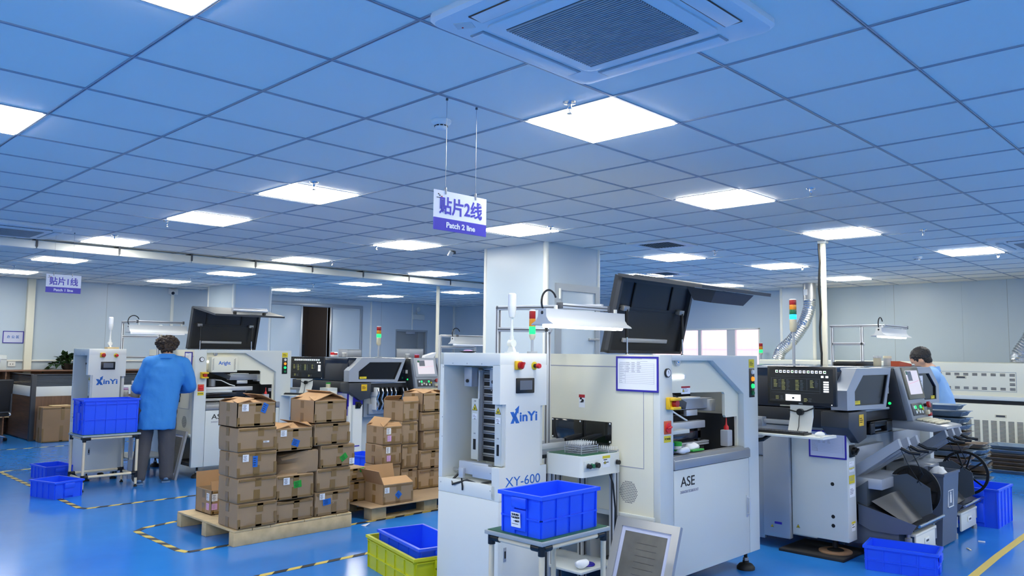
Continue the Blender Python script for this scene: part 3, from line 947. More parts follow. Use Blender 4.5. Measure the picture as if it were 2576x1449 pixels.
def signal_tower(p, seg, r, h, parent, pole_h, body_h, name='signal_tower', base=True):
    """stack of coloured lenses on a pole; seg = materials from the top"""
    x, y, z = p
    q = MB(); q.cyl((x, y, z), (x, y, z + pole_h), r * .42, n=12)
    if base: q.cyl((x, y, z), (x, y, z + .012), r * 1.6, n=18)
    o = q.build(name, 'mounter_silver', parent)
    q = MB(); q.lathe([(r * .6, 0), (r, .02), (r, body_h)], (x, y, z + pole_h), 20); q.build('lamp_base', 'beige_plastic', o)
    zz = z + pole_h + body_h
    for m_ in reversed(seg):
        q = MB(); q.lathe([(r * .96, 0), (r, .003), (r, h - .004), (r * .96, h)], (x, y, zz), 20); q.build('lens', m_, o); zz += h
    q = MB(); q.lathe([(r, 0), (r * .95, .008), (r * .5, .011)], (x, y, zz), 20); q.build('cap', 'white_plastic', o)
    return o

# ---------------------------------------------------------------- magazine loader
LOA = Vector((-3.54, 3.46, 0))
def make_loader(label):
    t = thing('magazine_loader', label, 'loader machine', LOA)
    x0, x1, y0, y1 = -3.805, -3.27, 3.26, 3.668
    q = MB()
    q.box(x0, x1, y0, y1, .09, .645, .006)
    q.box(x0, x1 - .03, y0, y1, .645, .73, .004)
    q.box(x0, x0 + .035, y0, y1, .73, 1.50, .003)
    q.box(x0, x1 - .03, y1 - .03, y1, .73, 1.50, .003)
    q.box(x0, x1, y0, y1, 1.422, 1.50, .004)
    q.build('housing', 'white_paint', t)
    q = MB()
    q.prism([(y0, .645), (y1, .645), (y1, .822), (y1 - .058, .822), (y1 - .058, 1.183), (y1, 1.183), (y1, 1.43), (y0, 1.43), (y0, 1.20), (y0 + .052, 1.20), (y0 + .052, .835), (y0, .835)], 'x', x1 - .06, x1 + .002)
    q.build('front_panel', 'white_paint', t)
    q = MB(); q.box(x1 - .018, x1 - .008, y0 + .03, y0 + .07, .845, 1.20); q.build('edge_plate', 'pale_grey_paint', t)
    # screws on the opening rim
    q = MB()
    for (x, z) in ((x0 + .03, 1.41), (x0 + .12, 1.435), (x0 + .25, 1.435), (x0 + .38, 1.435), (x0 + .47, 1.41), (x0 + .03, 1.10), (x0 + .03, .98), (x0 + .025, .70), (x1 - .07, 1.28), (x1 - .07, .80), (x1 - .07, .70)):
        q.ell((x, y0 - .0005, z), (.004, .002, .004), None, 8)
    q.build('screws', 'steel', t)
    q = MB()
    for (x, z) in ((x0 + .13, 1.32), (x0 + .13, 1.16), (x0 + .12, .97), (x0 + .12, .83)): q.ell((x, y1 - .031, z), (.004, .002, .004), None, 8)
    q.build('mounting_holes', 'black_plastic', t)
    # lifting rack: side plates, slatted belt, blocks, rails
    for (xa, xb, yy) in ((-3.66, -3.597, 3.40), (-3.34, -3.282, 3.29)):
        q = MB(); q.box(xa, xb, yy, yy + .012, .84, 1.215, .002); o = q.build('guide_plate', 'pale_grey_paint', t)
        q = MB(); q.box(xa + .02, xb - .02, yy - .002, yy, .90, .965); q.build('slot', 'black_plastic', o)
        q = MB()
        for z in (1.0, 1.09, 1.20): q.obox(((xa + xb) / 2, yy - .001, z), (.016, .003, .008), None, .001)
        q.build('slot_screws', 'steel', o)
        warn_triangle(((xa + xb) / 2, yy - .0005, 1.155), (1, 0, 0), .028, o)
        label_plate(((xa + xb) / 2, yy - .0005, 1.105), (1, 0, 0), .04, .034, 'white_label', o, 'white_label', 2, 'ink_black')
    q = MB(); q.box(-3.60, -3.45, 3.45, 3.46, .83, 1.40); q.build('belt', 'black_plastic', t)
    for i in range(12):
        z = .86 + i * .046
        q = MB(); q.box(-3.595, -3.455, 3.441, 3.452, z, z + .021, .002, 'steel'); q.box(-3.595, -3.455, 3.4395, 3.441, z + .008, z + .012, 0, 'dark_grey')
        q.build('belt_slat', None, t)
    q = MB(); q.box(-3.615, -3.60, 3.41, 3.46, .83, 1.39, .002); q.box(-3.45, -3.435, 3.41, 3.46, .83, 1.39, .002); q.build('rack_rail', 'aluminium', t)
    for xx in (-3.69, -3.46):
        q = MB(); q.box(xx, xx + .07, 3.36, 3.42, 1.29, 1.41, .003, 'mounter_silver'); q.cyl((xx + .035, 3.359, 1.325), (xx + .035, 3.352, 1.325), .011, n=14, mat='black_plastic'); q.build('slide_block', None, t)
    q = MB()
    for (z, yy) in ((1.40, 3.45), (.80, 3.42), (.77, 3.36)): q.cyl((x0 + .03, yy, z), (x1 - .08, yy, z), .012, n=12)
    q.build('guide_shaft', 'chrome', t)
    q = MB(); q.box(-3.66, -3.40, 3.30, 3.34, .765, .84, .003); q.box(-3.64, -3.60, 3.28, 3.30, .74, .80, .002); q.box(-3.52, -3.34, 3.285, 3.29, .755, .83, .001); q.build('tray_rail', 'aluminium', t)
    q = MB(); q.tube([(-3.66, 3.30, .76), (-3.685, 3.27, .72), (-3.66, 3.25, .70), (-3.55, 3.27, .735), (-3.46, 3.28, .72), (-3.36, 3.29, .745)], .007, 8); q.tube([(-3.60, 3.27, .74), (-3.57, 3.25, .70), (-3.575, 3.255, .675)], .005, 6); q.build('cables', 'black_plastic', t)
    # front face controls
    switch_rotary((x1 + .002, 3.405, 1.428), .022, t)
    e_stop((x1 + .002, 3.552, 1.425), .016, t)
    q = MB(); q.box(x1, x1 + .012, 3.392, 3.547, 1.262, 1.352, .004); o = q.build('control_screen', 'black_plastic', t)
    q = MB(); q.box(x1 + .012, x1 + .0128, 3.418, 3.525, 1.282, 1.338); q.build('display', 'lcd_off', o)
    nx = x1 + .0022
    q = MB()
    def glyph(pts):
        q.hexa([(nx, a, c) for a, c in pts], [(nx + .0008, a, c) for a, c in pts], 'ink_blue')
    ya, za = 3.350, 1.086
    for pts in ([(0, 0), (.026, 0), (.058, .062), (.066, .056), (.072, .104), (.036, .080), (.044, .074)], [(-.004, .068), (.026, .068), (.037, .050), (.024, .026)], [(.032, .024), (.046, .048), (.076, 0), (.046, 0)]):
        glyph([(ya + a, za + c) for a, c in pts])
    q.build('logo_mark', None, t)
    text('inYi', .078, (nx, 3.505, za + .034), (0, 1, 0), (0, 0, 1), 'ink_blue', t, 'logo_lettering', .0022, .155)
    text('XY-600', .078, (nx, 3.462, .745), (0, 1, 0), (0, 0, 1), 'ink_blue', t, 'model_lettering', 0.0, .30)
    # lower door
    q = MB(); q.box(x1 - .001, x1 + .004, y0 + .03, y1 - .03, .12, .62, .002); o = q.build('door', 'white_paint', t)
    q = MB(); q.box(x1 + .004, x1 + .007, 3.30, 3.322, .30, .38, .001, 'mounter_silver'); q.box(x1 + .007, x1 + .009, 3.306, 3.316, .32, .36, 0, 'black_plastic'); q.build('latch', None, o)
    for (x, y) in ((x0 + .06, y0 + .06), (x1 - .06, y0 + .06), (x0 + .06, y1 - .06), (x1 - .06, y1 - .06)):
        q = MB(); q.lathe([(.035, 0), (.035, .012), (.012, .03), (.008, .032), (.008, .09)], (x, y, 0), 14); q.build('foot', 'rubber', t)
    # clear beacon on a jointed stand
    bx, by = -3.45, 3.54
    q = MB(); q.cyl((bx, by, 1.50), (bx, by, 1.508), .045, n=20); q.hexa([(bx - .03, by - .012, 1.508), (bx + .03, by - .012, 1.508), (bx + .03, by + .012, 1.508), (bx - .03, by + .012, 1.508)], [(bx - .012, by - .008, 1.55), (bx + .012, by - .008, 1.55), (bx + .012, by + .008, 1.55), (bx - .012, by + .008, 1.55)])
    q.cyl((bx + .018, by, 1.562), (bx - .018, by, 1.562), .024, n=20); q.cyl((bx, by, 1.58), (bx, by, 1.73), .0095, n=14); q.cyl((bx, by, 1.58), (bx, by, 1.61), .014, n=14)
    o = q.build('beacon', 'white_plastic', t)
    q = MB(); q.lathe([(.018, 0), (.027, .05), (.027, .07)], (bx, by, 1.725), 20); q.build('beacon_body', 'white_plastic', o)
    q = MB(); q.lathe([(.026, 0), (.026, .075), (.02, .082)], (bx, by, 1.795), 20); q.build('beacon_lens', 'white_label', o)
    return t
loader2 = make_loader('white magazine loader with open slatted rack in front of the near blue crate')
loader1 = dup(loader2, LOA + Vector((-6.47, -.175, 0)), label='white magazine loader of the first line, left of the person in blue coat')
t = signal_tower((-3.34, 3.61, 1.50), ['lamp_red', 'lamp_amber', 'lamp_green'], .020, .048, None, .085, .035)
tw = thing('signal_tower_light', 'lit green signal tower on top of the near magazine loader', 'signal tower', (-3.34, 3.61, 1.50))
# jointed stand like the beacon's
t.parent = tw; t.name = 'stand'
def reorg(o, d):
    o.data = o.data.copy() if o.data.users > 1 else o.data
    o.data.transform(Matrix.Translation(-d))
    for c in o.children: reorg(c, d)
reorg(t, Vector((-3.34, 3.61, 1.50)))
tw2 = thing('signal_tower_light', 'signal tower with green light just above the head of the standing person', 'signal tower', (-9.93, 3.95, 1.50))
t = signal_tower((0, 0, -.12), ['lamp_red', 'lamp_amber', 'lamp_green'], .022, .034, None, .27, .04, 'stand')
t.parent = tw2

# ---------------------------------------------------------------- pipe-frame cart
def make_cart(x0, x1, y0, y1, h, label):
    t = thing('pipe_cart', label, 'cart', ((x0 + x1) / 2, (y0 + y1) / 2, 0))
    r = .014
    q = MB(); q.box(x0 - .012, x1 + .012, y0 - .012, y1 + .012, h - .02, h, .003, 'grey_paint'); q.box(x0, x1, y0, y1, h, h + .004, .001, 'green_mat'); q.build('top_plate', None, t)
    cs = [(x0 + .015, y0 + .015), (x1 - .015, y0 + .015), (x1 - .015, y1 - .015), (x0 + .015, y1 - .015)]
    for (x, y) in cs:
        q = MB(); q.cyl((x, y, .03), (x, y, h - .03), r, n=14); o = q.build('leg', 'ivory_pipe', t)
        q = MB(); q.lathe([(.018, 0), (.018, .012), (.008, .02), (.008, .035)], (x, y, 0), 12); q.build('levelling_foot', 'rubber', o)
    for i in range(4):
        a, c = cs[i], cs[(i + 1) % 4]
        q = MB(); q.cyl((a[0], a[1], h - .036), (c[0], c[1], h - .036), r, n=12); q.build('top_rail', 'ivory_pipe', t)
        zz = .13 + .02 * (i % 2)
        q = MB(); q.cyl((a[0], a[1], zz), (c[0], c[1], zz), r, n=12); q.build('lower_rail', 'ivory_pipe', t)
    for (x, y) in cs:
        q = MB()
        sx = 1 if x == cs[0][0] else -1; sy = 1 if y == cs[0][1] else -1
        q.cyl((x, y, h - .07), (x, y, h - .02), r * 1.35, n=12); q.cyl((x, y, h - .036), (x + sx * .06, y, h - .036), r * 1.35, n=12); q.cyl((x, y, h - .036), (x, y + sy * .06, h - .036), r * 1.35, n=12)
        q.build('joint', 'black_plastic', t)
        q = MB()
        q.cyl((x, y, .10), (x, y, .17), r * 1.35, n=12); q.cyl((x, y, .13), (x + sx * .05, y, .13), r * 1.3, n=12); q.cyl((x, y, .15), (x, y + sy * .05, .15), r * 1.3, n=12)
        q.build('joint', 'black_plastic', t)
    return t
make_cart(-2.95, -2.575, 2.865, 3.375, .60, 'ivory pipe cart carrying the near blue crate in front of the white loader')
make_cart(-9.50, -9.06, 2.86, 3.43, .585, 'ivory pipe cart carrying the tall blue crate beside the person')

# ---------------------------------------------------------------- plastic crates
def make_crate(L, W, H, mat, loc, rz, label, ribs=(4, 3), band=False, grp=None, wall=.006, name='plastic_crate', taper=.009, handle=True, rim=.018):
    t = thing(name, label, 'crate', loc, rz, grp, local=True)
    a, c = L / 2, W / 2
    ai, ci = a - taper, c - taper
    q = MB()
    def rect(x, y, z): return [(-x, -y, z), (x, -y, z), (x, y, z), (-x, y, z)]
    R = [rect(ai - wall, ci - wall, wall), rect(a - wall - .004, c - wall - .004, H), rect(a - .004, c - .004, H), rect(ai, ci, 0)]
    q.loft(R, None, True, False)
    # ribs on the four sides
    for side in range(4):
        n = ribs[0] if side % 2 == 0 else ribs[1]
        half = ai if side % 2 == 0 else ci
        dist_b = ci if side % 2 == 0 else ai
        dist_t = c if side % 2 == 0 else a
        Rz = RZ([0, PI / 2, PI, 3 * PI / 2][side])
        for i in range(n + 1):
            u = -half + .004 + (2 * half - .008) * i / n
            w_ = .004
            pts = [Vector((u - w_, -dist_b + .002, .004)), Vector((u + w_, -dist_b + .002, .004)), Vector((u + w_, -dist_t + .006, H - rim)), Vector((u - w_, -dist_t + .006, H - rim))]
            out = [p + Vector((0, -.010 if k < 2 else -.008, 0)) for k, p in enumerate(pts)]
            q.hexa([Rz @ p for p in pts], [Rz @ p for p in out])
        if band:
            z = H * .42
            f = .42; dd = dist_b + (dist_t - dist_b) * f
            for zz in ((z, H * .86) if band != 2 else (z,)):
                dd = dist_b + (dist_t - dist_b) * zz / H
                q.obox(Rz @ Vector((0, -dd - .003, zz)), (2 * half, .010, .007), Rz)
    q.build('body', mat, t)
    q = MB()
    q.ring_prism([(-a - .010, -c - .010), (a + .010, -c - .010), (a + .010, c + .010), (-a - .010, c + .010)], [(-a + .006, -c + .006), (a - .006, -c + .006), (a - .006, c - .006), (-a + .006, c - .006)], 'z', H - rim, H)
    q.build('rim', mat, t)
    if handle:
        for s in (-1, 1):
            q = MB(); q.obox((s * (a + .008), 0, H - rim - .028), (.020, W * .36, .052), None, .006); q.obox((s * (a - .002), 0, H * .36), (.016, W * .30, H * .5), RY(0), .003)
            q.build('handle', mat, t)
    return t
# near crate on the cart
c1 = make_crate(.44, .28, .205, 'blue_crate', (-2.735, 3.10, .604), PI / 2, 'near blue crate with a handwritten paper tag, on the ivory cart', (4, 3), 2)
q = MB()
q.obox((0, 0, 0), (.004, .062, .072), None, 0, 'white_label')
for i in range(4): q.obox((.0025, -.004 * (i % 2), .022 - i * .014), (.001, .044 - .008 * (i % 3), .002), None, 0, 'ink_black')
tagp = q.build('paper_tag', None, c1)
tagp.location = (-.2335, .018, .075); tagp.rotation_euler = (0, .06, PI)
for k, (s_, u, v, sz) in enumerate((('Y16.06030', 0, .012, .013), ('0039', .012, -.006, .014), ('XY-06 M8.6', 0, .027, .010))):
    o = text(s_, sz, (0, 0, 0), (0, 1, 0), (0, 0, 1), 'ink_black', None, 'handwriting', 0.0003)
    o.parent = tagp; o.location = (.0032, u, v)
make_crate(.56, .34, .37, 'blue_crate', (-9.26, 3.14, .589), PI / 2, 'tall blue crate with ribbed sides on the cart left of the person', (5, 2), True)
make_crate(.40, .30, .17, 'blue_crate', (-9.02, 2.62, 0), .30, 'low blue crate on the striped floor tape at lower left', (4, 3))
make_crate(.42, .30, .16, 'blue_crate', (-10.28, 2.93, 0), .10, 'blue crate on the floor half hidden behind the first loader', (4, 3))
make_crate(.46, .28, .17, 'blue_crate', (-1.985, 6.03, 0), .03 + .15, 'low blue crate at the lower right in front of the feeder trolley', (4, 2), 2)
make_crate(.50, .34, .34, 'blue_crate', (-2.02, 8.33, 0), PI / 2, 'tall blue crate standing by the yellow line at the right', (4, 3))
make_crate(.52, .38, .26, 'blue_crate', (-8.0, 5.75, 0), .30, 'blue crate on the floor behind the cardboard boxes of the first line', (4, 3))
make_crate(.77, .42, .22, 'yellow_crate', (-4.236, 3.465, 0), -.233, 'yellow tote at the bottom centre left of the near loader', (5, 3), True)
make_crate(.65, .34, .205, 'blue_crate', (-4.219, 3.475, .06), -.233, 'blue crate nested inside the yellow tote', (4, 3), 2)
# ---------------------------------------------------------------- solder paste printer
PRI = Vector((-3.4, 4.72, 0))
def make_printer(label):
    t = thing('paste_printer', label, 'printer machine', PRI)
    xf, xb, y0, y1 = -2.72, -4.10, 4.09, 5.345
    # body: left panel, back part, top, base
    q = MB()
    q.prism([(xf - .05, .50), (xf - .05, 1.50), (xb, 1.50), (xb, .50)], 'y', y0, y0 + .03)
    q.build('side_panel', 'cream_paint', t)
    q = MB()
    q.box(xb, -3.28, y0 + .03, y1, .16, 1.50, .004)
    q.box(-3.28, xf - .05, y1 - .03, y1, .13, 1.50)
    q.build('rear_housing', 'white_paint', t)
    q = MB(); q.box(-3.28, xf - .06, y0 + .25, y0 + .27, .13, .52); q.box(xb, xf - .06, y0 + .03, y1 - .03, .13, .165); q.build('base_recess', 'vent_dark', t)
    q = MB(); q.box(xf - .05, xf - .30, y0 - .004, y0, .47, .50) ; q.box(xb, xf - .04, y0 - .012, y0 + .02, .485, .515, .003); q.build('panel_lip', 'pale_grey_paint', t)
    # front pillars
    q = MB(); q.prism([(y0, .13), (y0 + .145, .13), (y0 + .145, 1.24), (y0 + .135, 1.27), (y0 + .135, 1.50), (y0, 1.50)], 'x', xf - .05, xf, None, .003); q.build('left_pillar', 'pale_grey_paint', t)
    q = MB(); q.prism([(y1, .13), (y1, 1.50), (4.225, 1.50), (4.225, 1.465), (4.72, 1.465), (5.135, 1.235), (5.135, .85), (5.20, .83), (5.20, .13)], 'x', xf - .05, xf, None, .003); q.build('right_pillar', 'pale_grey_paint', t)
    # inner panel with the cut-out
    q = MB(); q.prism([(y0 + .14, 1.475), (5.21, 1.475), (5.21, .86), (5.115, .86), (5.115, 1.075), (4.965, 1.075), (4.95, 1.09), (4.95, 1.235), (4.935, 1.25), (y0 + .14, 1.262)], 'x', xf - .065, xf - .045); q.build('inner_panel', 'cream_paint', t)
    q = MB(); q.box(-3.27, -3.26, y0 + .03, y1 - .03, .80, 1.49); q.box(-3.26, xf - .07, y0 + .14, y1 - .03, .80, .81); q.build('work_bay', 'black_plastic', t)
    q = MB(); q.box(-3.26, -2.82, 5.17, 5.19, .82, 1.08); q.box(-3.2, -3.18, 4.85, 5.17, .82, 1.06); q.build('bay_liner', 'dark_grey', t)
    # inside: squeegee beam, stencil clamps, rails
    q = MB()
    q.box(-3.0, -2.92, 4.62, 5.05, 1.13, 1.20, .004, 'mounter_silver'); q.box(-3.02, -2.90, 4.98, 5.06, 1.11, 1.19, .003, 'aluminium'); q.box(-3.0, -2.90, 4.66, 4.86, 1.20, 1.212, .002, 'white_plastic')
    q.box(-2.95, -2.925, 4.72, 4.86, 1.085, 1.125, .002, 'aluminium'); q.cyl((-2.93, 4.40, 1.06), (-2.93, 4.40, 1.145), .04, n=20, mat='steel')
    q.build('squeegee_beam', None, t)
    q = MB(); q.box(-2.96, -2.90, 4.26, 4.92, 1.0, 1.05, .004, 'aluminium'); q.box(-2.92, -2.84, 4.26, 4.62, .985, 1.01, .003, 'pale_grey_paint'); q.box(-3.2, -2.9, 4.26, 4.86, .93, .985, .003, 'navy_plastic'); q.build('stencil_clamp', None, t)
    q = MB()
    for z in (.90, .885): q.box(-2.93, -2.89, 4.26, 4.95, z, z + .012, .002, 'aluminium')
    q.box(-2.94, -2.90, 4.26, 4.90, .84, .875, .003, 'dark_grey'); q.box(-2.93, -2.90, 4.82, 4.86, .82, 1.0, .002, 'black_plastic')
    for k in range(4): q.cyl((-2.895, 4.45 + .12 * k, .858), (-2.885, 4.45 + .12 * k, .858), .007, n=10, mat='steel')
    q.build('conveyor_rail', None, t)
    q = MB(); q.tube([(-2.93, 4.40, 1.14), (-2.90, 4.50, 1.13), (-2.88, 4.60, 1.08), (-2.9, 4.68, 1.06)], .006, 8, 'white_plastic'); q.build('air_hose', None, t)
    q = MB(); q.obox((-2.86, 4.42, 1.225), (.03, .36, .05), RX(-.35), .004); q.build('dark_arm', 'dark_grey', t)
    q = MB(); q.box(-2.79, -2.763, 4.245, 4.45, 1.346, 1.376, .006, 'white_plastic'); o = q.build('work_lamp', None, t)
    q = MB(); q.box(-2.775, -2.755, 4.25, 4.425, 1.349, 1.373, .004); q.build('lamp_tube', 'tube_light', o)
    label_plate((xf - .0445, 4.45, 1.275), (0, 1, 0), .105, .05, 'white_label', t, 'warning_label', 3, 'ink_grey', 'red')
    warn_triangle((xf - .042, 4.42, 1.27), (0, 1, 0), .014, t)
    # sill and door
    q = MB(); q.prism([(xf - .06, .87), (xf - .01, .868), (xf + .012, .845), (xf + .012, .79), (xf - .06, .79)], 'y', y0 + .147, 5.198, None, .003); q.build('steel_sill', 'steel', t)
    q = MB(); q.box(xf - .06, xf, y0 + .150, 5.196, .13, .785, .004); o = q.build('front_door', 'pale_grey_paint', t)
    q = MB(); q.tube([(xf, 5.165, .40), (xf + .02, 5.165, .405), (xf + .02, 5.165, .51), (xf, 5.165, .515)], .007, 8); q.obox((xf + .002, 5.165, .457), (.004, .028, .15), None, .001); q.build('door_handle', 'aluminium', o)
    text('ASE', .085, (xf + .001, 4.395, .705), (0, 1, 0), (0, 0, 1), 'ink_black', o, 'logo_lettering', .0005, .165)
    text('ZHENGSHI TECHNOLOGY', .024, (xf + .001, 4.415, .645), (0, 1, 0), (0, 0, 1), 'ink_grey', o, 'small_lettering', .0005, .215)
    # pillar controls
    q = MB(); q.cyl((xf, 4.165, 1.389), (xf + .012, 4.165, 1.389), .028, n=26, mat='black_plastic'); q.cyl((xf + .012, 4.165, 1.389), (xf + .013, 4.165, 1.389), .022, n=26, mat='white_label'); q.obox((xf + .0135, 4.165, 1.394), (.001, .003, .02), RX(.3), 0, 'ink_black'); q.build('pressure_gauge', None, t)
    q = MB(); q.box(xf, xf + .03, 4.15, 4.23, 1.165, 1.24, .006, 'yellow'); o = q.build('stop_guard', None, t)
    q = MB(); q.box(xf + .03, xf + .06, 4.15, 4.235, 1.22, 1.238, .004, 'yellow'); q.box(xf + .03, xf + .06, 4.15, 4.235, 1.165, 1.183, .004, 'yellow'); q.cyl((xf + .03, 4.195, 1.202), (xf + .058, 4.195, 1.202), .022, n=18, mat='red'); q.build('stop_button', None, o)
    q = MB(); q.box(xf, xf + .006, 4.13, 4.205, 1.015, 1.095, .002); o = q.build('power_switch', 'orange_plastic', t)
    q = MB(); q.cyl((xf + .006, 4.168, 1.055), (xf + .012, 4.168, 1.055), .030, n=22); q.obox((xf + .020, 4.168, 1.055), (.006, .05, .012), RX(.15), .003); q.build('knob', 'bright_red', o)
    label_plate((xf + .0004, 4.168, .985), (0, 1, 0), .075, .04, 'label_yellow', t, 'power_label', 0)
    text('POWER', .018, (xf + .002, 4.168, .985), (0, 1, 0), (0, 0, 1), 'ink_black', t, 'power_lettering', .0004)
    # button column
    q = MB(); q.box(xf, xf + .004, 5.215, 5.29, 1.205, 1.41, .002); o = q.build('button_panel', 'black_plastic', t)
    for k, m_ in enumerate(('white_plastic', 'button_amber', 'button_green', 'lamp_green_off')):
        q = MB(); q.lathe([(.017, 0), (.017, .006), (.014, .012)], (xf + .004, 5.257, 1.385 - k * .05), 16, None, (1, 0, 0)); q.build('push_button', m_, o)
    label_plate((xf + .0004, 5.253, 1.445), (0, 1, 0), .078, .06, 'label_yellow', t, 'yellow_label', 3, 'ink_black')
    # left face furniture
    q = MB(); q.box(-3.59, -3.085, y0 - .006, y0, .932, 1.066, .002); o = q.build('black_window', 'black_gloss', t)
    q = MB()
    for (x, z) in ((-3.58, 1.056), (-3.34, 1.056), (-3.095, 1.056), (-3.58, .942), (-3.095, .942)): q.ell((x, y0 - .007, z), (.006, .003, .006), None, 10)
    q.build('corner_screws', 'white_plastic', o)
    q = MB(); q.box(-3.55, -3.10, y0 - .004, y0 - .001, .87, .932); q.build('board_slot', 'black_plastic', t)
    label_plate((-3.33, y0 - .0004, 1.19), (1, 0, 0), .05, .085, 'white_label', t, 'gear_warning_label', 2, 'ink_grey', 'red')
    q = MB()
    for (dx, dz, r) in ((-.008, .012, .008), (.007, -.002, .010), (-.004, -.01, .006)): q.lathe([(r * .55, 0), (r, 0.0002), (r, .001), (r * .55, .0012)], (-3.33 + dx, y0 - .0016, 1.195 + dz), 14, None, (0, -1, 0))
    q.build('gear_symbol', 'ink_black', t)
    q = MB()
    for i in range(-6, 7):
        for j in range(-6, 7):
            u, v = i * .0115 + (.00575 if j % 2 else 0), j * .0105
            if u * u + v * v < .068 ** 2: q.cyl((-2.955 + u, y0 - .0008, .645 + v), (-2.955 + u, y0 + .002, .645 + v), .0036, n=8)
    q.build('speaker_holes', 'vent_dark', t)
    q = MB(); q.box(xb, xf - .05, y0 - .0015, y0, 1.418, 1.424); q.box(-2.842, -2.838, y0 - .0015, y0, .80, 1.30); q.box(xb, -2.838, y0 - .0015, y0, .798, .802); q.build('panel_seams', 'ink_grey', t)
    # adjustable feet
    for (x, y) in ((xf - .06, y0 + .10), (xf - .06, y1 - .10), (xb + .1, y0 + .10), (xb + .1, y1 - .10)):
        q = MB(); q.lathe([(.062, 0), (.062, .018), (.045, .038), (.022, .045), (.022, .06), (.012, .062), (.012, .135)], (x, y, 0), 18, 'rubber'); q.lathe([(.02, .06), (.02, .08)], (x, y, 0), 6, 'steel'); q.build('levelling_foot', None, t)
    # raised lid: rear plate leaning forward, front plate folded out, handle, springs, scale
    A0, A1 = Vector((-3.235, 0, 1.515)), Vector((-3.11, 0, 2.02))
    la, lb = 4.20, 5.10
    q = MB(); q.hexa([(A0.x, la, A0.z), (A0.x, lb, A0.z), (A1.x, lb, A1.z), (A1.x, la, A1.z)], [(A0.x - .03, la, A0.z), (A0.x - .03, lb, A0.z), (A1.x - .03, lb, A1.z + .012), (A1.x - .03, la, A1.z + .012)], 'anthracite')
    d = (A1 - A0).normalized(); nrm = Vector((d.z, 0, -d.x))
    for (ya, yb) in ((la, la + .025), (lb - .025, lb)):
        q.hexa([(A0.x, ya, A0.z), (A0.x, yb, A0.z), (A1.x, yb, A1.z), (A1.x, ya, A1.z)], [tuple(Vector((p[0], p[1], p[2])) + nrm * .03) for p in ((A0.x, ya, A0.z), (A0.x, yb, A0.z), (A1.x, yb, A1.z), (A1.x, ya, A1.z))], 'dark_grey')
    for s0, s1 in ((.0, .03), (.94, 1.0)):
        p0 = A0 + (A1 - A0) * s0; p1 = A0 + (A1 - A0) * s1
        q.hexa([(p0.x, la, p0.z), (p0.x, lb, p0.z), (p1.x, lb, p1.z), (p1.x, la, p1.z)], [tuple(Vector(p) + nrm * .03) for p in ((p0.x, la, p0.z), (p0.x, lb, p0.z), (p1.x, lb, p1.z), (p1.x, la, p1.z))], 'dark_grey')
    lid = q.build('lid', None, t)
    q = MB()
    for f in (.56, .60):
        p0 = A0 + (A1 - A0) * f + nrm * .004
        q.obox((p0.x, (la + lb) / 2, p0.z), (.006, lb - la - .06, .004), RY(.24), 0, 'dark_grey')
    for yy in (4.40, 4.86):
        p0 = A0 + (A1 - A0) * .78 + nrm * .005; q.obox((p0.x, yy, p0.z), (.01, .02, .18), RY(.24), .002, 'black_plastic')
    q.build('lid_stiffeners', None, lid)
    q = MB(); p0 = A0 + (A1 - A0) * .17 + nrm * .012; q.obox((p0.x, 4.63, p0.z), (.02, .53, .028), RY(.24), .003); q.build('lid_scale', 'aluminium', lid)
    B0, B1 = Vector((-3.12, 0, 2.015)), Vector((-2.49, 0, 1.905))
    q = MB()
    db = (B1 - B0); nb = Vector((db.z, 0, -db.x)).normalized() * -1
    def LB(s, y, h): 
        p = B0 + db * s + nb * h
        return (p.x, y, p.z)
    q.hexa([LB(0, la, 0), LB(0, lb, 0), LB(1, lb, 0), LB(1, la, 0)], [LB(0, la, .022), LB(0, lb, .022), LB(1, lb, .022), LB(1, la, .022)], 'dark_grey')
    fl = q.build('lid_front_plate', None, lid)
    q = MB(); q.hexa([LB(.12, la + .06, .022), LB(.12, lb - .06, .022), LB(.86, lb - .12, .022), LB(.86, la + .12, .022)], [LB(.14, la + .075, .030), LB(.14, lb - .075, .030), LB(.84, lb - .135, .030), LB(.84, la + .135, .030)], 'dark_grey'); q.build('raised_panel', None, fl)
    q = MB(); q.hexa([LB(.62, 4.42, -.005), LB(.62, 4.92, -.005), LB(.95, 4.92, -.005), LB(.95, 4.42, -.005)], [LB(.68, 4.46, -.085), LB(.68, 4.88, -.085), LB(.88, 4.88, -.085), LB(.88, 4.46, -.085)], 'dark_grey'); q.build('under_box', None, fl)
    for yy in (la + .12, lb - .10):
        top = A0 + (A1 - A0) * .58 + nrm * .03
        bot = Vector((-3.13, yy, 1.50))
        q = MB(); mid = Vector((top.x, yy, top.z)).lerp(bot, .62)
        q.cyl((top.x, yy, top.z), mid, .011, n=12, mat='black_plastic'); q.cyl(mid, bot, .006, n=10, mat='chrome'); q.obox((top.x - .01, yy - .01, top.z + .01), (.04, .06, .035), RY(.24), .003, 'steel')
        q.ell(bot, (.012, .012, .012), 'chrome', 10)
        q.build('gas_spring', None, lid)
    q = MB(); q.cyl((-2.763, 4.345, 1.458), (-2.75, 4.345, 1.458), .028, n=20); q.ell((-2.745, 4.33, 1.46), (.014, .014, .014), None, 10); q.build('spring_mount', 'chrome', t)
    return t
printer2 = make_printer('white stencil printer with open interior and raised dark lid in the near line')
printer1 = dup(printer2, PRI + Vector((-6.43, -.03, 0)), label='white stencil printer with raised dark lid beside the person in blue coat')
q = MB()
for yy in (4.42, 4.80): q.box(-8.99, -8.95, yy, yy + .03, 1.925, 1.985, .004, 'black_plastic')
q.cyl((-8.97, 4.40, 1.985), (-8.97, 4.85, 1.985), .028, n=16, mat='aluminium')
q.build('lid_handle', None, printer1, PRI + Vector((-6.43, -.03, 0)))
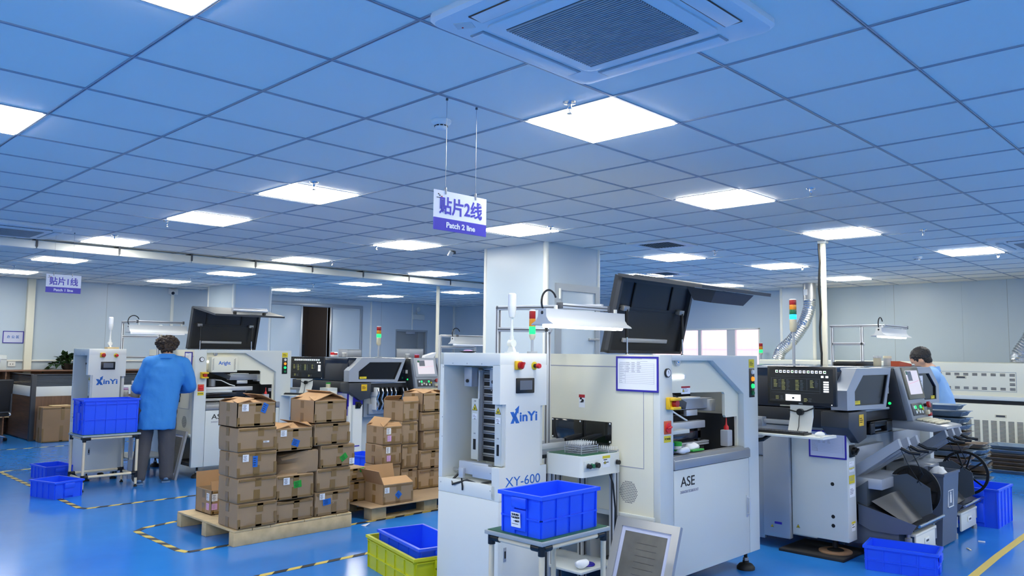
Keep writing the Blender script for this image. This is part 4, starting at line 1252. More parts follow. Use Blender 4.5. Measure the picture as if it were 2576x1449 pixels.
# camera box with lettering inside the first printer
t = thing('vision_box', 'cream louvred box with blue lettering inside the first printer', 'camera box', (-9.13, 4.33, 1.20))
q = MB(); q.box(-9.30, -9.10, 4.235, 4.56, 1.235, 1.42, .006); q.build('housing', 'cream_paint', t)
q = MB()
for k in range(8):
    for s in (4.255, 4.525): q.obox((-9.099, s, 1.27 + k * .017), (.002, .026, .004), RX(.7), 0)
q.build('louvres', 'vent_dark', t)
text('Aright', .06, (-9.098, 4.395, 1.345), (0, 1, 0), (0, 0, 1), 'ink_blue', t, 'lettering', .001, .15)

doc_holder((-3.045, 4.088, 1.27), (1, 0, 0), .318, .218, 'blue framed record sheet on the side of the near printer')
doc_holder((-9.43, 4.057, 1.215), (1, 0, 0), .20, .26, 'blue framed record sheet on the first printer beside the blue coat')

# things on the near printer's sill and bay
t = thing('squeeze_bottle', 'clear squeeze bottle with red nozzle on the near printer sill', 'bottle', (-2.80, 5.03, .872))
q = MB(); q.box(-2.83, -2.77, 4.995, 5.065, .872, .985, .008); q.build('body', 'jar_clear', t)
q = MB(); q.lathe([(.017, 0), (.017, .02), (.006, .034), (.003, .08)], (-2.80, 5.03, .985), 14); q.build('nozzle', 'bright_red', t)
t = thing('paste_jar', 'green lidded paste jar on the near printer sill', 'jar', (-2.82, 4.43, .872))
q = MB(); q.lathe([(.028, 0), (.03, .004), (.03, .045)], (-2.82, 4.43, .872), 20, 'white_label'); q.lathe([(.0304, .012), (.0304, .024)], (-2.82, 4.43, .872), 20, 'sticker_green'); q.build('body', None, t)
q = MB(); q.lathe([(.033, 0), (.033, .022), (.03, .025)], (-2.82, 4.43, .917), 20); q.build('lid', 'sticker_green', t)
t = thing('paste_jar', 'blue paste jar at the left end of the near printer sill', 'jar', (-2.82, 4.345, .872))
q = MB(); q.lathe([(.026, 0), (.028, .004), (.028, .05)], (-2.82, 4.345, .872), 18); q.build('body', 'sticker_blue', t)
q = MB(); q.lathe([(.03, 0), (.03, .02)], (-2.82, 4.345, .922), 18); q.build('lid', 'ink_blue', t)
def crumple(p, s, seed, label):
    q = MB(); q.ell((0, 0, s[2]), s, None, 20)
    for v in q.bm.verts:
        n_ = noise.noise_vector(v.co * 22 + Vector((seed, 0, 0)))
        v.co += n_ * min(s) * .55
        v.co.z = max(v.co.z, 0)
    o = q.build('crumpled_tissue', 'white_label'); o.location = p
    tag(o, label, 'tissue')
crumple((-2.765, 4.42, .872), (.035, .07, .02), 3, 'crumpled white tissue in front of the green jar')
crumple((-2.82, 4.62, .872), (.04, .07, .024), 9, 'crumpled white tissue behind the green spatula')
q = MB(); q.obox((0, 0, .008), (.03, .14, .012), None, .005); o = q.build('spatula', 'sticker_green'); o.location = (-2.775, 4.60, .872); tag(o, 'green plastic spatula lying on the near printer sill', 'spatula')
t = thing('squeeze_bottle', 'clear squeeze bottle with red nozzle in the first printer', 'bottle', (-9.20, 5.0, .845))
q = MB(); q.box(-9.23, -9.17, 4.965, 5.035, .845, .955, .008); q.build('body', 'jar_clear', t)
q = MB(); q.lathe([(.017, 0), (.017, .02), (.006, .034), (.003, .08)], (-9.20, 5.0, .955), 14); q.build('nozzle', 'bright_red', t)

# ---------------------------------------------------------------- stencil frames leaning on machines
def stencil(p, rz, lean, W, H, label):
    t = thing('stencil_frame', label, 'stencil', p, rz, None, local=True)
    t.rotation_euler = (-lean, 0, rz)
    f = .05
    q = MB(); q.ring_prism([(-W / 2, 0), (W / 2, 0), (W / 2, H), (-W / 2, H)], [(-W / 2 + f, f), (W / 2 - f, f), (W / 2 - f, H - f), (-W / 2 + f, H - f)], 'y', -.012, .014); q.build('frame', 'steel', t)
    q = MB(); q.ring_prism([(-W / 2 + f, f), (W / 2 - f, f), (W / 2 - f, H - f), (-W / 2 + f, H - f)], [(-W / 2 + f + .025, f + .025), (W / 2 - f - .025, f + .025), (W / 2 - f - .025, H - f - .025), (-W / 2 + f + .025, H - f - .025)], 'y', -.004, .002); q.build('glue_border', 'printed_pale', t)
    q = MB(); q.box(-W / 2 + f + .025, W / 2 - f - .025, -.003, .001, f + .025, H - f - .025); o = q.build('mesh', 'stencil_mesh', t)
    q = MB()
    for i in range(7):
        for k in range(2): q.box(-.05 - k * .002, .09, -.0042, -.003, H * .35 + i * .036, H * .35 + i * .036 + .0018)
    q.build('aperture_rows', 'dark_grey', o)
    return t
stencil((-2.755, 3.83, 0.0), 0.0, .36, .45, .54, 'aluminium framed stencil leaning on the near printer by the cart')
stencil((-9.385, 3.90, 0.0), 0.0, .20, .41, .56, 'dark stencil frame leaning on the first printer behind the person')

# ---------------------------------------------------------------- transfer bench between loader and printer
def make_bench(label):
    t = thing('transfer_bench', label, 'bench', (-3.15, 3.86, 0))
    q = MB()
    def rr(x0, x1, y0, y1, r, z, n=5):
        pts = []
        for (cx, cy, a0) in ((x1 - r, y1 - r, 0), (x0 + r, y1 - r, PI / 2), (x0 + r, y0 + r, PI), (x1 - r, y0 + r, 3 * PI / 2)):
            for i in range(n + 1):
                a = a0 + PI / 2 * i / n; pts.append((cx + r * math.cos(a), cy + r * math.sin(a), z))
        return pts
    q.loft([rr(-3.30, -3.0, 3.69, 4.075, .03, z) for z in (.765, .765, .886, .890)], None, True, False); q.build('control_box', 'white_paint', t, sharp=25)
    q = MB(); q.loft([rr(-3.29, -3.012, 3.70, 4.065, .025, z) for z in (.890, .8925)], None, True, False); q.build('green_mat', 'green_mat', t)
    q = MB(); q.box(-3.002, -2.998, 3.705, 3.85, .80, .862, .001); q.build('knob_plate', 'pale_grey_paint', t)
    for (yy, r, m_) in ((3.735, .014, 'black_plastic'), (3.768, .013, 'lamp_green_off'), (3.815, .016, 'black_plastic'), (4.02, .014, 'black_plastic')):
        q = MB(); q.cyl((-3.0, yy, .832), (-2.972, yy, .832), r, n=18, mat=m_); q.cyl((-2.998, yy, .832), (-2.99, yy, .832), r * 1.25, n=18, mat='chrome'); q.build('knob', None, t)
    label_plate((-2.9995, 3.92, .845), (0, 1, 0), .075, .07, 'white_label', t, 'caution_label', 2, 'ink_black', 'label_yellow')
    warn_triangle((-2.997, 3.905, .838), (0, 1, 0), .014, t)
    # conveyor
    for xx in (-3.50, -3.36):
        q = MB(); q.box(xx, xx + .03, 3.68, 4.08, .87, .935, .003, 'aluminium'); q.box(xx - .002, xx + .032, 3.68, 4.08, .895, .905, 0, 'grey_paint'); q.build('conveyor_rail', None, t)
    q = MB(); q.box(-3.43, -3.37, 3.70, 4.08, .84, .86); q.build('conveyor_bed', 'dark_grey', t)
    for (x, y) in ((-3.29, 3.72), (-3.035, 4.045), (-3.29, 4.045), (-3.50, 3.72), (-3.50, 4.045)):
        q = MB(); q.box(x - .022, x + .022, y - .022, y + .022, 0.02, .765 if x > -3.4 else .85, .003, 'aluminium'); q.box(x + .0215, x + .0228, y - .006, y + .006, .03, .76, 0, 'dark_grey'); q.box(x - .006, x + .006, y - .0228, y - .0215, .03, .76, 0, 'dark_grey')
        q.lathe([(.02, 0), (.02, .02)], (x, y, 0), 10, 'rubber'); q.build('leg', None, t)
    q = MB(); q.box(-3.52, -3.015, 3.70, 4.06, .20, .215, .003); q.build('lower_shelf', 'pale_grey_paint', t)
    q = MB(); q.tube([(-3.02, 3.98, .77), (-3.0, 3.99, .70), (-2.99, 4.0, .55), (-3.0, 4.01, .35), (-3.01, 4.03, .22)], .006, 8); q.build('cable', 'black_plastic', t)
    return t
make_bench('white transfer bench with knobs and green mat between near loader and printer')
def pin_tray(x, y, z, L, W, n, label, pins=True):
    t = thing('pin_tray', label, 'tray', (x, y, z))
    for k in range(n):
        q = MB(); zz = z + .002 + k * .013
        for i in range(9): q.box(x - L / 2, x + L / 2, y - W / 2 + i * W / 8 - .0015, y - W / 2 + i * W / 8 + .0015, zz, zz + .004)
        for i in range(7): q.box(x - L / 2 + i * L / 6 - .0015, x - L / 2 + i * L / 6 + .0015, y - W / 2, y + W / 2, zz, zz + .004)
        for (sx, sy) in ((-1, -1), (1, -1), (1, 1), (-1, 1)): q.cyl((x + sx * L / 2, y + sy * W / 2, zz - .002), (x + sx * L / 2, y + sy * W / 2, zz + .012), .003, n=6)
        q.build('wire_tray', 'mounter_silver', t)
    q = MB()
    for i in range(8):
        for j in range(6): q.cyl((x - L * .45 + L * .9 * i / 7, y - W * .45 + W * .9 * j / 5, z + n * .013), (x - L * .45 + L * .9 * i / 7, y - W * .45 + W * .9 * j / 5, z + n * .013 + .018), .002, n=6)
    q.build('pins', 'white_plastic', t)
pin_tray(-3.13, 3.84, .8925, .13, .16, 4, 'stack of silver wire trays on the green bench mat')
pin_tray(-3.07, 4.005, .8925, .12, .10, 1, 'flat tray of white pins on the right of the bench mat')
q = MB(); q.lathe([(.045, 0), (.05, .006), (.045, .012)], (-3.10, 3.86, .215), 18); single(q, 'blue_lid', 'dark blue lid lying on the lower shelf of the transfer bench', 'lid', 'frame_blue', (-3.10, 3.86, .215))
crumple((-3.07, 3.77, .215), (.03, .05, .03), 5, 'white crumpled wipe on the lower shelf of the transfer bench')
# the first line's bench
t = thing('transfer_bench', 'wooden topped bench with jars behind the tall blue crate', 'bench', (-9.95, 3.72, 0))
q = MB(); q.box(-10.25, -9.60, 3.52, 4.02, .90, .925, .004); q.build('top', 'walnut_h', t)
for (x, y) in ((-10.2, 3.56), (-9.65, 3.56), (-10.2, 3.98), (-9.65, 3.98)):
    q = MB(); q.box(x - .02, x + .02, y - .02, y + .02, .0, .90, .003); q.build('leg', 'aluminium', t)
q = MB(); q.box(-10.22, -9.62, 3.54, 4.0, .22, .24); q.build('shelf', 'pale_grey_paint', t)
for i, (x, y, r, h, m_, l) in enumerate(((-9.95, 3.58, .035, .09, 'white_plastic', 'small white pot with a pink label on the jar bench'), (-9.85, 3.66, .045, .085, 'jar_clear', 'short clear jar of beige powder on the jar bench'), (-9.98, 3.70, .05, .16, 'jar_clear', 'tall clear canister at the back of the jar bench'), (-9.80, 3.75, .042, .09, 'jar_clear', 'clear jar with bright green lid on the jar bench'), (-10.05, 3.60, .05, .10, 'jar_clear', 'squat clear jar nearest the loader on the jar bench'))):
    t = thing('jar', l, 'jar', (x, y, .925))
    q = MB(); q.lathe([(r * .9, 0), (r, .006), (r, h * .8), (r * .8, h * .88), (r * .8, h)], (x, y, .925), 18); q.build('body', m_, t)
    q = MB(); q.lathe([(r * .86, 0), (r * .86, h * .2), (r * .8, h * .22)], (x, y, .925 + h * .98), 18); q.build('lid', 'sticker_green' if i == 3 else ('printed_pale' if i else 'sticker_pink'), t)
    if i in (1, 3): 
        q = MB(); q.lathe([(r * .85, 0.003), (r * .94, .008), (r * .94, h * .5)], (x, y, .925), 16); q.build('contents', 'beige_plastic' if i == 1 else 'dark_grey', t)

# ---------------------------------------------------------------- lamp gantries of aluminium profile
def profile(q, a, c, s=.03):
    a, c = Vector(a), Vector(c); d = c - a; L = d.length; d.normalize()
    R = d.to_track_quat('Z', 'Y').to_matrix()
    q.obox((a + c) / 2, (s, s, L), R, .002, 'aluminium')
    for v in (Vector((s / 2, 0, 0)), Vector((-s / 2, 0, 0)), Vector((0, s / 2, 0)), Vector((0, -s / 2, 0))):
        q.obox((a + c) / 2 + R @ v, (s * .26 if abs(v.x) < 1e-6 else .0012, s * .26 if abs(v.y) < 1e-6 else .0012, L), R, 0, 'vent_dark')
def gantry(posts, cross, rail, lamp, label, lit=True, curved=True):
    base = posts[0][0]
    t = thing('lamp_gantry', label, 'lamp gantry', (base[0], base[1], 0))
    for a, c in posts:
        q = MB(); profile(q, a, c); q.build('post', None, t)
    for a, c in cross:
        q = MB(); profile(q, a, c); q.build('crossbar', None, t)
    q = MB(); profile(q, *rail)
    for p in rail: q.obox(p, (.036, .02, .036), None, .002, 'vent_dark')
    q.build('lamp_rail', None, t)
    (x, y0, z), (_, y1, z1_) = lamp
    z -= 0
    q = MB()
    prof = [(-.085, -.075), (-.08, -.066), (-.05, -.05), (-.032, -.025), (-.030, .02), (.030, .02), (.032, -.025), (.05, -.05), (.08, -.066), (.085, -.075), (.07, -.068), (-.07, -.068)]
    q.prism([(x + u, z + v) for u, v in prof], 'y', y0, y1); sh = q.build('lamp_shade', 'lamp_shade_grey', t)
    q = MB(); q.cyl((x - .02, y0 + .04, z - .075), (x - .02, y1 - .03, z - .075), .014, n=12); q.cyl((x + .025, y0 + .04, z - .075), (x + .025, y1 - .03, z - .075), .014, n=12); q.build('lamp_tube', 'tube_light' if lit else 'tube_dim', sh)
    q = MB()
    for yy in (y0 + .12, y1 - .06): q.box(x - .006, x + .006, yy - .01, yy + .01, z + .015, rail[0][2], 0, 'white_plastic')
    q.build('hanger', None, sh)
    q = MB(); q.tube([(x, y0 + .06 - .065 * math.cos(u_) , z + .06 + .07 * math.sin(u_)) for u_ in [-.9 + 3.6 * k / 14 for k in range(15)]], .006, 8, 'black_plastic'); q.ell((x, y0 + .01, z - .003), (.014, .016, .014), 'black_plastic', 10); q.build('lamp_cord', None, sh)
    return t
gantry([((-3.92, 3.885, 0), (-3.92, 3.885, 1.83)), ((-3.455, 3.885, 0), (-3.455, 3.885, 1.80))],
       [((-3.93, 3.885, 1.815), (-3.005, 3.885, 1.795)), ((-3.91, 3.885, 1.665), (-3.43, 3.885, 1.655))],
       ((-3.02, 3.50, 1.783), (-3.02, 3.95, 1.783)), ((-3.02, 3.345, 1.738), (-3.02, 4.10, 1.738)), 'aluminium lamp gantry with white lamp over the near transfer bench')
gantry([((-10.2, 3.60, 0), (-10.2, 3.60, 1.84)), ((-9.9, 3.92, .93), (-9.9, 3.92, 1.70))],
       [((-10.2, 3.60, 1.83), (-9.75, 3.60, 1.83)), ((-10.2, 3.60, 1.655), (-9.9, 3.92, 1.655)), ((-10.2, 3.60, 1.40), (-9.9, 4.02, 1.40))],
       ((-9.75, 3.60, 1.83), (-9.75, 4.15, 1.83)), ((-9.75, 3.50, 1.77), (-9.75, 4.19, 1.77)), 'aluminium lamp gantry with pale unlit lamp above the person in blue coat', False)
gantry([((-3.66, 9.0, 0), (-3.66, 9.0, 1.84)), ((-3.33, 9.0, 0), (-3.33, 9.0, 1.84))],
       [((-3.68, 9.0, 1.845), (-3.08, 9.0, 1.845)), ((-3.66, 9.0, 1.645), (-3.30, 9.0, 1.645))],
       ((-3.1, 9.0, 1.845), (-3.1, 9.75, 1.845)), ((-3.1, 8.86, 1.80), (-3.1, 9.66, 1.80)), 'white lamp gantry with lit lamp behind the bowed worker')
gantry([((-7.6, 6.50, 0), (-7.6, 6.50, 1.72)), ((-7.5, 7.0, 0.0), (-7.5, 7.0, 1.66))],
       [((-7.6, 6.50, 1.71), (-7.5, 6.75, 1.71)), ((-7.6, 6.50, 1.57), (-7.5, 7.0, 1.57))],
       ((-7.5, 6.70, 1.71), (-7.5, 7.18, 1.71)), ((-7.5, 6.62, 1.68), (-7.5, 7.16, 1.68)), 'small white lamp gantry left of the near column', False)
# ---------------------------------------------------------------- component mounter (two hoods, console between)
M('bezel_olive', '#6b6858', 0.4)
M('bezel_pale', '#b4b7ba', 0.4)
M('console_grey', '#8e959e', 0.35, 0.25)
M('key_ivory', '#d6cfb4', 0.5)
MOU = Vector((-2.9, 7.0, 0))
def make_mounter(label):
    t = thing('component_mounter', label, 'placement machine', MOU)
    q = MB()
    q.box(-2.78, -2.35, 6.0, 6.16, .13, .96, .004)
    q.box(-3.8, -2.60, 6.02, 8.08, .12, .96)
    q.box(-2.62, -2.36, 7.98, 8.08, .13, .96, .003)
    q.build('base_cabinet', 'pale_grey_paint', t)
    q = MB(); q.box(-3.0, -2.785, 5.965, 6.02, .09, .96, .004); q.box(-3.12, -3.005, 5.99, 6.02, .06, .70, .003); q.box(-3.12, -3.005, 5.985, 6.02, .71, .96, .003); q.build('service_panel', 'mounter_silver', t)
    q = MB()
    for z in (.545, .305, .238): q.cyl((-2.463, 5.999, z), (-2.463, 6.02, z), .014, n=16)
    q.build('panel_holes', 'black_plastic', t)
    warn_triangle((-2.735, 5.999, .19), (1, 0, 0), .018, t)
    warn_triangle((-2.93, 5.964, .17), (1, 0, 0), .016, t)
    label_plate((-2.88, 5.9645, .20), (1, 0, 0), .06, .018, 'frame_blue', t, 'blue_label', 0)
    # front strip: rotary switch and labels
    q = MB(); q.box(-2.349, -2.335, 6.04, 6.12, .75, .84, .003, 'black_plastic'); q.cyl((-2.335, 6.09, .795), (-2.315, 6.09, .795), .03, n=20, mat='black_plastic'); q.obox((-2.308, 6.09, .795), (.016, .06, .018), RX(.5), .003, 'black_plastic'); q.build('rotary_switch', None, t)
    label_plate((-2.349, 6.08, .70), (0, 1, 0), .10, .035, 'white_label', t, 'strip_label', 1, 'ink_grey')
    label_plate((-2.349, 6.08, .655), (0, 1, 0), .10, .03, 'white_label', t, 'strip_label', 1, 'ink_black', 'label_yellow')
    label_plate((-2.349, 6.08, .585), (0, 1, 0), .105, .06, 'label_yellow', t, 'yellow_strip_label', 2, 'ink_grey')
    label_plate((-2.349, 6.08, .50), (0, 1, 0), .105, .09, 'white_label', t, 'strip_label', 4, 'ink_grey')
    label_plate((-2.349, 6.09, .24), (0, 1, 0), .07, .07, 'white_label', t, 'strip_label', 2, 'ink_black', 'label_yellow')
    q = MB(); q.obox((-2.40, 6.03, .14), (.06, .05, .05), RY(.5), .01); q.build('cable_gland', 'black_plastic', t)
    for (x, y) in ((-2.5, 6.12), (-3.6, 6.12), (-2.7, 7.95), (-3.6, 7.95)):
        q = MB(); q.lathe([(.06, .022), (.06, .04), (.03, .05), (.02, .052), (.02, .14)], (x, y, 0), 16); q.build('foot', 'rubber', t)
    # dark upper body with curved glossy cover
    q = MB(); q.prism([(-3.8, .96), (-2.36, .96), (-2.36, 1.08), (-2.40, 1.10), (-3.8, 1.10)], 'y', 5.955, 8.08, None, .003); q.build('lower_cover', 'anthracite', t)
    q = MB(); q.prism([(-3.8, 1.105), (-2.40, 1.105), (-2.40, 1.39), (-2.44, 1.42), (-3.72, 1.42), (-3.8, 1.36)], 'y', 5.96, 8.07, None, .01); q.build('upper_cover', 'navy_plastic', t)
    q = MB(); q.box(-2.47, -2.40, 5.954, 5.96, 1.245, 1.275, .002); q.box(-3.3, -2.42, 5.955, 5.961, 1.405, 1.418, .002); q.build('cover_trim', 'mounter_silver', t)
    q = MB(); q.box(-2.42, -2.37, 5.952, 5.96, 1.13, 1.165, .002); q.build('cover_latch', 'beige_plastic', t)
    # skirt block on the front corner
    q = MB(); q.prism([(5.90, 1.09), (6.25, 1.09), (6.24, .885), (6.08, .855), (5.90, .975)], 'x', -2.50, -2.29, None, .006); q.box(-2.50, -2.36, 5.93, 6.2, .96, 1.09); q.build('corner_skirt', 'dark_grey', t)
    label_plate((-2.289, 6.135, 1.025), (0, 1, 0), .09, .085, 'yellow', t, 'yellow_label', 3, 'ink_black')
    # silver hoods with dark windows
    def hood(outer, inner, stick):
        q = MB(); q.ring_prism(outer, inner, 'x', -2.42, -2.30); h = q.build('hood_frame', 'mounter_silver', t)
        q = MB(); q.ring_prism(inner, [(p[0] * .96 + .04 * sum(a for a, _ in inner) / 5, p[1] * .96 + .04 * sum(c for _, c in inner) / 5) for p in inner], 'x', -2.33, -2.305); q.build('window_seal', 'black_plastic', h)
        q = MB(); q.prism(inner, 'x', -2.34, -2.315); q.build('window_glass', 'dark_glass', h)
        label_plate((-2.314, stick[0], stick[1]), (0, 1, 0), .11, .028, 'label_yellow', h, 'yellow_window_label', 1, 'ink_black')
        return h
    hood([(5.90, 1.25), (6.10, 1.415), (6.83, 1.412), (6.69, 1.09), (5.90, 1.105)], [(6.05, 1.24), (6.225, 1.36), (6.765, 1.36), (6.645, 1.125), (6.05, 1.135)], (6.13, 1.155))
    h2 = hood([(7.36, 1.412), (7.84, 1.415), (8.08, 1.25), (8.08, 1.085), (7.48, 1.09)], [(7.44, 1.36), (7.80, 1.36), (8.0, 1.235), (8.0, 1.12), (7.52, 1.125)], (7.94, 1.14))
    # feeder slot under the first window
    q = MB(); q.box(-2.66, -2.62, 6.2, 7.98, .12, 1.09); q.box(-2.62, -2.40, 6.26, 7.95, 1.085, 1.095); q.build('feeder_bay', 'black_plastic', t)
    q = MB(); q.cyl((-2.34, 6.25, 1.083), (-2.34, 6.86, 1.083), .010, n=10); q.build('bay_rail', 'aluminium', t)
    q = MB(); q.box(-2.5, -2.30, 6.33, 6.80, .955, 1.0, .006); q.box(-2.34, -2.29, 6.33, 6.42, .90, 1.0, .006); q.box(-2.34, -2.29, 6.68, 6.80, .90, 1.0, .006); q.box(-2.34, -2.29, 6.33, 6.8, .90, .915, .003); q.box(-2.34, -2.29, 6.33, 6.8, .985, 1.0, .003); q.build('feeder_clamp', 'black_plastic', t)
    q = MB(); q.box(-2.62, -2.45, 6.25, 7.95, .62, .90, .003, 'grey_paint'); q.box(-2.45, -2.40, 6.3, 6.9, .66, .80, .003, 'mounter_silver'); q.box(-2.47, -2.42, 7.2, 7.9, .62, .86, .003, 'mounter_silver'); q.build('feeder_base', None, t)
    # console
    q = MB(); q.prism([(-2.45, 1.405), (-2.305, 1.41), (-2.215, .985), (-2.45, .985)], 'y', 6.90, 7.33, None, .004); q.build('console_body', 'anthracite', t)
    q = MB(); q.prism([(-2.31, 1.415), (-2.265, 1.42), (-2.165, .985), (-2.215, .98)], 'y', 6.91, 7.335, None, .006)
    q.prism([(-2.45, .985), (-2.18, .99), (-1.925, .955), (-1.915, .935), (-2.02, .905), (-2.45, .925)], 'y', 6.92, 7.33, None, .006)
    con = q.build('console_shell', 'console_grey', t)
    tilt = math.atan2(.10, .435)
    R = RY(-tilt) @ Matrix.Identity(3)
    def onface(s, y, n=0):
        p = Vector((-2.265, 0, 1.42)).lerp(Vector((-2.165, 0, .985)), s)
        p = p + Vector((math.cos(tilt), 0, math.sin(tilt))) * n
        return Vector((p.x, y, p.z))
    q = MB(); q.obox(onface(.31, 7.125, .004), (.022, .385, .27), RY(-tilt), .006); bz = q.build('screen_bezel', 'bezel_olive', t)
    q = MB(); q.obox(onface(.30, 7.125, .0155), (.002, .30, .20), RY(-tilt)); q.build('touch_screen', 'screen_pale', bz)
    q = MB(); q.obox(onface(.18, 7.06, .0168), (.001, .10, .08), RY(-tilt), 0, 'lcd_off'); q.obox(onface(.30, 7.125, .0168), (.001, .28, .004), RY(-tilt) @ RX(.1), 0, 'screen_pink'); q.obox(onface(.12, 7.0, .0168), (.001, .04, .03), RY(-tilt), 0, 'lamp_green_off'); q.build('screen_picture', None, bz)
    q = MB(); q.obox(onface(.80, 7.08, .003), (.008, .26, .10), RY(-tilt), .003, 'dark_grey')
    for k, (y_, s_, m_) in enumerate(((6.98, .76, 'white_plastic'), (7.02, .76, 'lamp_green'), (7.02, .85, 'white_plastic'), (7.06, .82, 'beige_plastic'), (7.10, .85, 'white_plastic'), (7.15, .76, 'lamp_green'), (7.16, .86, 'white_plastic'), (7.19, .80, 'label_yellow'))):
        q.obox(onface(s_, y_, .010), (.010, .022, .026), RY(-tilt), .003, m_)
    q.build('button_row', None, con)
    q = MB(); q.cyl(onface(.74, 7.275, .002), onface(.74, 7.275, .028), .014, n=14, mat='black_plastic'); q.cyl(onface(.74, 7.275, .028), onface(.74, 7.275, .048), .026, n=18, mat='red'); q.build('emergency_stop', None, con)
    q = MB(); q.obox(onface(.88, 7.275, .015), (.03, .05, .04), RY(-tilt), .008, 'beige_plastic'); q.obox(onface(.92, 7.30, .02), (.03, .04, .03), RY(-tilt), .008, 'red'); q.build('pendant_switches', None, con)
    q = MB()
    for i in range(4):
        for k in range(11): q.obox((-2.14 + i * .045, 6.985 + k * .027, .996 - i * .0062), (.036, .022, .012), RY(.137), .003)
    q.build('keyboard', 'key_ivory', con)
    q = MB(); q.box(-2.39, -2.345, 6.893, 6.90, 1.20, 1.25, .002); q.build('indicator_plate', 'white_plastic', con)
    q = MB(); q.cyl((-2.34, 6.90, 1.12), (-2.34, 6.892, 1.12), .011, n=14); q.build('start_lamp', 'button_green', con)
    return t, h2, bz
mounter2, hood2, bezel2 = make_mounter('dark topped component mounter with monitor, at the right of the near line')
mounter1 = dup(mounter2, MOU + Vector((-6.43, .02, 0)), label='dark topped component mounter of the first line, behind the cardboard boxes', skip=('feeder_clamp',))
for c in mounter1.children:
    if c.name.startswith('screen_bezel'):
        c.data = c.data.copy(); c.data.materials[0] = MATS['bezel_pale']
for k in range(9):
    y_ = 6.36 + .072 * k + (.06 if k > 4 else 0)
    t = thing('tape_feeder', ['silver fronted tape feeder at the left end of the first mounter', 'black tape feeder of the left cluster on the first mounter', 'black tape feeder of the right cluster on the first mounter'][0 if k == 0 else 1 if k < 5 else 2], 'feeder', (-8.72, y_, .72), 0, None if k == 0 else 'tape feeders of the first mounter')
    q = MB(); q.box(-8.95, -8.72, y_, y_ + .045, .90, 1.02, .006); q.box(-8.87, -8.76, y_ + .01, y_ + .035, .72, .90, .003); q.build('feeder_body', 'white_plastic' if k == 0 else 'black_plastic', t)
    q = MB(); q.tube([(-8.72, y_ + .022, 1.0), (-8.70, y_ + .022, .95), (-8.735, y_ + .022, .86), (-8.70, y_ + .022, .80), (-8.74, y_ + .022, .72)], .013, 8); q.build('tape_guide', 'chrome', t)
ORG_M1 = MOU + Vector((-6.43, .02, 0))
q = MB(); q.box(-8.785, -8.774, 6.022, 6.178, .80, .958, .002); o = q.build('blue_panel', 'frame_blue', mounter1, ORG_M1)
q = MB(); q.box(-9.25, -8.80, 5.975, 6.018, .14, .955, .002, 'white_paint'); q.box(-9.25, -8.80, 5.970, 5.975, .78, .95, 0, 'frame_blue'); q.box(-8.779, -8.775, 6.03, 6.17, .135, .79, 0, 'white_paint'); q.box(-8.775, -8.773, 6.04, 6.16, .15, .19, 0, 'frame_blue'); q.box(-8.775, -8.773, 6.05, 6.14, .255, .27, 0, 'frame_blue'); q.build('white_cladding', None, mounter1, ORG_M1)
for mo, p, seg, l in ((0, (-3.02, 6.6, 1.42), ['lamp_red', 'lamp_amber', 'lamp_green_off', 'lamp_cyan'], 'tall signal tower with lit blue lens on the near component mounter'),
                      (1, (-9.06, 6.62, 1.42), ['lamp_red', 'lamp_amber', 'lamp_green'], 'signal tower with lit green lens on the first line component mounter')):
    tw = thing('signal_tower_light', l, 'signal tower', p)
    t = signal_tower((0, 0, 0), seg, .030 if mo == 0 else .032, .042 if mo == 0 else .05, None, .29 if mo == 0 else .17, .11, 'stand'); t.parent = tw
tw = thing('signal_tower_light', 'small signal tower with green light beside the bright window', 'signal tower', (-7.1, 14.1, 1.30))
t = signal_tower((0, 0, 0), ['lamp_red', 'lamp_amber', 'lamp_green'], .034, .06, None, .22, .04, 'stand'); t.parent = tw
q = MB(); q.box(-7.35, -6.9, 13.95, 14.25, 0, 1.30, .006); single(q, 'control_cabinet', 'grey control cabinet under the small signal tower by the window', 'cabinet', 'pale_grey_paint', (-7.12, 14.1, 0))

doc_holder((-2.635, 5.997, .735), (1, 0, 0), .285, .205, 'blue framed record sheet under the keyboard tray of the near mounter', pale=True)
doc_holder((-9.06, 5.968, .66), (1, 0, 0), .245, .30, 'blue framed record sheet on the first line component mounter', pale=True)
t = thing('paper_sheet', 'white printed sheet taped behind the second mounter window', 'paper', (-2.298, 7.56, 1.13))
q = MB(); q.box(-2.300, -2.2985, 7.46, 7.62, 1.13, 1.34); q.build('sheet', 'white_label', t)
q = MB()
for i in range(9): q.box(-2.2985, -2.2978, 7.48, 7.56 + .04 * (i % 2), 1.15 + i * .02, 1.156 + i * .02)
q.build('print', 'ink_grey', t)

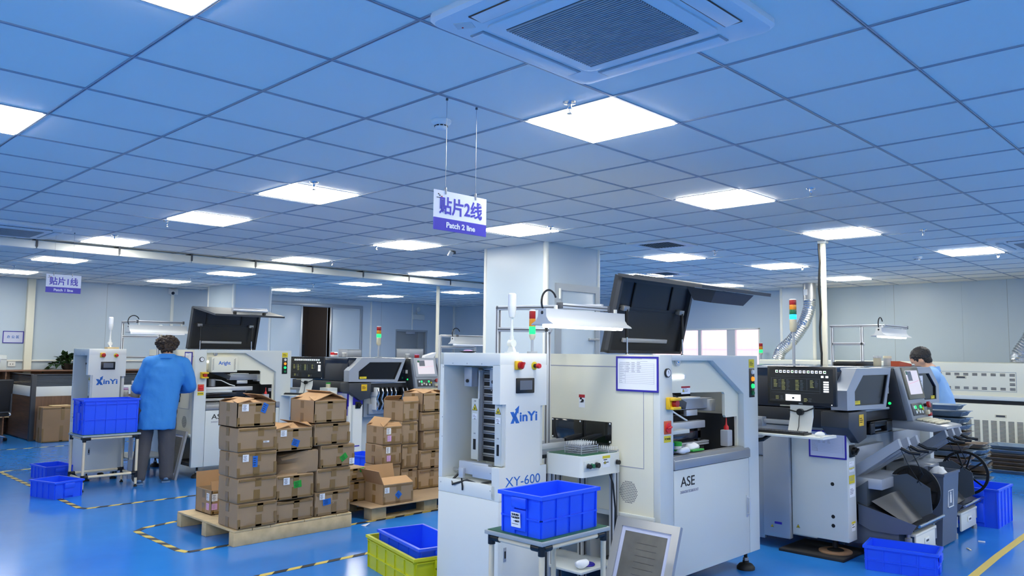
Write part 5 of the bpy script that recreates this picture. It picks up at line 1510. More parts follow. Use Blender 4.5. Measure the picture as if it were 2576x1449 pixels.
# ---------------------------------------------------------------- monitor with keyboard tray
def make_monitor(cx, cy, rz, label, kl, ml):
    t = thing('monitor', label, 'monitor', (cx, cy, .94), rz, None, local=True)
    W, H, z0 = .515, .282, .204
    q = MB(); q.box(-W / 2, W / 2, -.012, .022, z0, z0 + H, .005); q.build('housing', 'black_plastic', t)
    q = MB(); q.box(-W / 2 + .018, W / 2 - .018, -.0132, -.0118, z0 + .022, z0 + H - .016); s = q.build('screen', 'screen_dark', t)
    q = MB()
    sx0, sx1, sz0, sz1 = -W / 2 + .018, W / 2 - .018, z0 + .022, z0 + H - .016
    def r(u0, u1, v0, v1, m_, n=.0006): q.box(sx0 + (sx1 - sx0) * u0, sx0 + (sx1 - sx0) * u1, -.0132 - n, -.0131, sz0 + (sz1 - sz0) * v0, sz0 + (sz1 - sz0) * v1, 0, m_)
    for k in range(13): r(.10 + k * .063, .10 + k * .063 + .042, .865, .945, 'screen_white'); r(.11 + k * .063, .12 + k * .063 + .018, .885, .925, 'ink_grey' if k % 4 else 'sticker_green', .0009)
    for k in range(5): r(.855, .935, .59 - k * .068, .635 - k * .068, 'screen_white')
    r(.82, .86, .74, .80, 'screen_white'); r(.89, .93, .74, .80, 'screen_white')
    rnd = random.Random(4)
    for (u0, n, v) in ((.07, 6, .64), (.20, 8, .64), (.42, 8, .64), (.65, 6, .64), (.10, 3, .15), (.55, 3, .10)):
        for k in range(n):
            vv = v - k * .04
            r(u0, u0 + .04 + .02 * rnd.random(), vv, vv + .016, 'screen_ink'); r(u0 + .075, u0 + .11 + .02 * rnd.random(), vv, vv + .014, 'lcd_off')
    for (u0, u1, v0, v1) in ((.03, .80, .34, .345), (.03, .80, .27, .275), (.03, .80, .70, .705), (.03, .034, .34, .70), (.18, .183, .36, .70), (.60, .603, .36, .70), (.80, .803, .27, .70), (.03, .24, .05, .055), (.24, .243, .05, .25), (.10, .74, .79, .793), (.10, .50, .75, .753)):
        r(u0, u1, v0, v1, 'lcd_off')
    if rz == 0: r(.26, .50, .03, .22, 'screen_white', .0007); r(.365, .40, .09, .14, 'ink_black', .0012)
    q.build('screen_picture', None, s)
    if rz == 0: text('DELL', .014, (0, -.0135, z0 + .011), (1, 0, 0), (0, 0, 1), 'mounter_silver', t, 'maker_lettering', .0006)
    q = MB(); q.ell((W / 2 - .03, -.013, z0 + .011), (.004, .002, .004), 'screen_white', 8); q.box(-W / 2 + .09, -W / 2 + .19, .0, .02, z0 - .014, z0 - .004, .002, 'beige_plastic'); q.build('power_lamp', None, t)
    q = MB(); q.prism([(-.005, z0 + .02), (.006, z0 + .02), (.006, .12), (-.04, .012), (-.052, .012), (-.008, .12)], 'x', -.085, .085); q.build('support_plate', 'white_paint', t)
    q = MB(); q.cyl((0, -.010, .155), (0, -.04, .155), .024, n=18); q.tube([(-.09, -.015, .165), (-.04, -.03, .158), (0, -.035, .155), (.05, -.03, .165), (.10, -.012, .19)], .005, 8); q.tube([(0, -.035, .14), (-.008, -.03, .10), (-.005, -.045, .05), (-.01, -.06, .01)], .003, 6); q.build('cable_knot', 'black_plastic', t)
    q = MB(); q.box(-.30, .26, -.25, -.02, -.012, .004, .003); q.box(.235, .262, -.245, -.03, .004, .01, .002); q.build('keyboard_tray', 'white_paint', t)
    q = MB(); q.box(-.30, .0, .00, .05, .055, .085, .004, 'mounter_silver'); q.box(-.38, -.30, -.02, .05, .03, .10, .004, 'mounter_silver'); q.box(-.36, -.31, -.318, .0, .045, .085, .003, 'mounter_silver'); q.build('swing_arm', None, t)
    q = MB(); q.tube([(-.35, -.15, -.055), (-.30, -.20, -.065), (-.22, -.17, -.05), (-.20, -.10, -.02)], .015, 10); q.build('tray_handle', 'black_plastic', t)
    M_ = Matrix.Translation((cx, cy, .94)) @ Matrix.Rotation(rz, 4, 'Z')
    kb = thing('keyboard', kl, 'keyboard', M_ @ Vector((-.09, -.15, .004)), rz, None, local=True)
    q = MB(); q.box(-.20, .20, -.065, .065, .0, .014, .004); q.build('base', 'black_plastic', kb)
    q = MB()
    for i in range(5):
        for k in range(18): q.box(-.185 + k * .0205, -.185 + k * .0205 + .017, -.055 + i * .022, -.055 + i * .022 + .018, .014, .021, .002)
    q.build('keys', 'dark_grey', kb)
    ms = thing('mouse', ml, 'mouse', M_ @ Vector((.19, -.14, .004)), rz, None, local=True)
    q = MB(); q.ell((0, 0, .010), (.030, .052, .022)); bmesh.ops.bisect_plane(q.bm, geom=q.bm.verts[:] + q.bm.edges[:] + q.bm.faces[:], plane_co=(0, 0, .0), plane_no=(0, 0, -1), clear_outer=True); q.build('shell', 'white_plastic', ms)
    q = MB(); q.cyl((-.004, .025, .03), (.004, .025, .03), .006, n=10); q.build('wheel', 'dark_grey', ms)
make_monitor(-2.533, 5.65, 0, 'black monitor with dark machine software on the arm before the near mounter', 'black keyboard on the white tray under the near monitor', 'white mouse beside the keyboard under the near monitor')
make_monitor(-9.06, 5.50, .42, 'black monitor on a swing arm between first printer and first mounter', 'black keyboard under the monitor of the first line', 'white mouse under the monitor of the first line')

# ---------------------------------------------------------------- feeder trolleys with scrap hoppers, reels
def make_trolley(y0, label, lab_reel, rx, rz_, second):
    t = thing('feeder_trolley', label, 'trolley', (-2.15, y0 + .33, 0))
    y1 = y0 + .66
    q = MB(); q.box(-2.56, -2.08, y0 + .02, y1 - .02, .09, .24, .004); q.build('chassis', 'grey_bin', t)
    q = MB(); q.prism([(-2.36, .385), (-1.95, .285), (-1.99, .215), (-2.10, .20), (-2.27, .20), (-2.36, .24)], 'y', y0, y0 + .008)
    q.build('scoop_side', 'grey_bin', t)
    q = MB(); q.hexa([(-2.36, y0 + .008, .38), (-2.36, y1, .38), (-1.97, y1, .235), (-1.97, y0 + .008, .235)], [(-2.37, y0 + .008, .40), (-2.37, y1, .40), (-1.97, y1, .245), (-1.97, y0 + .008, .245)]); q.build('scoop_floor', 'anthracite', t)
    q = MB(); q.prism([(-2.30, .56), (-2.10, .61), (-1.94, .52), (-1.93, .34), (-2.0, .30), (-2.30, .36)], 'y', y0 + .30, y0 + .308); q.prism([(-2.38, .50), (-2.30, .56), (-2.30, .36), (-2.38, .38)], 'y', y0 + .02, y0 + .308); q.build('guard_plate', 'slate_plate', t)
    q = MB(); q.hexa([(-2.28, y0 + .05, .41), (-2.28, y0 + .30, .41), (-2.02, y0 + .30, .27), (-2.02, y0 + .05, .27)], [(-2.16, y0 + .12, .48), (-2.16, y0 + .30, .48), (-2.0, y0 + .30, .29), (-2.0, y0 + .18, .29)]); q.build('film_guide', 'dark_grey', t)
    q = MB(); q.cyl((-1.945, y0 + .04, .275), (-1.945, y1 - .04, .275), .012, n=14); q.build('push_bar', 'chrome', t)
    q = MB(); q.box(-2.0, -1.985, y0 + .10, y1 - .12, .05, .20, .004); q.box(-2.05, -1.98, y0 + .08, y1 - .10, .185, .205, .004); q.build('front_tray', 'white_paint' if not second else 'pale_grey_paint', t)
    q = MB(); q.box(-1.984, -1.978, y0 + .28, y0 + .38, .105, .15, .004, 'white_plastic'); q.box(-1.979, -1.977, y0 + .30, y0 + .36, .12, .135, 0, 'dark_grey'); q.build('tray_pull', None, t)
    for yy in (y0 + .04, y1 - .05):
        q = MB(); q.lathe([(.022, 0), (.022, .04), (.014, .045), (.014, .09), (.024, .095), (.024, .18), (.014, .185), (.014, .21), (.024, .215), (.026, .24)], (-2.02, yy, 0), 14); q.build('jack_leg', 'steel', t)
    # sloping feeder arms
    for k in range(3):
        ya = y0 + .02 + k * .20
        q = MB(); q.hexa([(-2.40, ya, .57), (-2.40, ya + .05, .57), (-2.05, ya + .05, .83), (-2.05, ya, .83)], [(-2.40, ya, .66), (-2.40, ya + .05, .66), (-2.07, ya + .05, .895), (-2.07, ya, .895)]); q.build('feeder_arm', 'mounter_silver', t)
        q = MB(); q.tube([(-2.06, ya + .02, .83), (-2.0, ya + .03, .80), (-1.93, ya + .05, .795)], .012, 10); q.build('feeder_handle', 'black_plastic', t)
    q = MB(); q.box(-2.56, -2.2, y0 + .05, y1 - .05, .50, .58, .004, 'mounter_silver'); q.box(-2.5, -2.42, y0 + .1, y1 - .1, .24, .5, 0, 'black_plastic'); q.build('mast', None, t)
    q = MB(); q.tube([(-2.06, y0 + .22, .83), (-2.02, y0 + .24, .74), (-1.98, y0 + .28, .62), (-2.03, y0 + .3, .55)], .004, 6); q.tube([(-2.06, y0 + .03, .84), (-2.02, y0 + .09, .70), (-1.97, y0 + .2, .55)], .0025, 6); q.build('feeder_wires', 'black_plastic', t)
    # tape reel
    r = thing('tape_reel', lab_reel, 'reel', (rx, y0 + .42, rz_))
    R = .19
    q = MB(); c = Vector((rx, y0 + .42, rz_))
    q.lathe([(R, -.008), (R, .008), (R - .022, .008), (R - .022, -.008), (R, -.008)], c, 44, None, (0, 1, 0), False); q.build('outer_ring', 'black_plastic', r)
    q = MB()
    for k in range(10):
        a = 2 * PI * k / 10; d = Vector((math.cos(a), 0, math.sin(a)))
        q.obox(c + d * (R * .52), (R * .86, .008, .014), RY(-a))
    q.lathe([(.05, -.012), (.05, .012)], c, 24, None, (0, 1, 0)); q.build('spokes', 'black_plastic', r)
    if not second:
        q = MB(); q.lathe([(R - .02, -.002), (R - .02, .002)], c + Vector((0, .008, 0)), 40, None, (0, 1, 0)); q.build('back_flange', 'mat_black', r)
    return t
make_trolley(6.22, 'grey feeder trolley with scrap scoop and push bar behind the low blue crate', 'black tape reel on the nearer feeder trolley', -2.09, .475, False)
make_trolley(7.36, 'grey feeder trolley beyond the grey waste bin', 'black spoked tape reel on the farther feeder trolley', -2.03, .50, True)

# grey waste bin
t = thing('waste_bin', 'tall grey waste bin between the two feeder trolleys', 'bin', (-2.08, 7.13, 0))
q = MB()
def rc(hx, hy, z): return [(-2.08 - hx, 7.13 - hy, z), (-2.08 + hx, 7.13 - hy, z), (-2.08 + hx, 7.13 + hy, z), (-2.08 - hx, 7.13 + hy, z)]
q.loft([rc(.09, .185, .01), rc(.12, .205, .56), rc(.128, .213, .56), rc(.128, .213, .58), rc(.112, .198, .58), rc(.085, .178, .02)], None, True, False); q.build('body', 'grey_bin', t)
q = MB()
for (y0_, y1_, z0_, z1_) in ((7.06, 7.20, .30, .305), (7.06, 7.20, .43, .435), (7.06, 7.065, .30, .435), (7.195, 7.20, .30, .435), (7.115, 7.14, .335, .40)): q.box(-1.974, -1.966, y0_, y1_, z0_, z1_)
q.ell((-1.968, 7.128, .412), (.003, .011, .011), None, 8); q.build('white_mark', 'white_label', t)
crumple((-2.06, 7.16, .50), (.07, .06, .05), 11, 'crumpled clear film on top of the grey waste bin')

# trays: each one a shallow pan
def tray_pan(L, W, label, mat, name='metal_tray'):
    t = thing(name, label, 'tray', (0, 0, 0), 0, 'shallow metal trays in stacks')
    H = .045
    q = MB()
    def rc(hx, hy, z): return [(-hx, -hy, z), (hx, -hy, z), (hx, hy, z), (-hx, hy, z)]
    q.loft([rc(L / 2 - .03, W / 2 - .03, 0), rc(L / 2 - .004, W / 2 - .004, H), rc(L / 2 + .012, W / 2 + .012, H), rc(L / 2 + .012, W / 2 + .012, H + .004), rc(L / 2 - .008, W / 2 - .008, H + .004), rc(L / 2 - .034, W / 2 - .034, .004)], None, True, False)
    q.build('pan', mat, t)
    for s in (-1, 1):
        q = MB(); q.box(s * (L / 2 + .008) - .012, s * (L / 2 + .008) + .012, -.06, .06, H - .004, H + .008, .003)
        q.build('grip', mat, t)
    return t
tr_a = tray_pan(.44, .32, 'x', 'tray_blue_grey'); tr_b = tray_pan(.44, .32, 'x', 'tray_brown')
first_a, first_b = True, True
def stack(cx, cy, n, step, where, jit, z0=0.0, L=1.0):
    global first_a, first_b
    rnd = random.Random(int(cx * 100) + n)
    words = ['lowest', 'second', 'third', 'fourth', 'fifth', 'sixth', 'seventh', 'eighth', 'ninth', 'tenth', 'eleventh', 'twelfth', 'thirteenth', 'fourteenth', 'fifteenth', 'sixteenth']
    for k in range(n):
        blue = rnd.random() < .6
        loc = (cx + rnd.uniform(-jit, jit), cy + rnd.uniform(-jit, jit), z0 + k * step)
        rz = rnd.uniform(-.08, .08) 
        lab = ('blue-grey' if blue else 'brown stained') + ' metal tray, ' + ('topmost' if k == n - 1 else words[k] + ' from the bottom') + ' of ' + where
        if blue:
            o = tr_a if first_a else dup(tr_a, loc, rz, lab); first_a = False
        else:
            o = tr_b if first_b else dup(tr_b, loc, rz, lab); first_b = False
        o.location = loc; o.rotation_euler = (0, 0, rz); o['label'] = lab
        if L != 1.0: o.scale = (L, L, 1)
stack(-2.50, 8.88, 16, .0655, 'the tall stack before the bowed worker', .035)
stack(-2.72, 10.5, 8, .066, 'the middle stack on the floor', .03)
stack(-2.52, 12.2, 7, .052, 'the long stack at the right edge', .02, 0, 1.45)
# small litter on the floor
q = MB(); q.obox((0, 0, .004), (.05, .018, .008), None, .002); o = q.build('paper_scrap', 'white_label'); o.location = (-1.83, 7.42, 0); o.rotation_euler = (0, 0, .2); tag(o, 'white paper scrap on the floor beside the far trolley', 'scrap')
q = MB(); q.obox((0, 0, .004), (.06, .014, .008), None, .002); o = q.build('paper_scrap', 'beige_plastic'); o.location = (-1.83, 7.05, 0); o.rotation_euler = (0, 0, -.9); tag(o, 'beige scrap on the floor between blue crate and yellow line', 'scrap')
q = MB(); q.poly([(0, 0, .002), (.06, .01, .002), (.07, .05, .025), (.01, .05, .004)]); o = q.build('paper_scrap', 'white_label'); o.location = (-5.78, 4.08, 0); tag(o, 'folded white scrap on the floor between the two pallets', 'scrap')
q = MB(); q.box(-2.86, -2.36, 5.92, 6.38, 0, .022, .004); single(q, 'rubber_mat', 'black mat under the foot of the near mounter', 'mat', 'mat_black', (-2.6, 6.15, 0))
# floor disc on the mat
q = MB(); q.lathe([(.12, 0), (.12, .010), (.116, .012)], (-2.5, 6.12, .022), 32); single(q, 'round_pad', 'brown round pad on the black mat under the mounter foot', 'pad', 'ply_disc', (-2.5, 6.12, .022))

# ---------------------------------------------------------------- reflow oven along the back wall
t = thing('reflow_oven', 'long cream oven with vent slots along the back wall', 'oven', (-3.6, 13.2, 0))
q = MB(); q.box(-6.45, -1.0, 12.70, 13.85, .93, 1.44, .03); q.build('upper_hood', 'cream_paint', t)
q = MB(); q.box(-6.45, -1.0, 12.66, 13.85, .12, .86, .008); q.build('lower_cabinet', 'cream_paint', t)
q = MB(); q.box(-6.45, -1.0, 12.64, 12.75, .915, .97, .006); q.build('ledge', 'pale_grey_paint', t)
q = MB(); q.box(-6.4, -1.05, 12.69, 13.8, .86, .93); q.build('seam_gap', 'black_plastic', t)
q = MB(); q.ring_prism([(-4.75, 1.035), (-2.63, 1.035), (-2.63, 1.31), (-4.75, 1.31)], [(-4.744, 1.041), (-2.636, 1.041), (-2.636, 1.304), (-4.744, 1.304)], 'y', 12.697, 12.71); pnl = q.build('vent_panel', 'grey_paint', t)
q = MB()
for i in range(18):
    x = -2.68 - i * .115
    for z in (1.075, 1.27):
        for k in range(3): q.box(x - .032, x + .032, 12.697, 12.702, z - .018 + k * .013, z - .018 + k * .013 + .009)
for z in (1.14, 1.205):
    for k in range(3): q.box(-2.712, -2.648, 12.697, 12.702, z - .018 + k * .013, z - .018 + k * .013 + .009)
q.build('vent_slots', 'vent_dark', pnl)
q = MB()
for (x, z) in ((-3.32, 1.225), (-2.83, .70)):
    yy = 12.698 if z > 1 else 12.658
    q.box(x - .07, x + .07, yy - .004, yy + .01, z - .02, z + .02, .002, 'beige_plastic'); q.box(x - .055, x + .055, yy - .006, yy, z - .012, z + .012, 0, 'dark_grey')
q.build('recessed_handle', None, t)
q = MB()
for i in range(22):
    x = -2.60 - i * .105
    for k in range(26): q.box(x - .036, x + .036, 12.656, 12.662, .17 + k * .018, .17 + k * .018 + .010)
q.build('lower_grille', 'vent_dark', t)
q = MB(); q.box(-6.4, -1.05, 12.72, 13.8, 0, .12); q.build('plinth', 'dark_grey', t)
q = MB(); q.box(-5.03, -4.62, 12.695, 12.70, 1.345, 1.405, 0, 'yellow'); lb = q.build('caution_label', None, t)
text('CAUTION', .055, (-4.83, 12.694, 1.375), (1, 0, 0), (0, 0, 1), 'ink_black', lb, 'lettering', .002, .34)
q = MB(); q.box(-2.50, -2.42, 12.695, 12.70, 1.28, 1.40); q.build('yellow_label', 'yellow', t)

# things on top of the mounters
def jar(x, y, z, r, h, body, lid, label):
    t = thing('jar', label, 'jar', (x, y, z))
    q = MB(); q.lathe([(r * .94, 0), (r, .004), (r, h)], (x, y, z), 18); q.build('body', body, t)
    q = MB(); q.lathe([(r * 1.05, 0), (r * 1.05, h * .3), (r, h * .33)], (x, y, z + h), 18); q.build('lid', lid, t)
jar(-2.73, 7.75, 1.42, .035, .07, 'beige_plastic', 'jar_clear', 'left of two small jars on top of the near mounter')
jar(-2.69, 7.90, 1.42, .035, .07, 'jar_clear', 'beige_plastic', 'right of two small jars on top of the near mounter')
t = thing('equipment_tray', 'low black tray on top of the near mounter covering the yellow sign', 'tray', (-2.94, 7.77, 1.42))
q = MB(); q.box(-3.05, -2.83, 7.50, 8.05, 1.42, 1.452, .004); q.build('tray_body', 'black_plastic', t)
q = MB(); q.box(-3.03, -2.85, 7.52, 8.03, 1.452, 1.458, .002); q.build('lid', 'dark_grey', t)
t = thing('orange_tool', 'orange plastic tool lying on the near mounter by the bowed worker', 'tool', (-2.68, 7.98, 1.42))
q = MB(); q.hexa([(-2.62, 7.78, 1.42), (-2.54, 7.78, 1.42), (-2.50, 7.98, 1.42), (-2.58, 7.98, 1.42)], [(-2.62, 7.78, 1.465), (-2.54, 7.78, 1.465), (-2.50, 7.98, 1.44), (-2.58, 7.98, 1.44)]); q.build('body', 'orange_plastic', t)
q = MB(); q.cyl((-2.53, 7.97, 1.43), (-2.49, 8.02, 1.43), .01, n=10); q.build('tip', 'pale_grey_paint', t)
for x, y, sx, sy, h, m_, l in ((-9.95, 6.75, .24, .24, .105, 'mounter_silver', 'grey metal box on the left of the first mounter top'), (-9.15, 7.25, .30, .26, .12, 'mounter_silver', 'grey metal box on the right of the first mounter top')):
    t = thing('metal_box', l, 'box', (x, y, 1.42))
    q = MB(); q.box(x - sx / 2, x + sx / 2, y - sy / 2, y + sy / 2, 1.42, 1.42 + h, .004); q.build('body', m_, t)
    q = MB(); q.box(x - sx / 2 - .003, x + sx / 2 + .003, y - sy / 2 - .003, y + sy / 2 + .003, 1.42 + h, 1.42 + h + .008, .002); q.build('lid', m_, t)
t = thing('carton', 'small red and white carton beside the left grey metal box', 'carton', (-10.0, 6.50, 1.42))
q = MB(); q.box(-10.05, -9.96, 6.48, 6.54, 1.42, 1.49, .003, 'white_label'); q.box(-10.051, -9.959, 6.479, 6.541, 1.45, 1.485, 0, 'bright_red'); q.build('body', None, t)
q = MB(); q.poly([(-9.96, 6.48, 1.49), (-9.93, 6.47, 1.475), (-9.93, 6.53, 1.475), (-9.96, 6.54, 1.49)]); q.build('flap', 'white_label', t)
jar(-9.80, 6.55, 1.42, .03, .05, 'jar_clear', 'white_plastic', 'clear jar between the red carton and left metal box')
jar(-8.86, 6.98, 1.42, .03, .045, 'jar_clear', 'white_plastic', 'clear jar in front of the right metal box')
jar(-8.85, 7.14, 1.42, .035, .04, 'red', 'sticker_pink', 'reddish tub in front of the right metal box')
q = MB(); q.hexa([(-8.84, 7.22, 1.42), (-8.76, 7.22, 1.42), (-8.74, 7.36, 1.42), (-8.82, 7.36, 1.42)], [(-8.86, 7.25, 1.455), (-8.79, 7.24, 1.44), (-8.75, 7.42, 1.50), (-8.80, 7.38, 1.50)]); single(q, 'folded_paper', 'folded white paper standing on the first mounter console', 'paper', 'white_label', (-8.80, 7.3, 1.42))
jar(-9.06, 5.82, 1.02, .03, .05, 'beige_plastic', 'sticker_green', 'green lidded jar beside the first line monitor')
t = thing('small_box_shelf', 'small grey cabinet under the green jar beside the first line monitor', 'cabinet', (-9.05, 5.82, 0))
q = MB(); q.box(-9.15, -8.96, 5.75, 5.90, 0, 1.02, .004); q.build('carcass', 'pale_grey_paint', t)
q = MB(); q.box(-8.96, -8.956, 5.765, 5.885, .60, .98, .002); q.build('front_plate', 'white_paint', t)
q = MB(); q.obox((-3.02, 3.36, 1.505), (.01, .01, .01), None); q.bm.free()
t = thing('shallow_dish', 'dark dish with pale scraps on the back of the near loader top', 'dish', (-3.76, 3.50, 1.50))
q = MB(); q.lathe([(.03, 0), (.055, .008), (.06, .010), (.052, .008), (.03, .003)], (-3.745, 3.44, 1.50), 22); q.build('dish', 'dark_grey', t)
q = MB(); q.ell((-3.745, 3.44, 1.512), (.03, .03, .008), None, 10); q.build('scraps', 'sticker_pink', t)
q = MB(); q.box(-10.28, -10.16, 3.28, 3.42, 0, 0); q.bm.free()
q = MB(); q.box(-9.90, -9.80, 3.30, 3.43, 1.50, 1.522, .003); single(q, 'note_pad', 'pale orange note pad on top of the first loader', 'pad', 'wood_pale', (-9.85, 3.36, 1.50))
# ================================================================ pallets and cardboard boxes
def pallet(x0, x1, y0, y1, label, blocks=False):
    t = thing('pallet', label, 'pallet', ((x0 + x1) / 2, (y0 + y1) / 2, 0))
    if not blocks:
        for x in (x0, (x0 + x1) / 2 - .04, x1 - .08):
            q = MB(); q.box(x, x + .08, y0, y1, 0, .105, .004); q.build('stringer', 'wood_pale', t)
        n = 7
        for i in range(n):
            ya = y0 + (y1 - y0) * i / n
            q = MB(); q.box(x0, x1, ya + .002, y0 + (y1 - y0) * (i + 1) / n - .002, .105, .122, .003); q.build('deck_board', 'wood_pale', t)
    else:
        for x in (x0, (x0 + x1) / 2 - .06, x1 - .12):
            for y in (y0, (y0 + y1) / 2 - .08, y1 - .16):
                q = MB(); q.box(x, x + .12, y, y + .16, .012, .098, .004); q.build('block', 'wood_pale', t)
            q = MB(); q.box(x, x + .12, y0, y1, 0, .012, .002); q.build('bottom_board', 'wood_pale', t)
        q = MB(); q.box(x0, x1, y0, y1, .098, .112, .003); q.build('deck_board', 'wood_pale', t)
    return t
pallet(-6.83, -5.80, 2.93, 4.0, 'wooden pallet under the nearest pile of boxes')
pallet(-6.9, -5.87, 4.26, 5.62, 'wooden block pallet under the farther pile of boxes', True)
q = MB(); q.box(-6.95, -5.80, 4.2, 5.60, .112, .120, .002)
for v in q.bm.verts:
    v.co.z += .006 * math.sin(v.co.y * 5)
single(q, 'cardboard_sheet', 'flat cardboard sheet covering the farther pallet', 'cardboard', 'cardboard', (-6.4, 4.9, .112))

def cardboard(L, W, H, loc, rz, label, marks=(), flaps=None, crush=0.0, mat='cardboard', seed=1, tapes=True, grp='cardboard boxes on the pallets', sag=0.0):
    """L along local x (the face -y and +y), W along local y; local -y... marks are put on the +x (front) face or the -y (side) face"""
    t = thing('cardboard_box', label, 'box', loc, rz, grp, local=True)
    rnd = random.Random(seed)
    a, c = L / 2, W / 2
    q = MB()
    def jit(p, s=.004): return Vector(p) + Vector((rnd.uniform(-s, s), rnd.uniform(-s, s), rnd.uniform(-s, s) if p[2] > .01 else 0))
    if flaps:
        th = .006
        q.box(-a, a, -c, c, 0, th)
        for (x0, x1, y0, y1) in ((-a, -a + th, -c, c), (a - th, a, -c, c), (-a, a, -c, -c + th), (-a, a, c - th, c)): q.box(x0, x1, y0, y1, 0, H)
    else:
        n = 4
        B = [(-a, -c), (a, -c), (a, c), (-a, c)]
        rings = []
        zs = [0, .008, H * .25, H * .5, H * .75, H - .008, H]
        nz = len(zs) - 1
        for k, z in enumerate(zs):
            rg = []
            sk = .008 if k in (0, nz) else 0
            for i in range(4):
                p0, p1 = B[i], B[(i + 1) % 4]
                for s in range(4):
                    f = s / 4
                    x, y = p0[0] + (p1[0] - p0[0]) * f, p0[1] + (p1[1] - p0[1]) * f
                    x *= 1 - sk / a; y *= 1 - sk / c
                    bl = math.sin(PI * f) * math.sin(PI * z / H) * .006
                    nx, ny = (0, -1) if i == 0 else (1, 0) if i == 1 else (0, 1) if i == 2 else (-1, 0)
                    zz = z
                    if k >= nz - 1 and sag: zz -= sag * math.sin(PI * (s / 4)) * (.5 + .5 * rnd.random())
                    if crush and k > 0:
                        w_ = max(0, 1 - (Vector((x - a, y + c, 0)).length) / (L * .9))
                        d_ = crush * w_ * math.sin(PI * k / (nz + 1))
                        x -= d_ * (1.0 if k % 2 else .45); y += d_ * .7; zz -= crush * .35 * w_ * k / nz
                    rg.append((x + nx * bl + rnd.uniform(-.002, .002), y + ny * bl + rnd.uniform(-.002, .002), zz))
            rings.append(rg)
        q.loft(rings, None, True, False)
    q.build('carton', mat, t)
    if flaps:
        for side, ang, ln in flaps:
            ln = ln * (W if side in 'xX' else L) * .5
            th = .005
            if side == 'x':   d = Vector((math.cos(ang), 0, math.sin(ang))); p = Vector((a, 0, H)); e = Vector((0, c, 0))
            elif side == 'X': d = Vector((-math.cos(ang), 0, math.sin(ang))); p = Vector((-a, 0, H)); e = Vector((0, c, 0))
            elif side == 'y': d = Vector((0, -math.cos(ang), math.sin(ang))); p = Vector((0, -c, H)); e = Vector((a, 0, 0))
            else:             d = Vector((0, math.cos(ang), math.sin(ang))); p = Vector((0, c, H)); e = Vector((a, 0, 0))
            q = MB()
            nn = d.cross(e).normalized() * th
            q.hexa([p - e, p + e, p + e + d * ln, p - e + d * ln], [p - e + nn, p + e + nn, p + e + d * ln + nn, p - e + d * ln + nn])
            q.build('flap', 'cardboard_inner', t)
    if tapes and not crush:
        q = MB(); tw_ = .05; e = .0075 if not flaps else .0012
        # middle strips on +x and -y faces, plus edge strips
        def strip(face, u0, u1, v0, v1):
            if face == 'x': q.hexa([(a, u0, v0), (a, u1, v0), (a, u1, v1), (a, u0, v1)], [(a + e, u0, v0), (a + e, u1, v0), (a + e, u1, v1), (a + e, u0, v1)])
            else: q.hexa([(u0, -c, v0), (u1, -c, v0), (u1, -c, v1), (u0, -c, v1)], [(u0, -c - e, v0), (u1, -c - e, v0), (u1, -c - e, v1), (u0, -c - e, v1)])
        o_ = rnd.uniform(-.02, .02)
        strip('x', o_ - tw_ / 2, o_ + tw_ / 2, .008, H * (.45 + .1 * rnd.random())); strip('x', o_ - tw_ / 2 + .01, o_ + tw_ / 2 + .01, H * .62, H - .008)
        strip('y', -tw_ / 2, tw_ / 2, .008, H * .42); strip('y', -tw_ / 2, tw_ / 2, H * .64, H - .008)
        strip('x', -c + .01, c - .01, .010, .026); strip('x', -c + .01, c - .01, H - .026, H - .010)
        strip('x', -c, -c + .022, .008, H * .4); strip('x', c - .022, c, H * .1, H * .55)
        q.build('packing_tape', 'packing_tape', t)
    for (face, u, v, w_, h_, ang, kind) in marks:
        q = MB(); e = .0085 if not flaps else .002
        R = RX(ang) if face == 'x' else RY(ang)
        cpos = Vector((a + e, u * W, v * H)) if face == 'x' else Vector((u * L, -c - e, v * H))
        base = {'w': 'white_label', 'b': 'sticker_blue', 'g': 'sticker_green', 'p': 'sticker_pink'}[kind]
        if face == 'x': q.obox(cpos, (.0012, w_, h_), R, 0, base)
        else: q.obox(cpos, (w_, .0012, h_), R, 0, base)
        for k in range(4):
            off = Vector((.001, -w_ * .12, h_ * (.3 - k * .2))) if face == 'x' else Vector((-w_ * .12, -.001, h_ * (.3 - k * .2)))
            ln = w_ * (.55 - .12 * (k % 2))
            q.obox(cpos + R @ off, (.0008, ln, h_ * .06) if face == 'x' else (ln, .0008, h_ * .06), R, 0, 'ink_black' if kind != 'p' else 'ink_grey')
        nm = {'w': 'shipping_label', 'b': 'blue_sticker', 'g': 'green_sticker', 'p': 'pink_sticker'}[kind]
        q.build(nm, None, t)
    return t

SB = 'the front left stack on the near pallet'
zt = .122
XF = -5.815
def at_front(y0, y1, z, xf=XF, dep=.31, rz=0.0):
    return (xf - dep / 2, (y0 + y1) / 2, z)
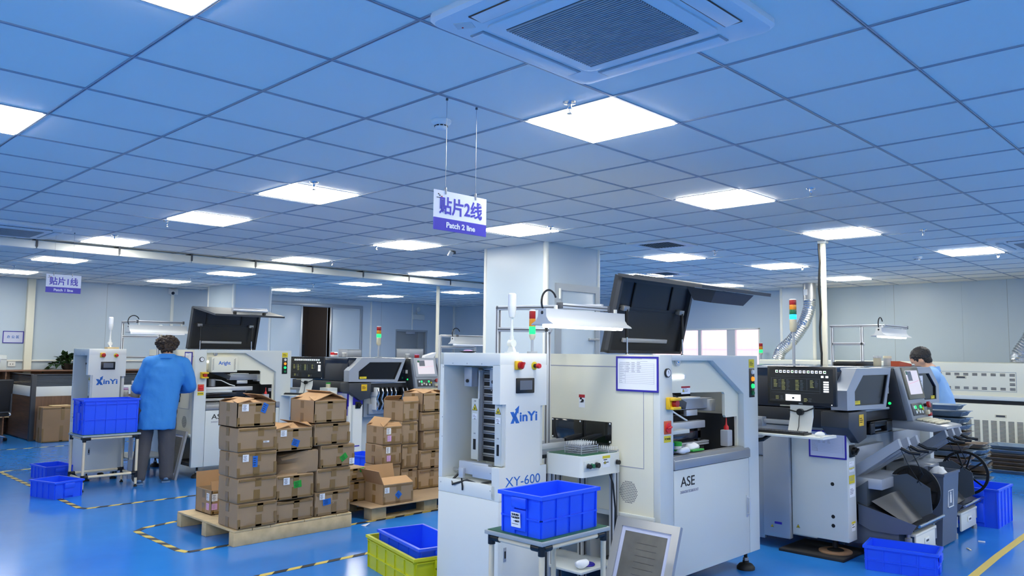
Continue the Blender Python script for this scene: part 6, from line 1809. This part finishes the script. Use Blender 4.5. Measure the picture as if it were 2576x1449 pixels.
# stack 1 (left)
cardboard(.31, .33, .195, at_front(2.955, 3.28, zt, -5.80), 0, 'cardboard box, bottom of the left stack on the near pallet', seed=1)
cardboard(.31, .33, .192, at_front(2.945, 3.27, zt + .197, -5.80), .01, 'cardboard box, second from bottom of the left stack on the near pallet', seed=2)
cardboard(.31, .33, .195, at_front(2.94, 3.265, zt + .391, -5.80), -.015, 'cardboard box with white and vertical blue labels, middle of the left stack', (('x', -.30, .78, .05, .055, 0, 'w'), ('x', -.06, .62, .04, .085, 0, 'b')), seed=3)
cardboard(.31, .33, .19, at_front(2.93, 3.26, zt + .588, -5.80), .01, 'plain taped cardboard box, second from top of the left stack', (('x', .22, .38, .05, .014, 0, 'w'),), seed=4)
cardboard(.31, .325, .19, at_front(2.92, 3.245, zt + .780, -5.80), 0, 'open topped cardboard box with torn blue sticker, top of the left stack', (('x', -.30, .80, .055, .055, 0, 'w'), ('x', .20, .76, .045, .075, -.4, 'b')), flaps=[('x', 2.95, .55), ('X', 2.9, .6), ('y', 2.9, .9), ('Y', 2.72, .9)], seed=5)
# stack 2 (middle)
cardboard(.31, .335, .172, at_front(3.29, 3.62, zt), 0, 'sagging cardboard box, bottom of the middle stack on the near pallet', seed=6, sag=.03)
cardboard(.31, .335, .20, at_front(3.285, 3.62, zt + .174), 0, 'cardboard box with green sticker, second from bottom of the middle stack', (('x', -.25, .76, .055, .055, 0, 'w'), ('x', .05, .60, .07, .055, .1, 'g')), seed=7)
cardboard(.31, .38, .185, at_front(3.28, 3.655, zt + .376), 0, 'crushed cardboard box in the middle stack on the near pallet', crush=.12, seed=8)
cardboard(.31, .335, .185, at_front(3.265, 3.60, zt + .563), 0, 'open cardboard box with tilted blue sticker, top of the middle stack', (('x', -.30, .80, .055, .05, 0, 'w'), ('x', .03, .36, .065, .055, -.35, 'b')), flaps=[('x', 2.75, .6), ('X', 2.9, .6), ('y', 2.9, .9), ('Y', 2.8, .9)], seed=9)
# stack 3 (right)
cardboard(.31, .335, .20, at_front(3.645, 3.98, zt), 0, 'cardboard box with white and blue labels, bottom of the right stack on the near pallet', (('x', -.32, .82, .05, .05, 0, 'w'), ('x', -.18, .58, .075, .05, .08, 'b')), seed=10)
cardboard(.31, .33, .19, at_front(3.65, 3.98, zt + .202), .02, 'plain cardboard box, second from bottom of the right stack', seed=11)
cardboard(.31, .335, .19, at_front(3.685, 4.015, zt + .394), .0, 'cardboard box with tilted green sticker, middle of the right stack', (('x', .17, .42, .07, .05, .6, 'g'), ('x', .42, .22, .05, .05, 0, 'w')), seed=12)
cardboard(.31, .345, .185, at_front(3.62, 3.965, zt + .586), .0, 'plain cardboard box under the topmost box of the right stack', seed=13)
cardboard(.38, .32, .19, (-6.0, 3.765, zt + .773), .0, 'open topped cardboard box, topmost on the right stack', flaps=[('x', 2.8, .6), ('X', 2.95, .6), ('y', 2.8, 1.0), ('Y', 2.75, 1.0)], seed=14)
# box behind at the left
cardboard(.30, .32, .20, (-6.62, 3.22, zt), .0, 'open cardboard box with white and pink labels behind the left stack', (('y', .28, .72, .05, .06, 0, 'w'), ('y', .28, .32, .05, .055, 0, 'p'), ('x', -.42, .72, .05, .06, 0, 'w'), ('x', -.42, .34, .05, .05, 0, 'p')), flaps=[('X', 1.5, .8), ('x', 1.9, .5)], seed=15)
cardboard(.31, .33, .38, (-6.25, 3.80, zt), 0, 'tall cardboard box hidden behind the right stack on the near pallet', seed=33)

# farther pallet
z2 = .122
cardboard(.30, .33, .18, (-5.99, 4.535, z2), -.04, 'open cardboard box with diamond blue sticker at the front of the farther pallet', (('x', -.38, .72, .05, .05, 0, 'w'), ('x', .0, .45, .055, .055, .78, 'b')), flaps=[('X', 1.3, .85), ('y', 1.15, .9), ('x', 2.75, .75)], seed=16)
cardboard(.28, .26, .19, (-6.30, 4.28, z2), .0, 'cardboard box, lower of two left of the open box on the farther pallet', seed=17)
cardboard(.28, .24, .12, (-6.30, 4.27, z2 + .192), .0, 'cardboard box with green mark, upper of two left of the open box', (('x', .3, .8, .04, .04, 0, 'g'),), seed=18)
cardboard(.30, .24, .19, (-6.33, 4.55, z2), .0, 'large open cardboard box behind the front open box', flaps=[('Y', 1.2, .5)], seed=19)
SX = -6.30
for k in range(5):
    cardboard(.32, .34, .19, (SX - .14, 5.30 + .01 * (k % 3) + (.02 if k > 1 else 0), z2 + .002 + k * .192), .02 * ((k % 3) - 1), 'cardboard box, %s of the tall stack beside the near loader' % ['bottom', 'second from bottom', 'middle', 'second from top', 'topmost'][k], seed=20 + k, flaps=[('x', 2.9, .6), ('X', 2.95, .6), ('y', 2.9, .9), ('Y', 2.95, .9)] if k == 4 else None)
for k in range(4):
    cardboard(.31, .20, [.22, .235, .225, .20][k], (SX - .16, 5.02, z2 + [0, .222, .459, .686][k]), [.0, .03, -.05, .04][k], 'narrow cardboard box, %s of the stack left of the tall stack' % ['bottom', 'second from bottom', 'third from bottom', 'topmost'][k], seed=30 + k, flaps=[('x', 1.9, .5), ('X', 2.4, .6)] if k == 3 else None)
for k in range(3):
    cardboard(.30, .22, [.27, .20, .175][k], (SX - .16 + .01 * k, 4.80, z2 + [0, .272, .474][k]), -.05, 'cardboard box with white and pink labels, %s of the stack behind the open box' % ['bottom', 'middle', 'topmost'][k], (() if k == 0 else (('x', -.22, .74, .05, .06, 0, 'w'), ('x', -.18, .34, .045, .055, 0, 'p'))), seed=40 + k, flaps=[('x', 2.6, .6), ('X', 2.8, .6), ('y', 2.4, .8)] if k == 2 else None)

# ================================================================ the office corner at the left
t = thing('desk_partition', 'walnut office partition with white band and smoked screen at the left', 'partition', (-14.8, 4.3, 0))
xp, yp = -14.55, 3.80
q = MB(); q.box(xp - .02, xp + .02, yp + .03, 5.8, .02, .715); q.build('walnut_panel', 'walnut_v', t)
q = MB(); q.box(-15.95, xp - .03, yp - .02, yp + .02, .02, .715); q.build('side_panel', 'walnut_h', t)
q = MB(); q.box(xp - .022, xp + .022, yp + .03, 5.8, .715, .875, .003); q.box(-15.95, xp - .03, yp - .022, yp + .022, .715, .875, .003); q.build('white_band', 'white_paint', t)
q = MB(); q.box(xp - .006, xp + .006, yp + .03, 5.8, .875, 1.06); q.box(-15.95, xp - .03, yp - .006, yp + .006, .875, 1.06); q.build('screen', 'smoke_panel', t)
q = MB()
for i in range(8): q.box(xp + .006, xp + .0075, yp + .03, 5.8, .885 + i * .021, .888 + i * .021); q.box(-15.95, xp - .03, yp - .0075, yp - .006, .885 + i * .021, .888 + i * .021)
q.build('screen_stripes', 'grey_paint', t)
q = MB(); q.box(xp - .035, xp + .035, yp - .035, yp + .035, 0, 1.075, .004); q.box(xp - .02, xp + .02, yp + .03, 5.8, 1.06, 1.075, .002); q.box(-15.95, xp - .03, yp - .02, yp + .02, 1.06, 1.075, .002); q.build('post', 'dark_grey', t)
t = thing('low_cabinet', 'walnut topped low cabinet along the left wall', 'cabinet', (-15.95, 3.4, 0))
q = MB(); q.box(X0 + .01, -15.75, 1.5, 6.2, 1.09, 1.115, .003); q.build('top', 'shelf_wood', t)
q = MB(); q.box(X0 + .01, X0 + .03, 1.5, 6.2, 0, 1.09); 
for y in (1.5, 2.6, 3.68, 4.9, 6.18): q.box(X0 + .03, -15.77, y, y + .02, 0, 1.09)
q.build('carcass', 'shelf_wood', t)
q = MB()
for z in (.3, .62, .90): q.box(X0 + .03, -15.8, 1.52, 6.18, z, z + .02)
q.build('shelves', 'wood_pale', t)
t = thing('first_aid_case', 'silver first aid case with red mark on the wall cabinet', 'case', (-15.95, 3.45, 1.115))
q = MB(); q.box(-16.12, -15.82, 3.12, 3.70, 1.115, 1.375, .012); q.build('shell', 'pale_grey_paint', t)
q = MB(); q.box(-15.825, -15.812, 3.12, 3.70, 1.30, 1.315, .002); q.box(-15.822, -15.80, 3.55, 3.61, 1.25, 1.345, .004); q.cyl((-15.90, 3.67, 1.36), (-15.90, 3.72, 1.33), .01, n=8); q.build('metal_trim', 'aluminium', t)
q = MB(); q.cyl((-15.82, 3.36, 1.22), (-15.812, 3.36, 1.22), .035, n=20); q.build('red_cross_badge', 'bright_red', t)
q = MB(); q.box(-15.82, -15.815, 3.36, 3.50, 1.14, 1.165); q.build('green_label', 'lamp_green_off', t)
t = thing('papers', 'pile of white papers behind the smoked office screen', 'papers', (-15.1, 4.4, .72))
q = MB(); q.box(-15.4, -14.7, 3.9, 5.7, .70, .725, .003); q.build('desktop', 'shelf_wood', t)
for i, (y, z, m_) in enumerate(((4.15, .725, 'white_label'), (4.3, .755, 'white_label'), (4.05, .785, 'printed_pale'), (4.45, .725, 'frame_blue'))):
    q = MB(); q.obox((-14.95, y, z + .015), (.22, .30, .028), RZ(.2 * i - .2)); q.build('paper_bundle', m_, t)
# office chair
t = thing('office_chair', 'black mesh office chair cut by the left edge', 'chair', (-14.75, 3.35, 0), -1.25)
t.location = (-14.75, 3.24, 0); t.scale = (.93, .93, .93)
cx, cy = -14.75, 3.30
q = MB(); q.box(cx - .24, cx + .24, cy - .24, cy + .26, .44, .50, .025); q.build('seat', 'chair_mesh', t)
q = MB(); q.obox((cx - .02, cy + .26, .78), (.46, .03, .56), RX(-.12), .012); bk = q.build('backrest', 'chair_mesh', t)
q = MB(); q.ring_prism([(cx - .25, .50), (cx + .23, .50), (cx + .23, 1.07), (cx - .25, 1.07)], [(cx - .225, .525), (cx + .205, .525), (cx + .205, 1.045), (cx - .225, 1.045)], 'y', cy + .245, cy + .28); q.build('back_frame', 'dark_grey', bk)
for s in (-1, 1):
    q = MB(); q.tube([(cx + s * .27, cy + .20, .46), (cx + s * .30, cy + .12, .50), (cx + s * .30, cy + .10, .66), (cx + s * .29, cy - .08, .70), (cx + s * .29, cy - .2, .69)], .022, 10); q.build('armrest', 'white_plastic', t)
q = MB(); q.cyl((cx, cy, .10), (cx, cy, .44), .025, n=12); q.build('gas_column', 'black_plastic', t)
for k in range(5):
    a = 2 * PI * k / 5 + .3
    q = MB(); q.tube([(cx, cy, .11), (cx + .14 * math.cos(a), cy + .14 * math.sin(a), .11), (cx + .30 * math.cos(a), cy + .30 * math.sin(a), .07)], [.03, .024, .016], 8); l = q.build('leg', 'chrome', t)
    q = MB(); px_, py_ = cx + .30 * math.cos(a), cy + .30 * math.sin(a); q.cyl((px_ - .02, py_, .03), (px_ + .02, py_, .03), .03, n=14); q.build('caster', 'black_plastic', l)
# tall carton and envelope
cardboard(.30, .56, .56, (-14.30, 4.13, 0), .0, 'tall cardboard box against the walnut partition', seed=50, mat='cardboard_grey', grp=None)
q = MB(); q.box(-14.42, -14.22, 4.0, 4.28, .563, .577, .005); single(q, 'padded_envelope', 'padded envelope lying on the tall cardboard box', 'envelope', 'wood_pale', (-14.32, 4.14, .563))
# trailing plant
t = thing('trailing_plant', 'green trailing plant on the wall cabinet behind the first loader', 'plant', (-15.9, 4.72, 1.115))
q = MB(); q.lathe([(.10, 0), (.13, .03), (.14, .12), (.125, .12), (.12, .10)], (-15.9, 4.72, 1.115), 20); q.build('pot', 'soil', t)
q = MB(); qs = MB(); rnd = random.Random(3)
def leaf(p, d, s):
    d = d.normalized(); u = d.cross(Vector((0, 0, 1))).normalized(); n_ = u.cross(d)
    pts = [p, p + d * s * .35 + u * s * .38 + n_ * s * .08, p + d * s * .8 + u * s * .2, p + d * s * 1.1 - n_ * s * .1, p + d * s * .8 - u * s * .2, p + d * s * .35 - u * s * .38 + n_ * s * .08]
    for i in range(1, 5): q.poly([pts[0], pts[i], pts[i + 1]])
for k in range(16):
    a = rnd.uniform(0, 2 * PI); p0 = Vector((-15.9, 4.72, 1.22)); ln = rnd.uniform(.12, .24) if k > 2 else .40
    if k <= 2: a = PI * 1.5 + .25 * (k - 1)
    path = [p0 + Vector((math.cos(a) * ln * f, math.sin(a) * ln * f, .16 * math.sin(PI * f) * (1 if k > 2 else .5) - (.10 * f * f if k <= 2 else 0))) for f in (0, .25, .5, .75, 1)]
    qs.tube(path, .004, 6)
    for f in range(1, 5):
        for r_ in range(3): leaf(path[f] + Vector((rnd.uniform(-.02, .02), rnd.uniform(-.02, .02), 0)), Vector((rnd.uniform(.1, 1), rnd.uniform(-1, 1), rnd.uniform(-.5, .6))), rnd.uniform(.07, .11))
q.build('leaves', 'leaf', t); qs.build('stems', 'leaf', t)
# ================================================================ people
def cap(q, p0, p1, r0, r1=None, n=14):
    r1 = r0 if r1 is None else r1
    p0, p1 = Vector(p0), Vector(p1)
    q.cyl(p0, p1, r0, r1, n)
    q.ell(p0, (r0, r0, r0), None, n); q.ell(p1, (r1, r1, r1), None, n)
def chain(q, pts, rad):
    for a, c, ra, rc in zip(pts, pts[1:], rad, rad[1:]): cap(q, a, c, ra, rc)
def hand(q, wrist, d, side):
    """palm, four unequal curled fingers and a thumb leaving the side of the palm; d points along the forearm"""
    d = Vector(d).normalized(); up = Vector((0, 0, 1)); lat = d.cross(up).normalized(); up = lat.cross(d)
    w_ = Vector(wrist)
    pc = w_ + d * .05
    for k in range(4):
        b0 = w_ + d * .02 + lat * (.010 * (k - 1.5)); b1 = w_ + d * .085 + lat * (.019 * (k - 1.5))
        cap(q, b0, b1, .015, .0105, 10)
        L = (.066, .076, .072, .056)[k]
        f1 = b1 + d * L * .5 - up * L * .12; f2 = f1 + d * L * .34 - up * L * .34; f3 = f2 + d * L * .1 - up * L * .36
        chain(q, [b1, f1, f2, f3], [.0095, .009, .0085, .0075])
    t0 = w_ + d * .03 + lat * (side * -.026); t1 = t0 + d * .03 + lat * (side * -.030) - up * .012; t2 = t1 + d * .032 + lat * (side * -.004) - up * .014
    chain(q, [t0, t1, t2], [.014, .011, .009])
def face(q, c, R, s=1.0):
    def L(x, y, z): return Vector(c) + R @ Vector((x, y, z)) * s
    q.ell(L(0, 0, .01), (.076 * s, .094 * s, .108 * s), None, 24, R)
    q.ell(L(0, .022, -.055), (.058 * s, .066 * s, .062 * s), None, 18, R)
    q.ell(L(0, .070, -.088), (.028 * s, .022 * s, .02 * s), None, 12, R)
    cap(q, L(0, .090, .005), L(0, .106, -.028), .010 * s, .015 * s, 10)
    q.ell(L(0, .082, -.058), (.026 * s, .012 * s, .008 * s), None, 12, R)
    q.ell(L(0, .078, -.068), (.024 * s, .014 * s, .009 * s), None, 12, R)
    for sd in (-1, 1):
        q.ell(L(sd * .078, -.008, -.015), (.012 * s, .022 * s, .034 * s), None, 12, R)
        q.ell(L(sd * .032, .072, .018), (.022 * s, .014 * s, .010 * s), None, 12, R)
def rings_mesh(q, rings, n=28):
    rg = []
    for (cx, cy, z, rx, ry) in rings:
        rg.append([(cx + rx * math.copysign(abs(math.cos(2 * PI * i / n)) ** .85, math.cos(2 * PI * i / n)), cy + ry * math.copysign(abs(math.sin(2 * PI * i / n)) ** .85, math.sin(2 * PI * i / n)), z) for i in range(n)])
    q.loft(rg, None, True, True)
def folds(me, amp, freq, seed, zmin=-9):
    for v in me.vertices:
        p = v.co
        f = noise.noise(Vector((p.x * freq + seed, p.y * freq, p.z * freq * .45))) + .5 * noise.noise(Vector((p.x * freq * 2.3, p.y * freq * 2.3 + seed, p.z * freq * 1.6)))
        v.co += v.normal * amp * f
def person(loc, rz, label, P, coat_mat, hair_mat):
    t = thing('person', label, 'person', loc, rz, None, local=True)
    Rh = RZ(P.get('turn', 0)) @ RX(-P['bow'])
    # one continuous body
    q = MB()
    face(q, P['head'], Rh)
    hd = Vector(P['head'])
    chain(q, [hd + Rh @ Vector((0, -.02, -.07)), P['neck']], [.056, .062])
    chain(q, [P['neck'], P['chest']], [.075, .13]); chain(q, [P['chest'], P['pelvis']], [.125, .13])
    for s in (0, 1):
        chain(q, [P['neck'], P['sho'][s]], [.06, .052])
        chain(q, [P['sho'][s], P['elb'][s], P['wri'][s]], [.052, .042, .028])
        hand(q, P['wri'][s], Vector(P['wri'][s]) - Vector(P['elb'][s]), -1 if s == 0 else 1)
        chain(q, [P['hip'][s], P['kne'][s], P['ank'][s]], [.085, .055, .038])
        a = Vector(P['ank'][s]); q.ell(a + Vector((0, .055, -.03)), (.036, .105, .022), None, 12)
    mesh_obj(voxel(q, .008, 2), 'body', 'skin', t, Vector((0, 0, 0)))
    q = MB()
    for sd in (-1, 1):
        c = hd + Rh @ Vector((sd * .032, .0835, .018)); q.ell(c, (.010, .006, .0045), None, 10, Rh)
    q.build('eyes', 'eyes_dark', t, Vector((0, 0, 0)))
    # hair
    q = MB(); hc, hr = P['hair']
    q.ell(hd + Rh @ Vector(hc), hr, None, 32, Rh)
    if P.get('nape'): q.ell(hd + Rh @ Vector((0, -.055, -.03)), P['nape'], None, 24, Rh)
    me = voxel(q, .006, 2)
    inv = Rh.inverted()
    for v in me.vertices:
        n_ = noise.noise(v.co * P['curl'][1]) + .6 * noise.noise(v.co * P['curl'][1] * 2.1)
        v.co += v.normal * P['curl'][0] * n_
        l = inv @ (v.co - hd)
        if l.y > .050 and l.z < P.get('fringe', .05):      # keep the face clear
            v.co = hd + Rh @ Vector((l.x * .75, .045, l.z * .9 + .012))
    mesh_obj(me, 'hair', hair_mat, t, Vector((0, 0, 0)))
    # coat: torso and sleeves in one cloth
    q = MB()
    rings_mesh(q, P['coat'])
    for s in (0, 1):
        w_ = Vector(P['wri'][s]); e = Vector(P['elb'][s])
        sh = Vector(P['sho'][s])
        chain(q, [sh, sh.lerp(e, .5) + Vector((0, -.01, 0)), e, e.lerp(w_, .5), w_.lerp(e, .12)], [.085, .080, .074, .068, .058])
        chain(q, [Vector(P['neck']) + Vector((0, -.01, -.04)), sh], [.085, .088])
    me = voxel(q, .011, 5)
    folds(me, .015, 7.5, P['seed'])
    mesh_obj(me, 'coat', coat_mat, t, Vector((0, 0, 0)))
    q = MB(); n_ = Vector(P['neck'])
    rg = []
    for k, (r, h) in enumerate(((.088, -.035), (.084, .02), (.094, .03), (.108, -.02), (.100, -.03))):
        rg.append([n_ + Vector((r * math.cos(2 * PI * i / 24), r * .95 * math.sin(2 * PI * i / 24) - .005, h - .015 * math.sin(2 * PI * i / 24))) for i in range(24)])
    q.loft(rg, None, False, True); q.build('collar', coat_mat, t, Vector((0, 0, 0)))
    # trousers
    q = MB()
    for s in (0, 1):
        chain(q, [P['hip'][s], P['kne'][s], Vector(P['ank'][s]) + Vector((0, 0, .01))], [.112, .088, .076])
    chain(q, [P['hip'][0], P['hip'][1]], [.12, .12])
    me = voxel(q, .011, 4)
    for v in me.vertices: v.co.z = max(v.co.z, .035)
    folds(me, .009, 8.0, P['seed'] + 5)
    mesh_obj(me, 'trousers', 'trouser_grey', t, Vector((0, 0, 0)))
    for s in (0, 1):
        a = Vector(P['ank'][s]); q = MB()
        q.ell(a + Vector((0, .055, -.025)), (.046, .130, .038), None, 20)
        q.box(a.x - .046, a.x + .046, a.y - .075, a.y + .175, 0, .016, .006)
        for v in q.bm.verts: v.co.z = max(v.co.z - 0.0, 0.0)
        q.build('shoe', 'shoe_blue', t, Vector((0, 0, 0)))
    return t
P1 = dict(head=(.065, .085, 1.535), bow=.38, neck=(.065, .045, 1.41), chest=(.06, .01, 1.22), pelvis=(-.01, 0, .88),
          sho=((-.10, .02, 1.335), (.235, .02, 1.335)), elb=((-.215, .05, 1.07), (.335, .05, 1.075)), wri=((-.09, .27, 1.04), (.19, .27, 1.04)),
          hip=((-.115, 0, .80), (.085, 0, .80)), kne=((-.135, .03, .44), (.105, .04, .44)), ank=((-.165, -.02, .07), (.115, .05, .07)),
          coat=[(-.02, 0, .605, .202, .15), (-.015, 0, .70, .203, .152), (.0, 0, .90, .205, .15), (.025, 0, 1.05, .205, .14), (.05, .005, 1.2, .205, .13), (.062, .015, 1.31, .185, .115), (.066, .03, 1.385, .11, .09), (.066, .04, 1.42, .07, .07)],
          hair=((0, -.018, .034), (.124, .118, .082)), nape=(.092, .06, .07), curl=(.022, 40.0), fringe=.06, seed=2.0)
person((-9.15, 3.655, 0), 1.22, 'person in bright blue work coat and grey trousers seen from behind', P1, 'coat_blue', 'hair_brown')
P2 = dict(head=(0, .30, 1.475), bow=.62, neck=(0, .21, 1.365), chest=(0, .17, 1.18), pelvis=(0, .10, .88),
          sho=((-.17, .19, 1.295), (.17, .19, 1.295)), elb=((-.21, .27, 1.06), (.21, .27, 1.06)), wri=((-.12, .49, 1.0), (.12, .49, 1.0)),
          hip=((-.09, .10, .82), (.09, .10, .82)), kne=((-.10, .14, .45), (.10, .14, .45)), ank=((-.10, .09, .07), (.10, .09, .07)),
          coat=[(0, .10, .70, .185, .14), (0, .10, .90, .185, .14), (0, .13, 1.08, .19, .135), (0, .16, 1.2, .19, .125), (0, .18, 1.30, .165, .105), (0, .20, 1.35, .10, .085), (0, .205, 1.38, .07, .07)],
          hair=((0, -.028, .036), (.092, .108, .098)), nape=(.076, .05, .06), curl=(.006, 60.0), fringe=.045, seed=6.0)
person((-2.53, 9.36, 0), 1.78, 'person with short black hair in pale blue shirt bowing behind the console', P2, 'coat_pale', 'hair_dark')
